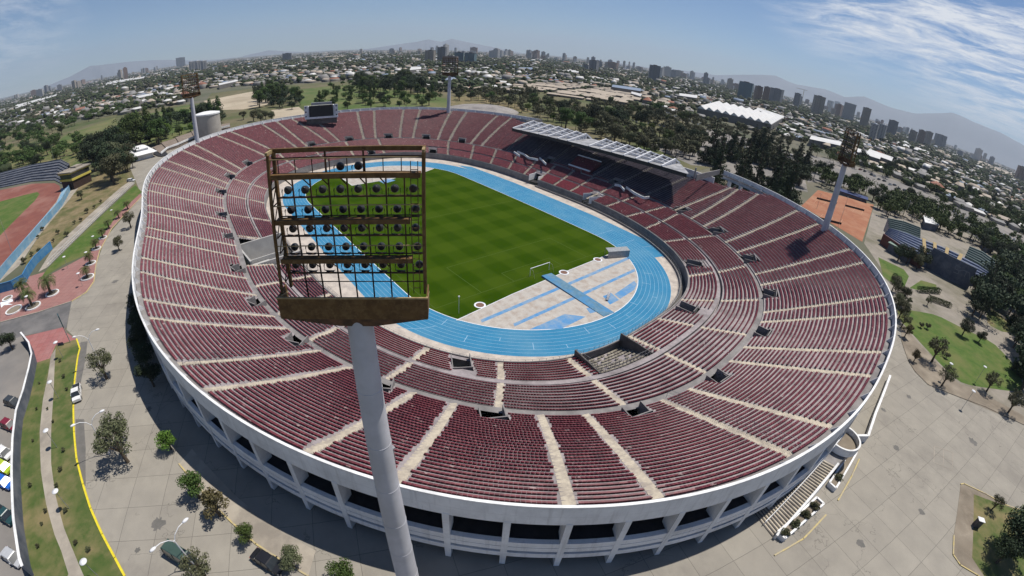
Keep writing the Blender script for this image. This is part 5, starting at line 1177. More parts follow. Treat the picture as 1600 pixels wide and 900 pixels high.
TA = [('side_tribune', [(1381,366),(1410,386),(1443,404)], [(1390,357),(1415,364),(1440,374)], 4, 7, 7, 'tribblue'), ('upper_tribune', [(1390,357),(1415,364),(1438,372)], [(1387,341),(1412,346),(1438,356)], 7, 10, 6, 'tribgreen'), ('long_tribune', [(1445,406),(1475,416),(1490,424)], [(1443,375),(1470,385),(1503,400)], 3, 7, 7, 'tribblue'), ('corner_tribune', [(1490,424),(1520,436),(1545,440)], [(1505,402),(1530,415),(1553,432)], 3, 6, 6, 'tribblue'), ('upper_tribune', [(1508,400),(1530,412),(1552,428)], [(1515,385),(1535,393),(1555,407)], 6, 9, 6, 'tribgreen')]
for nm, f_, b_2, z0, z1, n, mm in TA: trib(f_, b_2, z0, z1, n, M[mm], nm)
for a, b in (((1443, 374), (1445, 406)), ((1460, 380), (1461, 410)), ((1480, 388), (1475, 414)), ((1502, 398), (1490, 420))):
    mb = MB(); p0, p1 = G(*a), G(*b); p0, p1 = G(*a, 7.4), G(*b, 3.6); mb.bar((*p0, 7.6), (*p1, 3.8), 1.6, .5); mb.build('stairs', M['ochrestair'], ta)
mb = MB(); P = GP([(1380, 367), (1409, 387), (1443, 405)], 4.2); 
for a, b in zip(P[:-1], P[1:]): mb.bar((*a, 2.4), (*b, 2.4), .5, 4.8)
mb.build('brick_wall', M['brick'], ta)
mb = MB(); P = GP([(1446, 418), (1480, 436), (1512, 452)])
for a, b in zip(P[:-1], P[1:]): mb.bar((*a, 4.5), (*b, 4.5), .6, 9)
mb.build('dark_outer_wall', M['slatewall'], ta)
# emblem strokes painted on the dark wall, as pale raised letters
p0, p1 = Vector(G(1480, 436)), Vector(G(1512, 452)); d_ = (p1-p0).normalized(); nrm = Vector((-d_.y, d_.x)); nrm = nrm if nrm.dot(Vector((CAM[0]-p0.x, CAM[1]-p0.y))) > 0 else -nrm
mb = MB()
def stroke(s0, z0, s1, z1): 
    a = p0+d_*s0+nrm*.34; b = p0+d_*s1+nrm*.34; mb.bar((a.x, a.y, z0), (b.x, b.y, z1), .3, .08, up=(nrm.x, nrm.y, 0))
for s in ((3, 6.6, 1, 6.6), (1, 6.6, 1, 5.2), (1, 5.2, 3, 5.2), (3, 5.2, 3, 3.8), (3, 3.8, 1, 3.8), (2.9, 5.2, 4.6, 6.2), (7.1, 6.2, 8.2, 3.8), (4.5, 6.2, 7.2, 6.2), (5.8, 6.2, 5.8, 3.8), (8.2, 3.8, 9.2, 6.4), (9.2, 6.4, 10.2, 3.8)): stroke(*s)
mb.build('painted_emblem', M['slatewall'] if False else mat('pale_grey_mural', (.20, .21, .24), (.16, .17, .2), 1, .8), ta)
for (pts, h, lab, m_) in (([(1385, 392), (1400, 388), (1424, 403), (1420, 412)], 3.5, 'long hut with pale green roof at the garden corner', (.22, .30, .25)), ([(1552, 470), (1562, 462), (1588, 475), (1584, 484)], 3.5, 'hut with pale green roof among the dark trees', (.22, .30, .25)), ([(1531, 386), (1541, 383), (1552, 393), (1540, 395)], 4, 'white canopy tent behind the tennis arena', (.75, .76, .77)), ([(1440, 348), (1457, 352), (1462, 362), (1442, 358)], 4, 'white roofed shed behind the tennis arena', (.72, .72, .72)), ([(1310, 299), (1352, 313), (1352, 317), (1309, 303)], 1.9, 'long navy blue windscreen along the clay courts', (.03, .05, .15))):
    t = empty('small_building'); tag(t, lab, 'building'); P = GP(pts); mb = MB(); mb.prism(P, 0, h); mb.build('wall', M['slatewall'], t); c_ = (sum(q[0] for q in P)/4, sum(q[1] for q in P)/4); mb = MB(); mb.prism([(c_[0]+(q[0]-c_[0])*1.12, c_[1]+(q[1]-c_[1])*1.12) for q in P], h+.02, h+.35); mb.build('roof', mat('shed_roof', m_, tuple(v_*.85 for v_ in m_), .5, .6), t)
# court lines and nets on the clay
p00, p10, p11 = [Vector(G(*q)) for q in ((1278, 297), (1365, 320), (1347, 378))]
ex_ = (p10-p00); ey_ = (p11-p10); mb = MB()
for cx_, cy_ in ((.27, .3), (.72, .3), (.5, .78)):
    c_ = p00+ex_*cx_+ey_*cy_; a = ex_.normalized(); b = ey_.normalized()
    for s in (-5.5, 5.5, 0): q0, q1 = c_+a*s-b*11.9, c_+a*s+b*11.9; mb.bar((*q0, .08), (*q1, .08), .14, .01)
    for s in (-11.9, -6.4, 6.4, 11.9): q0, q1 = c_+b*s-a*5.5, c_+b*s+a*5.5; mb.bar((*q0, .08), (*q1, .08), .14, .01)
    nn_ = MB(); q0, q1 = c_-a*6.2, c_+a*6.2; nn_.bar((*q0, .55), (*q1, .55), .06, 1.); tag(nn_.build('tennis_net', M['black']), 'black net across the %s clay court' % {.27: 'far left', .72: 'far right', .5: 'near'}[cx_], 'tennis net')
tag(mb.build('court_line_marking', M['clay'] if False else mat('faint_court_line', (.50, .30, .20), (.45, .25, .16), 1, .9)), kind='structure')
# utility box and small kiosk
x, y = G(1524, 822); t = empty('utility_box', (x, y, 0), R(20)); tag(t, 'small pale utility box beside the bush on the island', 'box'); mb = MB(); mb.box((0, 0, .8), (1.1, .8, 1.6)); mb.build('cabinet', M['shade'], t); mb = MB(); mb.box((0, 0, 1.66), (1.3, 1., .1)); mb.build('lid', M['rimwhite'], t)
# ================================================================== trees
def leaf_mat(name, c1, c2, c3):
    m_, nt, b, pos = base_mat(name, .75, 0, .25)
    w = nt.nodes.new('ShaderNodeTexWhiteNoise'); s = nt.nodes.new('ShaderNodeVectorMath'); s.operation = 'SNAP'; s.inputs[1].default_value = (.45,)*3
    nt.links.new(pos, s.inputs[0]); nt.links.new(s.outputs[0], w.inputs['Vector'])
    c = ramp2(nt, w.outputs['Value'], c1, c2, .1, .9); c = mixc(nt, mth(nt, 'MULTIPLY', noise(nt, pos, .25, 3), .6), c, c3)
    oi = nt.nodes.new('ShaderNodeObjectInfo'); h = nt.nodes.new('ShaderNodeHueSaturation'); h.inputs['Hue'].default_value = .5
    nt.links.new(mth(nt, 'MULTIPLY_ADD', oi.outputs['Random'], .05, .475), h.inputs['Hue']); nt.links.new(mth(nt, 'MULTIPLY_ADD', oi.outputs['Random'], .5, .75), h.inputs['Value']); nt.links.new(c, h.inputs['Color'])
    nt.links.new(h.outputs[0], b.inputs['Base Color']); return m_
M['lf_green'] = leaf_mat('broad_leaves', (.035, .065, .012), (.075, .115, .025), (.05, .07, .02))
M['lf_olive'] = leaf_mat('olive_leaves', (.065, .075, .035), (.12, .125, .065), (.085, .08, .045))
M['lf_dark'] = leaf_mat('dark_needles', (.018, .032, .014), (.04, .06, .025), (.03, .035, .02))
M['lf_bright'] = leaf_mat('bright_leaves', (.07, .13, .012), (.12, .18, .03), (.08, .11, .02))
M['lf_brown'] = leaf_mat('bronze_leaves', (.09, .07, .03), (.13, .10, .045), (.06, .06, .03))
M['lf_palm'] = leaf_mat('palm_fronds', (.05, .075, .02), (.11, .125, .04), (.08, .08, .03))
M['bark'] = mat('bark', (.11, .085, .06), (.07, .055, .04), 3, .95)
TR = {}
def make_tree(key, kind, h, r_, n, leaf, mname, name, seed):
    """returns (root, children): an Empty with trunk and crown meshes; the crown is thousands of leaf faces gathered in clumps"""
    g_ = np.random.default_rng(seed); rr = random.Random(seed)
    t = empty(name); tr = MB(); cl = []
    if kind == 'broad' or kind == 'sparse':
        zb = h*.3; tr.tube([(0, 0, 0), (rr.uniform(-.1, .1), rr.uniform(-.1, .1), zb), (rr.uniform(-.3, .3), rr.uniform(-.3, .3), h*.62)], [r_*.07+.07, r_*.05+.04, .05], 7)
        nc = 15 if kind == 'broad' else 18
        for k in range(nc):
            a = rr.uniform(0, 2*PI); q = rr.random()**.6; z = zb+(h-zb)*(.25+.62*rr.random()); wz = math.sin(min(1, (z-zb*.6)/(h-zb*.6))*PI)**.45
            p_ = np.array([math.cos(a)*r_*.72*q*wz, math.sin(a)*r_*.72*q*wz, z]); cl.append((p_, r_*rr.uniform(.26, .46)*(1 if kind == 'broad' else .72)))
            tr.tube([(0, 0, zb*rr.uniform(.8, 1.2)), tuple(p_*np.array([.55, .55, .8])), tuple(p_)], [.09, .06, .02], 5, cap=False)
    elif kind == 'conifer':
        tr.tube([(0, 0, 0), (0, 0, h*.55), (0, 0, h*.97)], [r_*.11, r_*.07, .03], 8); nl = 15
        for k in range(nl):
            f = k/(nl-1); z = h*(.10+.86*f); rad = r_*(1-f)**.75*rr.uniform(.8, 1.1)+.25
            for j in range(max(2, int(6*(1-f))+2)):
                a = rr.uniform(0, 2*PI); q = rr.uniform(.35, .95); cl.append((np.array([math.cos(a)*rad*q, math.sin(a)*rad*q, z-rad*q*.22]), .28*rad+.28))
                tr.tube([(0, 0, z), (math.cos(a)*rad*q, math.sin(a)*rad*q, z-rad*q*.2)], [.06, .02], 4, cap=False)
    elif kind == 'poplar':
        tr.tube([(0, 0, 0), (0, 0, h*.9)], [r_*.14, .04], 7)
        for k in range(22): z = h*rr.uniform(.14, .96); a = rr.uniform(0, 2*PI); wz = math.sin(z/h*PI)**.5; q = rr.uniform(.1, .6); cl.append((np.array([math.cos(a)*r_*q*wz, math.sin(a)*r_*q*wz, z]), r_*rr.uniform(.35, .55)))
    if cl:
        cen = np.array([c[0] for c in cl]); rad = np.array([c[1] for c in cl]); wt = rad**2; idx = g_.choice(len(cl), n, p=wt/wt.sum())
        d = g_.normal(size=(n, 3)); d /= np.linalg.norm(d, axis=1)[:, None]; q = g_.random(n)**.35
        P = cen[idx]+d*(rad[idx]*q)[:, None]*np.array([1, 1, .78])
        nrm = d+g_.normal(size=(n, 3))*.6; nrm /= np.linalg.norm(nrm, axis=1)[:, None]; up_ = g_.normal(size=(n, 3)); a = np.cross(nrm, up_); a /= np.linalg.norm(a, axis=1)[:, None]; b = np.cross(nrm, a)
        s = leaf*g_.uniform(.6, 1.3, n)[:, None]; a *= s; b *= s*.6
        V = np.stack([P-a, P-b*.9, P+a, P+b], 1).reshape(-1, 3); F = np.arange(4*n).reshape(-1, 4)
        cr = mesh_np('crown', V, F, M[mname], t)
    tk = tr.build('trunk', M['bark'], t, smooth=True)
    TR[key] = (t, [cr, tk]); return TR[key]
make_tree('a', 'broad', 7, 3.6, 2600, .22, 'lf_green', 'broadleaf_tree', 1)
make_tree('b', 'broad', 8, 4.4, 3000, .24, 'lf_olive', 'olive_tree', 2)
make_tree('c', 'broad', 10, 5., 3200, .28, 'lf_green', 'broadleaf_tree', 3)
make_tree('d', 'conifer', 18, 4.6, 3800, .34, 'lf_dark', 'cedar_tree', 4)
make_tree('e', 'broad', 11, 5.6, 3400, .30, 'lf_dark', 'dark_tree', 5)
make_tree('f', 'sparse', 7, 3.8, 1500, .20, 'lf_olive', 'pepper_tree', 6)
make_tree('g', 'broad', 6, 2.8, 2200, .2, 'lf_bright', 'bright_green_tree', 7)
make_tree('h', 'broad', 4.6, 2., 1700, .17, 'lf_brown', 'bronze_leaved_tree', 8)
make_tree('p', 'poplar', 15, 2.6, 2600, .28, 'lf_green', 'poplar_tree', 9)
make_tree('s', 'broad', 1.8, 1.2, 700, .14, 'lf_olive', 'shrub', 10)
# palm
def make_palm():
    t = empty('palm_tree'); tr = MB(); tr.tube([(0, 0, 0), (.05, 0, 1.2), (0, .05, 2.6), (0, 0, 3.2)], [.42, .30, .28, .38], 12); tr.build('trunk', M['bark'], t); cr = MB(); rr = random.Random(3)
    for k in range(34):
        a = 2*PI*k/34*2.4+rr.uniform(-.1, .1); el = rr.uniform(-.1, 1.25); L_ = rr.uniform(2.4, 3.1); pts = []; d = Vector((math.cos(a), math.sin(a), 0)); p_ = Vector((0, 0, 3.2)); e_ = el
        for j in range(9): pts.append(p_.copy()); p_ = p_+(d*math.cos(e_)+Vector((0, 0, math.sin(e_))))*(L_/8); e_ -= .19+.03*j
        sd = Vector((-d.y, d.x, 0))
        for j in range(8):
            w_ = .30*math.sin((j+1.2)/9.6*PI)+.03
            for q in range(3):
                f0 = (q/3); f1 = (q+.6)/3; a0 = pts[j].lerp(pts[j+1], f0); a1 = pts[j].lerp(pts[j+1], f1)
                for s in (-1, 1):
                    tip = a0.lerp(a1, .5)+sd*s*(w_+.35*w_)*1.6+Vector((0, 0, -.12))+(pts[j+1]-pts[j])*.8; cr.add([a0, a1, tip], [(0, 1, 2)])
            cr.bar(pts[j], pts[j+1], .03)
    cr.build('crown', M['lf_palm'], t); TR['palm'] = (t, [q for q in bpy.data.objects if q.parent == t])
make_palm()
USED = set(); NT = [0]
def plant(key, u, v, label, cat='tree', group=None, s=1., xy=None, rz=None):
    s *= .87 if not xy or label.startswith('tree') else 1.
    x, y = xy if xy else G(u, v); rz = random.uniform(0, 6.28) if rz is None else rz
    if key not in USED:
        USED.add(key); o = TR[key][0]; o.location = (x, y, 0); o.rotation_euler.z = rz; o.scale = (s, s, s)
        for k_ in ('group',): 
            if k_ in o: del o[k_]
        tag(o, label, cat, group)
    else:
        o = copy_fast(TR[key], (x, y, 0), rz, s)
        if 'group' in o: del o['group']
        tag(o, label, cat, group)
    NT[0] += 1; return o
def inpoly(p_, P):
    c = False; j = len(P)-1
    for i in range(len(P)):
        if (P[i][1] > p_[1]) != (P[j][1] > p_[1]) and p_[0] < (P[j][0]-P[i][0])*(p_[1]-P[i][1])/(P[j][1]-P[i][1])+P[i][0]: c = not c
        j = i
    return c
def scatter(pts, n, keys, label, group, s=(.8, 1.25), mind=5., seed=0):
    """spread over the ground inside a traced outline, evenly in the picture's sense of density"""
    rr = random.Random(seed); us = [p_[0] for p_ in pts]; vs = [p_[1] for p_ in pts]; got = []; tries = 0
    while len(got) < n and tries < n*60:
        tries += 1; u, v = rr.uniform(min(us), max(us)), rr.uniform(min(vs), max(vs))
        if not inpoly((u, v), pts): continue
        x, y = G(u, v)
        if any((x-a)**2+(y-b)**2 < mind**2 for a, b in got): continue
        got.append((x, y)); plant(rr.choice(keys), 0, 0, label, 'tree', group, rr.uniform(*s), (x, y), rr.uniform(0, 6.28))
# --- single trees one can point to
for (u, v, k, s, lab) in (
    (205, 356, 'f', .95, 'small grey green tree by the plaza edge, upper of two near the rim'), (187, 392, 'b', .62, 'round grey green tree in a soil ring on the plaza below the palm row'),
    (167, 592, 'f', 1., 'wispy olive tree on the oval kerbed island beside the verge'), (200, 722, 'f', 1.2, 'large wispy olive tree in the yellow kerb loop on the plaza'), (190, 690, 'f', .9, 'second wispy crown just above the yellow kerb loop'),
    (20, 546, 'e', .48, 'dark round tree beside the head of the grey wall'), (268, 702, 'g', .75, 'bright green tree at the start of the kerbside row'), (312, 778, 'a', .75, 'round dense green tree in the kerbside row'),
    (344, 806, 'h', 1.15, 'bronze green tree next in the kerbside row'), (389, 846, 'a', .5, 'small green tree above the black sedan'), (460, 886, 'b', .48, 'small pale green tree right of the black sedan'), (540, 905, 'a', .6, 'green treetop at the bottom edge beside the mast'),
    (320, 900, 'f', .75, 'wispy tree beside the dark green van'), (1455, 566, 'f', 1.15, 'broad wispy tree leaning over the garden lawn'), (1471, 603, 'f', .9, 'wispy tree on the soil strip at the plaza kerb'), (1427, 565, 'h', .8, 'small dark red tree on the soil strip'),
    (1413, 527, 'h', 1., 'dark bronze tree touching the rim at the garden corner'), (1541, 612, 'f', .9, 'wispy tree at the lower edge of the lawn'), (1503, 524, 'e', .6, 'dark tree at the upper edge of the lawn with a black shadow'), (1529, 535, 'e', .42, 'round clipped dark tree on the lawn beside the path'),
    (1575, 645, 'f', 1., 'wispy tree by the plaza kerb at the right edge'), (1478, 560, 's', 1., 'dark low bush on the lawn'), (1448, 478, 'f', .5, 'small bare tree on the path above the lawn'), (1419, 474, 's', 1.2, 'small bush at the top of the garden path'),
    (1438, 512, 's', 1., 'left of two tiny dark bushes on the lawn'), (1448, 514, 's', 1.1, 'right of two tiny dark bushes on the lawn'),
    (1575, 862, 'e', .95, 'big dark tree on the kerbed island at the plaza corner'), (1592, 835, 'c', .8, 'mid green tree on the far side of the kerbed island'), (1556, 880, 'e', .6, 'lower dark tree at the front of the kerbed island'), (1548, 798, 'f', .55, 'thin leaning sapling beside the kerbed island'),
    (128, 312, 'b', .6, 'round olive tree in the dry field'), (200, 268, 'b', 1.25, 'largest grey green tree beside the white car'), (178, 283, 'b', 1.0, 'grey green tree over the red car shade')): plant(k, u, v, lab, s=s)
for i, (u, v) in enumerate(((200,327),(186,341),(171,357),(161,372),(151,389),(142,412),(137,434))): plant('palm', u, v, ['topmost palm of the slanting row', 'second palm from the top of the slanting row', 'third palm from the top of the slanting row', 'middle palm of the slanting row', 'fifth palm down the slanting row', 'sixth palm down the slanting row', 'lowest palm of the slanting row in a white ring'][i]+' along the pink paving', 'palm', 'palms on the pink paving', s=.85)
for u, v, s, lab in ((80, 459, 1.35, 'tall palm in a white ring in the middle of the pink square'), (40, 463, 1.3, 'tall palm at the far side of the pink square'), (50, 478, 1.2, 'palm nearest the side road on the pink square')): plant('palm', u, v, lab, 'palm', 'palms on the pink paving', s=s)
for u, v, r_ in ((82, 459, 2.), (52, 479, 2.2), (22, 485, 2.4), (137, 434, 2.), (142, 412, 1.7), (151, 389, 1.6), (161, 372, 1.5), (12, 467, 1.6)):
    x, y = G(u, v); mb = MB(); mb.lathe([(r_, 0), (r_, .3), (r_-.35, .3), (r_-.35, .1)], 26, (x, y, 0)); mb.mi = 1; mb.lathe([(r_-.35, .02), (r_-.35, .14)], 24, (x, y, 0)); tag(mb.build('planting_ring', [M['rimwhite'], M['soil']]), 'white painted concrete ring filled with soil on the pink square', 'planting ring', 'white planting rings')
# bushes in the planters
for u, v, lab in ((1221, 838, 'bush at the lower end of the stairs planter'), (1238, 824, 'bush in the lower middle of the stairs planter'), (1254, 810, 'bush in the upper middle of the stairs planter'), (1268, 797, 'bush at the upper end of the stairs planter'), (1307, 752, 'dark round bush in the planter below the balcony')): plant('s', u, v, lab, 'bush', 'bushes in the stairs planters', s=.95)
# young trees on the verge and the dry field
for i, (u, v) in enumerate(((95,565),(101,590),(105,610),(58,640),(52,690),(100,705),(96,735),(48,760),(90,760),(104,800),(72,800),(66,820),(120,850),(140,860),(60,855),(75,640),(84,660),(62,600))): plant('s', u, v, 'tiny sapling planted in the verge by the footpath', 'sapling', 'saplings in the verge', s=random.uniform(.3, .5))
for i, (u, v) in enumerate(((60,372),(67,360),(84,378),(91,366),(105,370),(117,350),(127,346),(137,333),(148,325),(158,317),(62,395),(75,385),(50,400),(38,412))): plant('s', u, v, 'small shrub along the edge of the dry field', 'shrub', 'shrubs of the dry field', s=random.uniform(.7, 1.3))
# --- groves
SC = [
 ([(140,262),(165,232),(205,240),(212,268),(180,290),(150,280)], 11, 'bbe', 'grey green tree in the grove beside the dry field', (1.3, 1.9), 6),
 ([(172,228),(190,205),(262,212),(258,226),(205,238)], 13, 'capg', 'tall green tree in the grove behind the pavilion', (1.4, 2.1), 6),
 ([(215,218),(300,205),(300,212),(240,224)], 8, 'ag', 'light green tree on the lawn behind the ramp', (.8, 1.1), 6),
 ([(60,225),(130,222),(140,245),(70,262),(0,270),(0,235)], 18, 'ecb', 'tree beyond the small athletics ground', (.8, 1.3), 8),
 ([(0,205),(90,198),(110,222),(0,232)], 14, 'ceb', 'tree in the strip left of the far lawn', (.9, 1.4), 12),
 ([(308,192),(345,180),(350,205),(312,200)], 6, 'ep', 'dark tree beside the water tower', (1.2, 1.7), 6),
 ([(210,196),(310,180),(312,188),(215,206)], 12, 'ecp', 'tree in the line across the park lawn', (.9, 1.4), 9),
 ([(395,168),(420,140),(470,160),(466,172),(430,170)], 16, 'ecp', 'dark tree in the dense grove beyond the scoreboard', (1.2, 1.7), 9),
 ([(372,188),(425,180),(426,190),(375,196)], 7, 'bf', 'pale tree on the sand just over the rim', (.8, 1.1), 8),
 ([(470,168),(530,140),(690,150),(696,170),(530,174)], 34, 'ceap', 'tree scattered on the park lawn behind the scoreboard', (.9, 1.4), 12),
 ([(545,143),(560,128),(650,128),(690,145),(640,150)], 22, 'ece', 'dark tree in the belt along the far side of the park', (1.2, 1.8), 14),
 ([(700,160),(720,142),(830,146),(838,180),(790,166),(760,162)], 22, 'cebg', 'tree between the dry ground and the far tower', (.9, 1.4), 9),
 ([(835,186),(850,165),(1000,172),(1090,190),(1102,225),(1080,250),(1000,238),(900,208)], 62, 'bcbeag', 'olive green tree in the park behind the covered stand', (1., 1.5), 9),
 ([(1100,262),(1115,235),(1170,225),(1262,262),(1262,300),(1225,292),(1170,275)], 16, 'dde', 'tall dark cedar behind the rim right of the covered stand', (1.2, 1.6), 6),
 ([(1262,262),(1330,268),(1345,300),(1300,296),(1270,292)], 9, 'cge', 'tree between the cedars and the clay courts', (.8, 1.2), 6),
 ([(1345,300),(1400,305),(1470,335),(1478,352),(1440,352),(1370,330)], 17, 'cage', 'tree in the strip between clay courts and car park', (.8, 1.25), 6),
 ([(1290,232),(1400,255),(1500,292),(1600,345),(1600,362),(1480,306),(1350,262)], 26, 'eca', 'tree along the far side of the wide car park', (1., 1.5), 12),
 ([(1478,340),(1500,352),(1560,395),(1600,410),(1600,440),(1560,425),(1530,395),(1495,375)], 18, 'eceg', 'tree right behind the tennis arena', (.9, 1.3), 5),
 ([(1555,420),(1600,430),(1600,520),(1577,520),(1575,498),(1556,480)], 16, 'dece', 'tall dark tree in the thicket at the right edge', (.8, 1.1), 4),
 ([(1520,455),(1550,450),(1556,482),(1540,510),(1520,500),(1505,470)], 9, 'dee', 'dark tree in the thicket below the tennis arena', (.7, .95), 4),
 ([(1575,525),(1600,522),(1600,600),(1590,600)], 7, 'de', 'dark tree at the right border of the garden lawn', (.6, .85), 3.5),
 ([(1388,405),(1420,400),(1442,418),(1436,440),(1415,430)], 5, 'eb', 'dark tree in front of the tennis arena brick wall', (.55, .8), 4),
 ([(1392,450),(1408,462),(1410,520),(1400,500)], 5, 'bf', 'olive tree squeezed between rim and garden', (.6, .8), 4),
 ([(222,480),(236,560),(246,610),(238,620),(226,560)], 6, 'e', 'dark tree in the shadow at the left foot of the stadium', (.45, .62), 3.5),
]
for i, (P_, n, keys, lab, s, md) in enumerate(SC): scatter(P_, n, keys, lab, lab.replace('tree ', 'trees ').replace(' in the', ' in the')[:60], s, md, 50+i)
def grove(name, polys, seed, label, mname, hgt=(6, 12), leaf=.55, nl=420):
    g_ = np.random.default_rng(seed); P = []
    for pts, n, md in polys:
        us = [p_[0] for p_ in pts]; vs = [p_[1] for p_ in pts]; got = []; tr_ = 0
        while len(got) < n and tr_ < n*40:
            tr_ += 1; u, v = g_.uniform(min(us), max(us)), g_.uniform(min(vs), max(vs))
            if not inpoly((u, v), pts): continue
            x, y = G(u, v)
            if any((x-a)**2+(y-b)**2 < md**2 for a, b in got): continue
            got.append((x, y))
        P += got
    P = np.array(P); n = len(P); h = g_.uniform(*hgt, n); r_ = h*g_.uniform(.38, .55, n)
    ncl = 9; cl = g_.normal(size=(n, ncl, 3))*np.array([.42, .42, .2]); cr = g_.uniform(.34, .55, (n, ncl))
    k = g_.integers(0, ncl, (n, nl)); ii = np.arange(n)[:, None]; d = g_.normal(size=(n, nl, 3)); d /= np.linalg.norm(d, axis=2)[:, :, None]
    X = cl[ii, k]+d*(cr[ii, k]*g_.random((n, nl))**.3)[:, :, None]*np.array([1, 1, .75]); X = X*r_[:, None, None]; X[:, :, 0] += P[:, 0, None]; X[:, :, 1] += P[:, 1, None]; X[:, :, 2] += (h*.62)[:, None]; X[:, :, 2] = np.maximum(X[:, :, 2], .3)
    X = X.reshape(-1, 3); N = d.reshape(-1, 3)+g_.normal(size=X.shape)*.5; N /= np.linalg.norm(N, axis=1)[:, None]; a = np.cross(N, g_.normal(size=X.shape)); a /= np.linalg.norm(a, axis=1)[:, None]; b = np.cross(N, a); s = leaf*g_.uniform(.6, 1.3, len(X))[:, None]; a *= s; b *= s*.7
    V = np.stack([X-a, X-b, X+a, X+b], 1).reshape(-1, 3); tag(mesh_np(name, V, np.arange(len(V)).reshape(-1, 4), M[mname]), label, 'trees', kind='stuff')
    tb = MB()
    for (x, y), hh in zip(P, h): tb.tube([(x, y, 0), (x, y, hh*.6)], [.28, .1], 5, cap=False)
    tag(tb.build(name+'_trunks', M['bark']), label.replace('crowns', 'trunks'), 'trees', kind='stuff')
BEHIND = [(835,184),(850,162),(1000,168),(1090,185),(1104,225),(1082,252),(1000,240),(900,208)]
grove('grove_trees', [(BEHIND, 150, 6), ([(700,152),(830,140),(850,165),(838,184),(760,165)], 45, 9), ([(1000,165),(1090,182),(1090,215),(1240,238),(1262,225),(1110,190),(1020,158)], 45, 8), ([(1100,262),(1115,238),(1170,225),(1258,250),(1258,296),(1170,275)], 18, 7)], 61, 'crowns of the many trees behind the covered stand', 'lf_olive', (7, 12))
grove('grove_trees', [([(1265,240),(1345,258),(1480,302),(1600,345),(1600,366),(1480,312),(1350,268),(1290,256)], 70, 9), ([(1350,305),(1400,308),(1470,338),(1478,355),(1440,345),(1385,330)], 24, 6), ([(1368,324),(1440,334),(1480,362),(1440,350),(1385,342)], 16, 5.5), ([(1455,352),(1530,378),(1528,384),(1460,362)], 10, 5), ([(1264,278),(1345,298),(1342,312),(1280,294)], 14, 5.5), ([(1475,335),(1540,370),(1600,405),(1600,425),(1550,400),(1500,365)], 26, 6), ([(1380,320),(1470,318),(1600,392),(1600,398),(1480,345),(1400,322)], 14, 7)], 62, 'crowns of the trees around the car park', 'lf_green', (8, 13))
grove('grove_trees', [([(1560,415),(1600,425),(1600,530),(1580,522),(1572,495),(1556,470)], 26, 5), ([(1515,450),(1550,446),(1558,482),(1540,506),(1515,490)], 12, 4.5), ([(1585,560),(1600,550),(1600,640),(1592,620)], 8, 3.5), ([(140,258),(165,228),(208,238),(214,266),(180,290),(150,280)], 10, 7), ([(168,230),(185,200),(265,208),(258,228)], 26, 7), ([(395,168),(420,138),(472,158),(466,172)], 26, 8), ([(545,145),(560,127),(650,127),(692,145),(690,152),(600,146)], 50, 12), ([(235,195),(310,182),(345,176),(350,195),(312,200),(220,208)], 30, 9)], 63, 'crowns of dark dense trees in the parks', 'lf_dark', (8, 14))
grove('grove_trees', [([(0,198),(60,193),(130,180),(200,165),(220,168),(120,195),(95,212),(60,224),(0,230)], 80, 9), ([(60,225),(135,222),(140,245),(70,262),(0,272),(0,235)], 34, 8), ([(455,145),(530,133),(695,150),(697,169),(530,173),(470,168)], 30, 14)], 64, 'crowns of mixed trees left of the stadium', 'lf_green', (6, 12))
for i, (x, y, s) in enumerate(((-42,-128,1.3),(-52,-136,1.45),(-62,-127,1.35),(-70,-137,1.6),(-79,-127,1.5),(-75,-119,1.25),(-66,-152,1.5),(-58,-118,1.2),(-48,-150,1.2))): plant('d', 0, 0, 'tall dark cedar just outside the rim behind the covered stand end', 'tree', 'tall dark cedars just outside the rim', s, (x, y), i*1.7)
for k in TR:
    if k not in USED:
        for o in TR[k][1]: bpy.data.objects.remove(o)
        bpy.data.objects.remove(TR[k][0])
# hedges of the garden
def hedge(a, b, w_, h, lab):
    a, b = G(*a), G(*b); n = int(math.dist(a, b)*120); d = Vector((b[0]-a[0], b[1]-a[1])); L_ = d.length; d.normalize(); nn_ = Vector((-d.y, d.x))
    g_ = np.random.default_rng(int(a[0]*10) % 999); n = int(L_*w_*h*55); P = np.stack([g_.random(n)*L_, (g_.random(n)-.5)*w_, g_.random(n)*h], 1)
    k = g_.integers(0, 3, n); P[k == 0, 1] = np.sign(P[k == 0, 1])*w_/2; P[k == 1, 2] = h
    X = np.stack([a[0]+d.x*P[:, 0]+nn_.x*P[:, 1], a[1]+d.y*P[:, 0]+nn_.y*P[:, 1], P[:, 2]], 1); u_ = g_.normal(size=(n, 3)); u_ /= np.linalg.norm(u_, axis=1)[:, None]; w2 = np.cross(u_, g_.normal(size=(n, 3))); w2 /= np.linalg.norm(w2, axis=1)[:, None]
    V = np.stack([X-u_*.17, X-w2*.1, X+u_*.17, X+w2*.1], 1).reshape(-1, 3); o = mesh_np('hedge', V, np.arange(4*n).reshape(-1, 4), M['lf_green']); tag(o, lab, 'hedge')
hedge((1433, 456), (1466, 458), 1.8, 1.8, 'clipped straight hedge between the lawn and the beige path'); hedge((1450, 468), (1484, 480), 2.5, 1.4, 'loose flowering hedge below the clipped hedge'); hedge((1396, 433), (1408, 452), 1.5, 1.6, 'dark hedge at the corner of the small lawn')
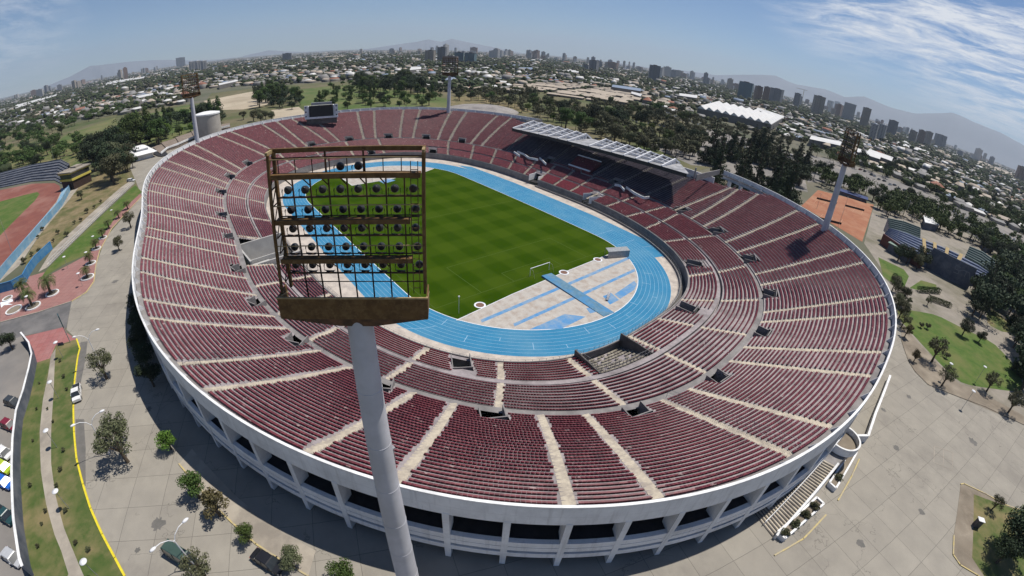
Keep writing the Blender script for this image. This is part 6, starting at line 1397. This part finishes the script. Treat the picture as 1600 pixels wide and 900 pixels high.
# ================================================================== city
def fac_mat(name, c, wn, storey=3.1, bay=3.6, dark=.45):
    """painted facade with rows of window bays drawn into the wall at real storey heights"""
    m_, nt, b, pos = base_mat(name, .7, 0, .3); tc = nt.nodes.new('ShaderNodeTexCoord').outputs['Object']
    sp = nt.nodes.new('ShaderNodeSeparateXYZ'); nt.links.new(tc, sp.inputs[0]); fr = lambda o, s: mth(nt, 'FRACT', mth(nt, 'DIVIDE', o, s))
    h = mth(nt, 'ADD', sp.outputs[0], sp.outputs[1]); a = mth(nt, 'MULTIPLY', mth(nt, 'GREATER_THAN', fr(sp.outputs[2], storey), .42), mth(nt, 'GREATER_THAN', fr(h, bay), .38))
    gn = nt.nodes.new('ShaderNodeNewGeometry'); s2 = nt.nodes.new('ShaderNodeSeparateXYZ'); nt.links.new(gn.outputs['Normal'], s2.inputs[0]); a = mth(nt, 'MULTIPLY', a, mth(nt, 'LESS_THAN', s2.outputs[2], .5))
    nt.links.new(mixc(nt, mth(nt, 'MULTIPLY', a, dark+.4), ramp2(nt, noise(nt, pos, .02, 3), c, tuple(x*.85 for x in c)), wn), b.inputs['Base Color']); return m_
FM_ = [fac_mat('grey_tower_facade', (.23, .235, .25), (.04, .05, .06)), fac_mat('pale_tower_facade', (.42, .41, .40), (.10, .11, .13)), fac_mat('brick_tower_facade', (.24, .17, .14), (.05, .05, .05)), fac_mat('teal_glass_facade', (.13, .20, .23), (.05, .08, .10)), fac_mat('tan_tower_facade', (.34, .30, .26), (.08, .08, .08))]
def highrise(u0, u1, vt, vb, mi, label, group=None, name='apartment_tower'):
    um = (u0+u1)/2; x, y = G(um, vb); h = max(15, height_at(x, y, um, vt)); D_ = math.dist((x, y), CAM[:2]); a, b = ray(u0, (vt+vb)/2), ray(u1, (vt+vb)/2); w_ = D_*math.acos(min(1, np.dot(a, b)))
    az = math.atan2(y-CAM[1], x-CAM[0]); t = empty(name, (x, y, 0), az+random.uniform(-.35, .35)); tag(t, label, 'tower', group)
    dp = w_*random.uniform(.6, .9); ww = w_*.88
    mb = MB(); mb.box((0, 0, h/2), (dp, ww, h)); mb.box((-dp*.5, ww*.2, h*.48), (dp*.2, ww*.22, h*.96)); mb.box((-dp*.5, -ww*.25, h*.48), (dp*.2, ww*.22, h*.96)); mb.build('walls', FM_[mi], t)
    mb = MB(); mb.box((0, 0, h+1.5), (dp*.45, ww*.35, 3.)); mb.box((0, 0, h+.5), (dp*1.02, ww*1.02, 1.)); mb.build('roof_plant', M['shade'] if mi != 1 else M['facade'], t)
HR = [(275,291,90,104,0,'grey double tower block on the left skyline'),(296,306,96,111,1,'left slim block of the pale trio behind the far left floodlight'),(306,315,95,111,1,'middle slim block of the pale trio behind the far left floodlight'),(315,324,95,111,1,'right slim block of the pale trio behind the far left floodlight'),
(441,457,83.5,95,0,'lone grey block on the skyline above the scoreboard'),(664,680,79,97,4,'tan block left of the tallest central tower'),(683,698,74,97,0,'tallest tower of the central group above the stadium'),(691,716,88,101,2,'low brick block in front of the central towers'),(709,725,82,99,3,'left half of the twin teal slabs in the centre'),(726,744,83,100,3,'right half of the twin teal slabs in the centre'),
(911,920,101,110,0,'lower wing beside the dark tower above the covered stand'),(920,934,94.5,111,0,'dark stepped tower above the covered stand'),(1011,1030,102,127,0,'square grey tower with a roof box standing alone'),(1053,1067,110,120,4,'small tan block right of the lone grey tower'),
(1150,1174,128,156,3,'big dark teal slab at the left end of the right hand cluster'),(1176,1188,134,158,2,'brown slab behind the white tent roofs'),(1189,1200,135,160,2,'second brown slab behind the white tent roofs'),(1200,1221,138,161,0,'dark grey slab ending the row behind the white tent roofs'),
(1237,1248,145,168,0,'slim grey tower near the construction crane'),(1265,1284,149,180,4,'tall tan tower with a roof box right of the crane'),(1291,1300,157,170,0,'left part of the low grey pair in the distance'),(1301,1311,158,171,0,'right part of the low grey pair in the distance'),(1312,1333,160,189,1,'pale wide tower with dark top floor'),(1340,1355,167,200,4,'slim tall tower right above the floodlight head'),
(1359,1373,176,187,0,'flat dark block in the distance right of the slim tower'),(1355,1367,192,220,1,'left half of the striped balcony towers'),(1368,1380,193,221,1,'right half of the striped balcony towers'),(1382,1399,187,212,0,'dark tower behind the striped balcony towers'),(1416,1429,203,225,4,'left tower of the right hand row'),(1430,1441,202,226,2,'second tower of the right hand row'),(1441,1452,204,228,4,'third tower of the right hand row'),(1456,1475,209,229,0,'wide tower closing the right hand row'),
(1482,1498,211,226,0,'hazy block beyond the right hand row'),(1507,1516,217,229,0,'last hazy block before the right edge'),(1544,1560,227,243,0,'dark block near the right skyline'),(1572,1580,240,249,0,'small block near the right edge of the skyline'),(1583,1600,258,283,2,'brown block cut by the right edge')]
for r_ in HR: highrise(*r_)
# construction crane
x, y = G(1251, 166); D_ = math.dist((x, y), CAM[:2]); h = height_at(x, y, 1251, 139); t = empty('construction_crane', (x, y, 0)); tag(t, 'thin tower crane between the slim grey and the tall tan tower', 'crane'); mb = MB(); mb.bar((0, 0, 0), (0, 0, h), 2.5); mb.build('mast', M['yellowpale'], t); mb = MB(); mb.bar((-18, -6, h), (45, 15, h), 1.8); mb.build('jib', M['yellowpale'], t)
# hazy towers along the skyline: each a block of its own
rr = random.Random(11); proto = []
for k, (a, b) in enumerate(((22, 18), (30, 16), (18, 18), (40, 18))):
    mb = MB(); mb.box((0, 0, .5), (b, a, 1)); mb.box((0, 0, 1.03), (b*.5, a*.4, .08)); o = mb.build('skyline_tower', FM_[(0, 1, 4, 2)[k]]); proto.append(o)
AZS = [(280, 70), (60, 150), (820, 85), (860, 88), (905, 92), (700, 80), (1090, 112), (1400, 190), (1520, 222), (130, 130)]
cnt = 0
for k in range(170):
    u = rr.choice([rr.uniform(20, 260), rr.uniform(780, 1010), rr.uniform(560, 1010), rr.uniform(1040, 1220), rr.uniform(1240, 1590)])
    d0 = ray(u, 60 if 100 < u < 1200 else 150); az = math.atan2(d0[1], d0[0]); D_ = rr.uniform(2600, 6500); x, y = CAM[0]+math.cos(az)*D_, CAM[1]+math.sin(az)*D_
    o = proto[k] if k < 4 else rr.choice(proto).copy()
    if k >= 4: C.objects.link(o)
    o.location = (x, y, 0); o.rotation_euler = (0, 0, rr.uniform(0, 3)); o.scale = (rr.uniform(.8, 1.5), rr.uniform(.8, 1.6), rr.uniform(28, 75)); tag(o, 'hazy apartment block on the far skyline', 'tower', 'hazy blocks on the far skyline')
# big pale sheds
M['roofw'] = mat('white_metal_roof', (.62, .61, .59), (.52, .51, .50), .05, .5); M['rooft'] = mat('tan_roof', (.40, .34, .27), (.33, .28, .23), .05, .8); M['roofg'] = mat('grey_roof', (.24, .235, .23), (.18, .175, .17), .05, .8); M['roofr'] = mat('red_tile_roof', (.28, .12, .08), (.22, .10, .07), .05, .8); M['roofb'] = mat('blue_grey_roof', (.20, .25, .33), (.16, .2, .27), .05, .7); M['wallc'] = mat('cream_wall', (.30, .28, .25), (.23, .215, .20), .05, .8); M['walld'] = mat('dim_wall', (.17, .16, .15), (.13, .12, .115), .05, .8)
def shed(pts, h, m_, label, name='warehouse', cat='warehouse'):
    P = GP(pts); t = empty(name); tag(t, label, cat); mb = MB(); mb.prism(P, 0, h); mb.build('wall', M['walld'], t)
    mb = MB(); A, B, C_, D2 = [Vector((*q, h+.1)) for q in P]; r0, r1 = (A+D2)/2+Vector((0, 0, 1.6)), (B+C_)/2+Vector((0, 0, 1.6)); mb.add([A, B, r1, r0, C_, D2, A-Vector((0, 0, .1)), B-Vector((0, 0, .1)), C_-Vector((0, 0, .1)), D2-Vector((0, 0, .1))], [(0, 1, 2, 3), (3, 2, 4, 5), (0, 3, 5), (1, 4, 2), (6, 9, 8, 7), (0, 6, 7, 1), (4, 8, 9, 5)]); mb.build('roof', m_, t)
shed([(25, 174), (88, 153), (90, 150), (25, 168)], 9, M['roofw'], 'very long white warehouse at the left'); shed([(165, 136), (225, 125), (227, 122), (170, 130)], 9, M['roofw'], 'long white warehouse left of the far floodlight'); shed([(0, 180), (22, 174), (24, 169), (0, 174)], 8, M['roofg'], 'grey warehouse at the left edge')
shed([(214, 160), (240, 154), (240, 151), (214, 156)], 6, M['roofw'], 'pale long roof among the trees left of the floodlight'); shed([(343, 140), (372, 133), (372, 131), (342, 137)], 7, M['roofw'], 'bright white roof above the sand field'); shed([(119, 179), (134, 175), (134, 172), (119, 176)], 6, M['roofr'], 'small red roofed house at the far lawn', 'red_roof_house', 'house')
shed([(640, 116), (658, 114), (658, 110), (643, 110)], 8, M['roofw'], 'white roof left of the far centre floodlight'); shed([(878, 115), (903, 118), (905, 114), (880, 113)], 8, M['roofw'], 'long white roof above the covered stand'); shed([(985, 152), (1000, 157), (1003, 153), (987, 149)], 6, M['roofw'], 'pale roof in the tan housing field')
shed([(955, 143), (1000, 150), (1001, 145), (957, 139)], 8, M['roofb'], 'long blue grey roof in the middle distance'); shed([(1060, 155), (1088, 159), (1089, 154), (1061, 151)], 7, M['roofw'], 'white roof left of the tent roofs'); shed([(810, 112), (832, 113), (832, 109), (811, 109)], 7, M['roofb'], 'teal grey shed on the right of the far tower')
shed([(1352, 248), (1390, 262), (1393, 255), (1356, 242)], 8, M['roofw'], 'long low building with white roof beyond the car park'); shed([(1262, 228), (1310, 238), (1313, 231), (1266, 222)], 8, M['roofw'], 'long white roofed hall left of the right floodlight'); shed([(1335, 246), (1372, 258), (1375, 252), (1338, 240)], 7, M['roofw'], 'white roofed hall right of the right floodlight')
shed([(1525, 258), (1600, 288), (1600, 280), (1530, 252)], 6, M['rooft'], 'very long tan roof near the right edge'); shed([(1400, 228), (1450, 244), (1453, 240), (1403, 224)], 6, M['roofw'], 'long pale roof row beyond the car park'); shed([(1180, 178), (1222, 193), (1224, 188), (1183, 174)], 8, M['roofw'], 'pale row building behind the tent roofs')
# saw-tooth white halls
t = empty('tent_roof_hall'); tag(t, 'row of folded white tent roofs over dark halls', 'hall'); fr, bk_ = [(1088, 180), (1203, 206)], [(1118, 168), (1222, 192)]
f0, f1, b0_, b1_ = [Vector(G(*q)) for q in (fr[0], fr[1], bk_[0], bk_[1])]; mb = MB(); mb.prism([tuple(q) for q in (f0, f1, b1_, b0_)], 0, 9); mb.build('wall', M['walld'], t); n = 9
for k in range(n):
    mb = MB(); a0_, a1_, c0, c1_ = f0.lerp(f1, k/n), f0.lerp(f1, (k+.96)/n), b0_.lerp(b1_, k/n), b0_.lerp(b1_, (k+.96)/n); am, cm = a0_.lerp(a1_, .35), c0.lerp(c1_, .35)
    mb.add([(*a0_, 9.2), (*am, 13.), (*a1_, 9.2), (*c0, 9.2), (*cm, 13.), (*c1_, 9.2)], [(0, 1, 4, 3), (1, 2, 5, 4), (0, 2, 1), (3, 4, 5), (0, 3, 5, 2)]); mb.build('roof_fold', M['roofw'], t)
# ------------------------------------------------------------------ houses and street trees
NOGO = [GP(p_) for p_ in ([(300,212),(300,140),(450,132),(560,126),(700,145),(700,175)], [(0,300),(0,200),(90,196),(200,178),(320,158),(320,215)], [(700,178),(705,148),(840,148),(1000,170),(1100,190),(1260,225),(1345,262),(1600,370),(1600,600),(1400,520),(1200,300)], [(1080,182),(1118,165),(1228,190),(1205,210)])]
def blocked(x, y):
    if math.hypot(x+10, y) < 330 and True:
        if math.hypot(x, y) < 300: return True
    return any(inpoly((x, y), P) for P in NOGO)
def gable(n):
    """unit house: walls to z=.7, ridge to 1"""
    V = np.array([(-.5,-.5,0),(.5,-.5,0),(.5,.5,0),(-.5,.5,0),(-.54,-.54,.68),(.54,-.54,.68),(.54,.54,.68),(-.54,.54,.68),(-.5,0,1),(.5,0,1)])
    F4 = np.array([(0,1,5,4),(1,2,6,5),(2,3,7,6),(3,0,4,7),(4,5,9,8),(6,7,8,9)]); F3 = np.array([(4,8,7),(5,6,9)]); return V, F4, F3
HV, H4, H3 = gable(1)
rg = np.random.default_rng(42)
def frame_ok(x, y, z=0):
    u, v = proj((x, y, z)); d = np.array([x, y, z])-CP; return -25 < u < 1625 and v > 20 and v < 900 and d@CF > 0
hs, ts = [], []
TANP = GP([(800, 146), (812, 133), (900, 132), (1000, 147), (1045, 158), (1035, 168), (1000, 166), (900, 156)])
def fill(d0, d1, cell, ph, pt, hsz, seed):
    g_ = np.random.default_rng(seed); n = int(d1/cell)+1
    xs = np.arange(-n, n+1)*cell
    X, Y = np.meshgrid(xs, xs); X = X.ravel()+0.; Y = Y.ravel()+0.
    i, j = np.round(X/cell).astype(int), np.round(Y/cell).astype(int)
    street = ((i % 7) == 0) | ((j % 5) == 0)
    D_ = np.hypot(X, Y); a = .45+.9*np.floor((np.arctan2(Y, X)+PI)/1.1)*.37
    ca, sa = np.cos(.42), np.sin(.42); x = X*ca-Y*sa; y = X*sa+Y*ca
    x = x+CAM[0]+g_.normal(size=len(x))*cell*.14; y = y+CAM[1]+g_.normal(size=len(x))*cell*.14
    ok = (D_ > d0) & (D_ < d1); d = np.stack([x-CP[0], y-CP[1], np.full(len(x), -CP[2])], 1); f = (d@CF)/np.linalg.norm(d, axis=1); ok &= f > .2
    for k in np.nonzero(ok)[0]:
        if not frame_ok(x[k], y[k]) or blocked(x[k], y[k]): continue
        inT = inpoly((x[k], y[k]), TANP)
        if inT:
            if not street[k]: hs.append((x[k], y[k], hsz*g_.uniform(.8, 1.2), hsz*g_.uniform(.6, 1.), g_.uniform(3.4, 4.6), .42, .2+.26*g_.random()))
            elif g_.random() < .25: ts.append((x[k], y[k], 3., g_.random()))
            continue
        q = g_.random(); tree_f = math.sin(x[k]*.0041+1)*math.cos(y[k]*.0037)+.5*math.sin(x[k]*.011+y[k]*.013)     # greener and barer quarters
        if not street[k] and q < ph*(1-.45*max(0, tree_f)): hs.append((x[k], y[k], hsz*g_.uniform(.6, 1.25), hsz*g_.uniform(.5, .95), g_.uniform(3.6, 6.5)*(1 if g_.random() < .93 else 2.), .42+(PI/2 if g_.random() < .4 else 0)+g_.normal()*.05, g_.random()))
        if g_.random() < pt*(1+.5*tree_f)*(1.2 if street[k] else 1): ts.append((x[k]+g_.normal()*cell*.35, y[k]+g_.normal()*cell*.35, g_.uniform(.5, 1.)*min(hsz*.36, 8.5), g_.random()))
fill(330, 1150, 15.5, .60, .95, 13, 1); fill(1150, 2700, 27, .62, .95, 22, 2); fill(2700, 5200, 52, .6, .8, 40, 3); fill(5200, 10500, 110, .6, .5, 75, 4)
hs.sort(key=lambda q: math.hypot(q[0]-CAM[0], q[1]-CAM[1]))
RM_ = [M['roofw'], M['rooft'], M['roofg'], M['roofr'], M['roofb']]
def roof_of(q): return 0 if q < .17 else 1 if q < .47 else 2 if q < .88 else 3 if q < .925 else 4
hp_ = []
for k in range(5):
    t = empty('house'); V = HV*np.array([1, 1, 1.]); mesh_np('wall', V[:8], [H4[:4]], M['wallc'] if k % 2 == 0 else M['walld'], t); o2 = mesh_np('roof', V[[4, 5, 6, 7, 8, 9]], [np.array([(0, 1, 5, 4), (2, 3, 4, 5)]), np.array([(0, 4, 3), (1, 2, 5)])], RM_[k], t)
    hp_.append((t, [q for q in bpy.data.objects if q.parent == t]))
uh = set(); cn = ['white', 'tan', 'grey', 'red', 'blue grey']
for (x, y, a, b, h, rz, q) in hs[:290]:
    k = roof_of(q)
    if k not in uh: uh.add(k); o = hp_[k][0]; o.location = (x, y, 0); o.rotation_euler.z = rz; o.scale = (a, b, h)
    else: o = copy_fast(hp_[k], (x, y, 0), rz, (a, b, h))
    tag(o, 'low %s roofed house in the first streets beyond the parks' % cn[k], 'house', '%s roofed houses in the nearest streets' % cn[k])
H = np.array(hs[290:]); n = len(H); c, s = np.cos(H[:, 5]), np.sin(H[:, 5]); lx = HV[None, :, 0]*H[:, 2, None]; ly = HV[None, :, 1]*H[:, 3, None]
V = np.stack([H[:, 0, None]+lx*c[:, None]-ly*s[:, None], H[:, 1, None]+lx*s[:, None]+ly*c[:, None], HV[None, :, 2]*H[:, 4, None]], 2).reshape(-1, 3)
b_ = (np.arange(n)*10)[:, None, None]; F4 = (H4+b_).reshape(-1, 4); F3 = (H3+b_).reshape(-1, 3); rk = np.array([roof_of(q)+2 for q in H[:, 6]]); wk_ = (H[:, 6]*17 % 1 > .5).astype(int)
mi = np.stack([wk_, wk_, wk_, wk_, rk, rk], 1).ravel(); mi = np.concatenate([mi, np.repeat(rk, 2)])
tag(mesh_np('distant_houses', V, [F4, F3], [M['wallc'], M['walld']]+RM_, None, midx=mi), 'endless low houses spreading to the horizon', 'houses', kind='stuff')
# street trees of the city: lumpy crowns
def ico():
    bm = bmesh.new(); bmesh.ops.create_icosphere(bm, subdivisions=1, radius=1); V = np.array([v.co[:] for v in bm.verts]); F = np.array([[v.index for v in f.verts] for f in bm.faces]); bm.free(); return V, F
IV, IF = ico()
bm = bmesh.new(); bmesh.ops.create_icosphere(bm, subdivisions=2, radius=1); IV2 = np.array([v.co[:] for v in bm.verts]); IF2 = np.array([[v.index for v in f.verts] for f in bm.faces]); bm.free()
T = np.array(ts); D_ = np.hypot(T[:, 0]-CAM[0], T[:, 1]-CAM[1]); g_ = np.random.default_rng(5)
def canopy(T, V0, F0_, name, m_, reps=1, label=None):
    n = len(T)*reps; T = np.repeat(T, reps, 0); off = g_.normal(size=(n, 3))*np.array([.45, .45, .2])*T[:, 2, None]*(reps > 1)
    r_ = T[:, 2]*(1 if reps == 1 else .68)*g_.uniform(.8, 1.2, n); nz = 1+g_.normal(size=(n, len(V0)))*.20
    V = V0[None]*r_[:, None, None]*nz[:, :, None]*np.array([1, 1, .85]); V = V+np.stack([T[:, 0]+off[:, 0], T[:, 1]+off[:, 1], T[:, 2]*.95+off[:, 2]], 1)[:, None]
    F = (F0_[None]+(np.arange(n)*len(V0))[:, None, None]).reshape(-1, 3); tag(mesh_np(name, V.reshape(-1, 3), F, m_), label, 'trees', kind='stuff')
M['cf1'] = mat('city_foliage', (.022, .038, .013), (.048, .062, .024), .045, .95, c3=(.05, .045, .028), s3=.01, detail=6)
near = D_ < 1150
canopy(T[near], IV2, IF2, 'distant_trees', M['cf1'], 3, 'street trees between the nearer houses'); canopy(T[~near], IV, IF, 'distant_trees', M['cf1'], 2, 'hazy tree canopy mixed with the far houses')
# ------------------------------------------------------------------ cars in the far car parks: small, one mesh each
def tiny_car(pm):
    mb = MB(); mb.box((0, 0, .62), (4.7, 1.9, .8)); mb.mi = 1; mb.box((-.2, 0, 1.28), (2.6, 1.6, .55), taper=.8); return mb.build('parked_car', [pm, M['glass']])
tc_ = [tiny_car(paint(*q)) for q in (WHT, SIL, GRY, BLK, RED, BLU)]; cols = ['white', 'silver', 'charcoal', 'black', 'dark red', 'blue']; usedc = set(); rr = random.Random(4)
LOTS = [((1345, 268), (1600, 384), 34, 'along the wide car park road'), ((1410, 262), (1600, 345), 34, 'under the trees on the far side of the car park'), ((1110, 222), (1245, 248), 16, 'on the service road behind the rim'), ((970, 186), (1090, 205), 14, 'between trees behind the covered stand'), ((1015, 168), (1110, 200), 14, 'in front of the tent roofs')]
for a, b, n, lab in LOTS:
    pa, pb = Vector(G(*a)), Vector(G(*b)); d = (pb-pa); 
    for k in range(n):
        t_ = (k+rr.uniform(-.3, .3))/n; p_ = proj((0, 0, 0)); u = a[0]+(b[0]-a[0])*t_; v = a[1]+(b[1]-a[1])*t_+rr.uniform(-2, 2); x, y = G(u, v); c_ = rr.choice([0, 0, 1, 1, 2, 3, 4, 5])
        o = tc_[c_] if c_ not in usedc else tc_[c_].copy()
        if c_ in usedc: C.objects.link(o)
        usedc.add(c_); o.location = (x, y, 0.05); o.rotation_euler = (0, 0, math.atan2(d.y, d.x)+PI/2+rr.uniform(-.1, .1)); tag(o, '%s car parked %s' % (cols[c_], lab), 'car', '%s cars parked %s' % (cols[c_], lab))
for k in range(6):
    if k not in usedc: bpy.data.objects.remove(tc_[k])
# ------------------------------------------------------------------ mountains
M['rock'] = mat('dry_mountain', (.17, .185, .21), (.14, .155, .18), .0006, .95)
def ridge(name, pts, D_, label=None, deep=2500):
    mb = MB(); P = []
    u0, u1 = pts[0][0], pts[-1][0]; us = np.linspace(u0, u1, 90); vs = np.interp(us, [q[0] for q in pts], [q[1] for q in pts]); g_ = np.random.default_rng(int(u0)+3); n = len(us)
    jit = np.convolve(g_.normal(size=n+8), np.ones(5)/5, 'same')[4:-4]
    rows = []
    for k in range(n):
        d = ray(us[k], vs[k]); hd = math.hypot(d[0], d[1]); D2 = D_*(1+.02*jit[k]); x, y = CP[0]+d[0]/hd*D2, CP[1]+d[1]/hd*D2; z = max(5, CP[2]+D2*d[2]/hd*(1+.03*jit[k])); ux, uy = d[0]/hd, d[1]/hd
        prof_ = [(-deep, 0), (-deep*.55, z*(.38+.1*jit[(k*3) % n])), (-deep*.25, z*(.7+.1*jit[(k*7) % n])), (0, z), (deep*.5, z*.5), (deep, 0)]
        rows.append([(x+ux*a, y+uy*a, max(0, b)) for a, b in prof_])
    for k in range(n): mb.v += rows[k]
    for k in range(n-1):
        for j in range(5): a = k*6+j; mb.f.append([a, a+1, a+7, a+6]); mb.m.append(0)
    tag(mb.build(name, M['rock'], smooth=True), label, kind='structure')
ridge('hills', [(560, 79), (620, 70), (650, 66), (670, 62), (690, 66), (706, 61), (725, 65), (750, 70), (790, 78), (830, 86)], 17000, 'hazy purple hill above the central towers')
ridge('hills', [(60, 140), (110, 120), (140, 104), (165, 101), (200, 97), (230, 95), (262, 94), (300, 95), (360, 93)], 17500, 'very faint hills on the left horizon')
ridge('hills', [(380, 88), (420, 79), (455, 81), (520, 82)], 18500)
ridge('mountains', [(960, 104), (1050, 108), (1120, 118), (1180, 117), (1210, 118), (1240, 132), (1290, 140), (1320, 152), (1350, 151), (1390, 168), (1430, 178), (1460, 178), (1490, 176), (1520, 190), (1560, 206), (1600, 228), (1640, 250)], 16000, 'long blue mountain ridge on the right horizon', 3500)

for o in list(C.objects):
    if o.name not in _before and o.parent is None and o.type in ('MESH', 'EMPTY'): o.location.z += ZG
# ------------------------------------------------------------------ haze
hz = MB(); hz.box((0, 0, 624), (50000, 50000, 1250)); ho = hz.build('haze', mat('haze_air', (1, 1, 1))); tag(ho, kind='stuff'); hm = ho.data.materials[0]; nt = hm.node_tree; nt.nodes.clear()
out = nt.nodes.new('ShaderNodeOutputMaterial'); pv = nt.nodes.new('ShaderNodeVolumePrincipled'); pv.inputs['Color'].default_value = (.74, .85, 1., 1); pv.inputs['Density'].default_value = 5.5e-5; pv.inputs['Anisotropy'].default_value = .1; nt.links.new(pv.outputs[0], out.inputs['Volume'])
# ================================================================== light
w = bpy.data.worlds.new('World'); sc.world = w; w.use_nodes = True; nt = w.node_tree; bg = nt.nodes['Background']
CL_ROT = .9
sky = nt.nodes.new('ShaderNodeTexSky'); sky.sky_type = 'NISHITA'; sky.sun_disc = False
sky.sun_elevation = SUN_EL; sky.sun_rotation = PI/2-SUN_AZ; sky.air_density = 1.; sky.dust_density = .1; sky.ozone_density = 3.5; sky.altitude = 1500

tc = nt.nodes.new('ShaderNodeTexCoord').outputs['Generated']
# thin cirrus: streaks on a high flat layer, kept to two quarters of the sky
sp = nt.nodes.new('ShaderNodeSeparateXYZ'); nt.links.new(tc, sp.inputs[0]); zz = mth(nt, 'ADD', mth(nt, 'MAXIMUM', sp.outputs[2], .0), .10)
cx, cy = mth(nt, 'DIVIDE', sp.outputs[0], zz), mth(nt, 'DIVIDE', sp.outputs[1], zz); cb = nt.nodes.new('ShaderNodeCombineXYZ'); nt.links.new(cx, cb.inputs[0]); nt.links.new(cy, cb.inputs[1])
mp = nt.nodes.new('ShaderNodeMapping'); mp.inputs['Rotation'].default_value = (0, 0, CL_ROT); mp.inputs['Scale'].default_value = (.8, 1.35, 1); nt.links.new(cb.outputs[0], mp.inputs[0])
n1 = noise(nt, mp.outputs[0], 2.6, 12, .72, dist=.5); n2 = noise(nt, cb.outputs[0], .55, 4, .5)
def mask(u, v, c0, c1):
    d = ray(u, v); vm = nt.nodes.new('ShaderNodeVectorMath'); vm.operation = 'DOT_PRODUCT'; nt.links.new(tc, vm.inputs[0]); vm.inputs[1].default_value = tuple(d); mr = nt.nodes.new('ShaderNodeMapRange'); mr.interpolation_type = 'SMOOTHSTEP'; mr.inputs[1].default_value = c0; mr.inputs[2].default_value = c1; nt.links.new(vm.outputs['Value'], mr.inputs[0]); return mr.outputs[0]
mk = mth(nt, 'MAXIMUM', mask(1650, -70, .925, .985), mth(nt, 'MULTIPLY', mask(-60, 0, .97, 1.), .35)); mk = mth(nt, 'MAXIMUM', mk, mth(nt, 'MULTIPLY', mask(1370, -90, .962, 1.), .9))
cl = nt.nodes.new('ShaderNodeMapRange'); cl.inputs[1].default_value = .46; cl.inputs[2].default_value = .68; nt.links.new(mth(nt, 'MULTIPLY_ADD', n2, .35, mth(nt, 'MULTIPLY', n1, .75)), cl.inputs[0])
cf = mth(nt, 'MULTIPLY', cl.outputs[0], mk); cf = mth(nt, 'MINIMUM', mth(nt, 'MULTIPLY', cf, 1.5), .92)
tint = mixc(nt, 1., sky.outputs[0], (.80, .97, 1.12), 'MULTIPLY')
nt.links.new(mixc(nt, cf, tint, (11., 11.3, 11.8)), bg.inputs[0]); bg.inputs[1].default_value = .07
sl = bpy.data.lights.new('sun', 'SUN'); sl.energy = 4.9; sl.angle = R(.53); sl.color = (1, .95, .87)
so = bpy.data.objects.new('sun', sl); C.objects.link(so)
dv = Vector((math.cos(SUN_AZ)*math.cos(SUN_EL), math.sin(SUN_AZ)*math.cos(SUN_EL), math.sin(SUN_EL)))
so.rotation_euler = dv.to_track_quat('Z', 'Y').to_euler(); so.location = dv*300
sc.view_settings.view_transform = 'Standard'; sc.view_settings.look = 'None'; sc.view_settings.gamma = 1; sc.view_settings.use_curve_mapping = False
sc.view_settings.exposure = .14
sc.cycles.use_denoising = True; sc.cycles.max_bounces = 6; sc.cycles.diffuse_bounces = 3; sc.cycles.transparent_max_bounces = 8
sc.cycles.volume_bounces = 0; sc.cycles.caustics_reflective = False; sc.cycles.caustics_refractive = False
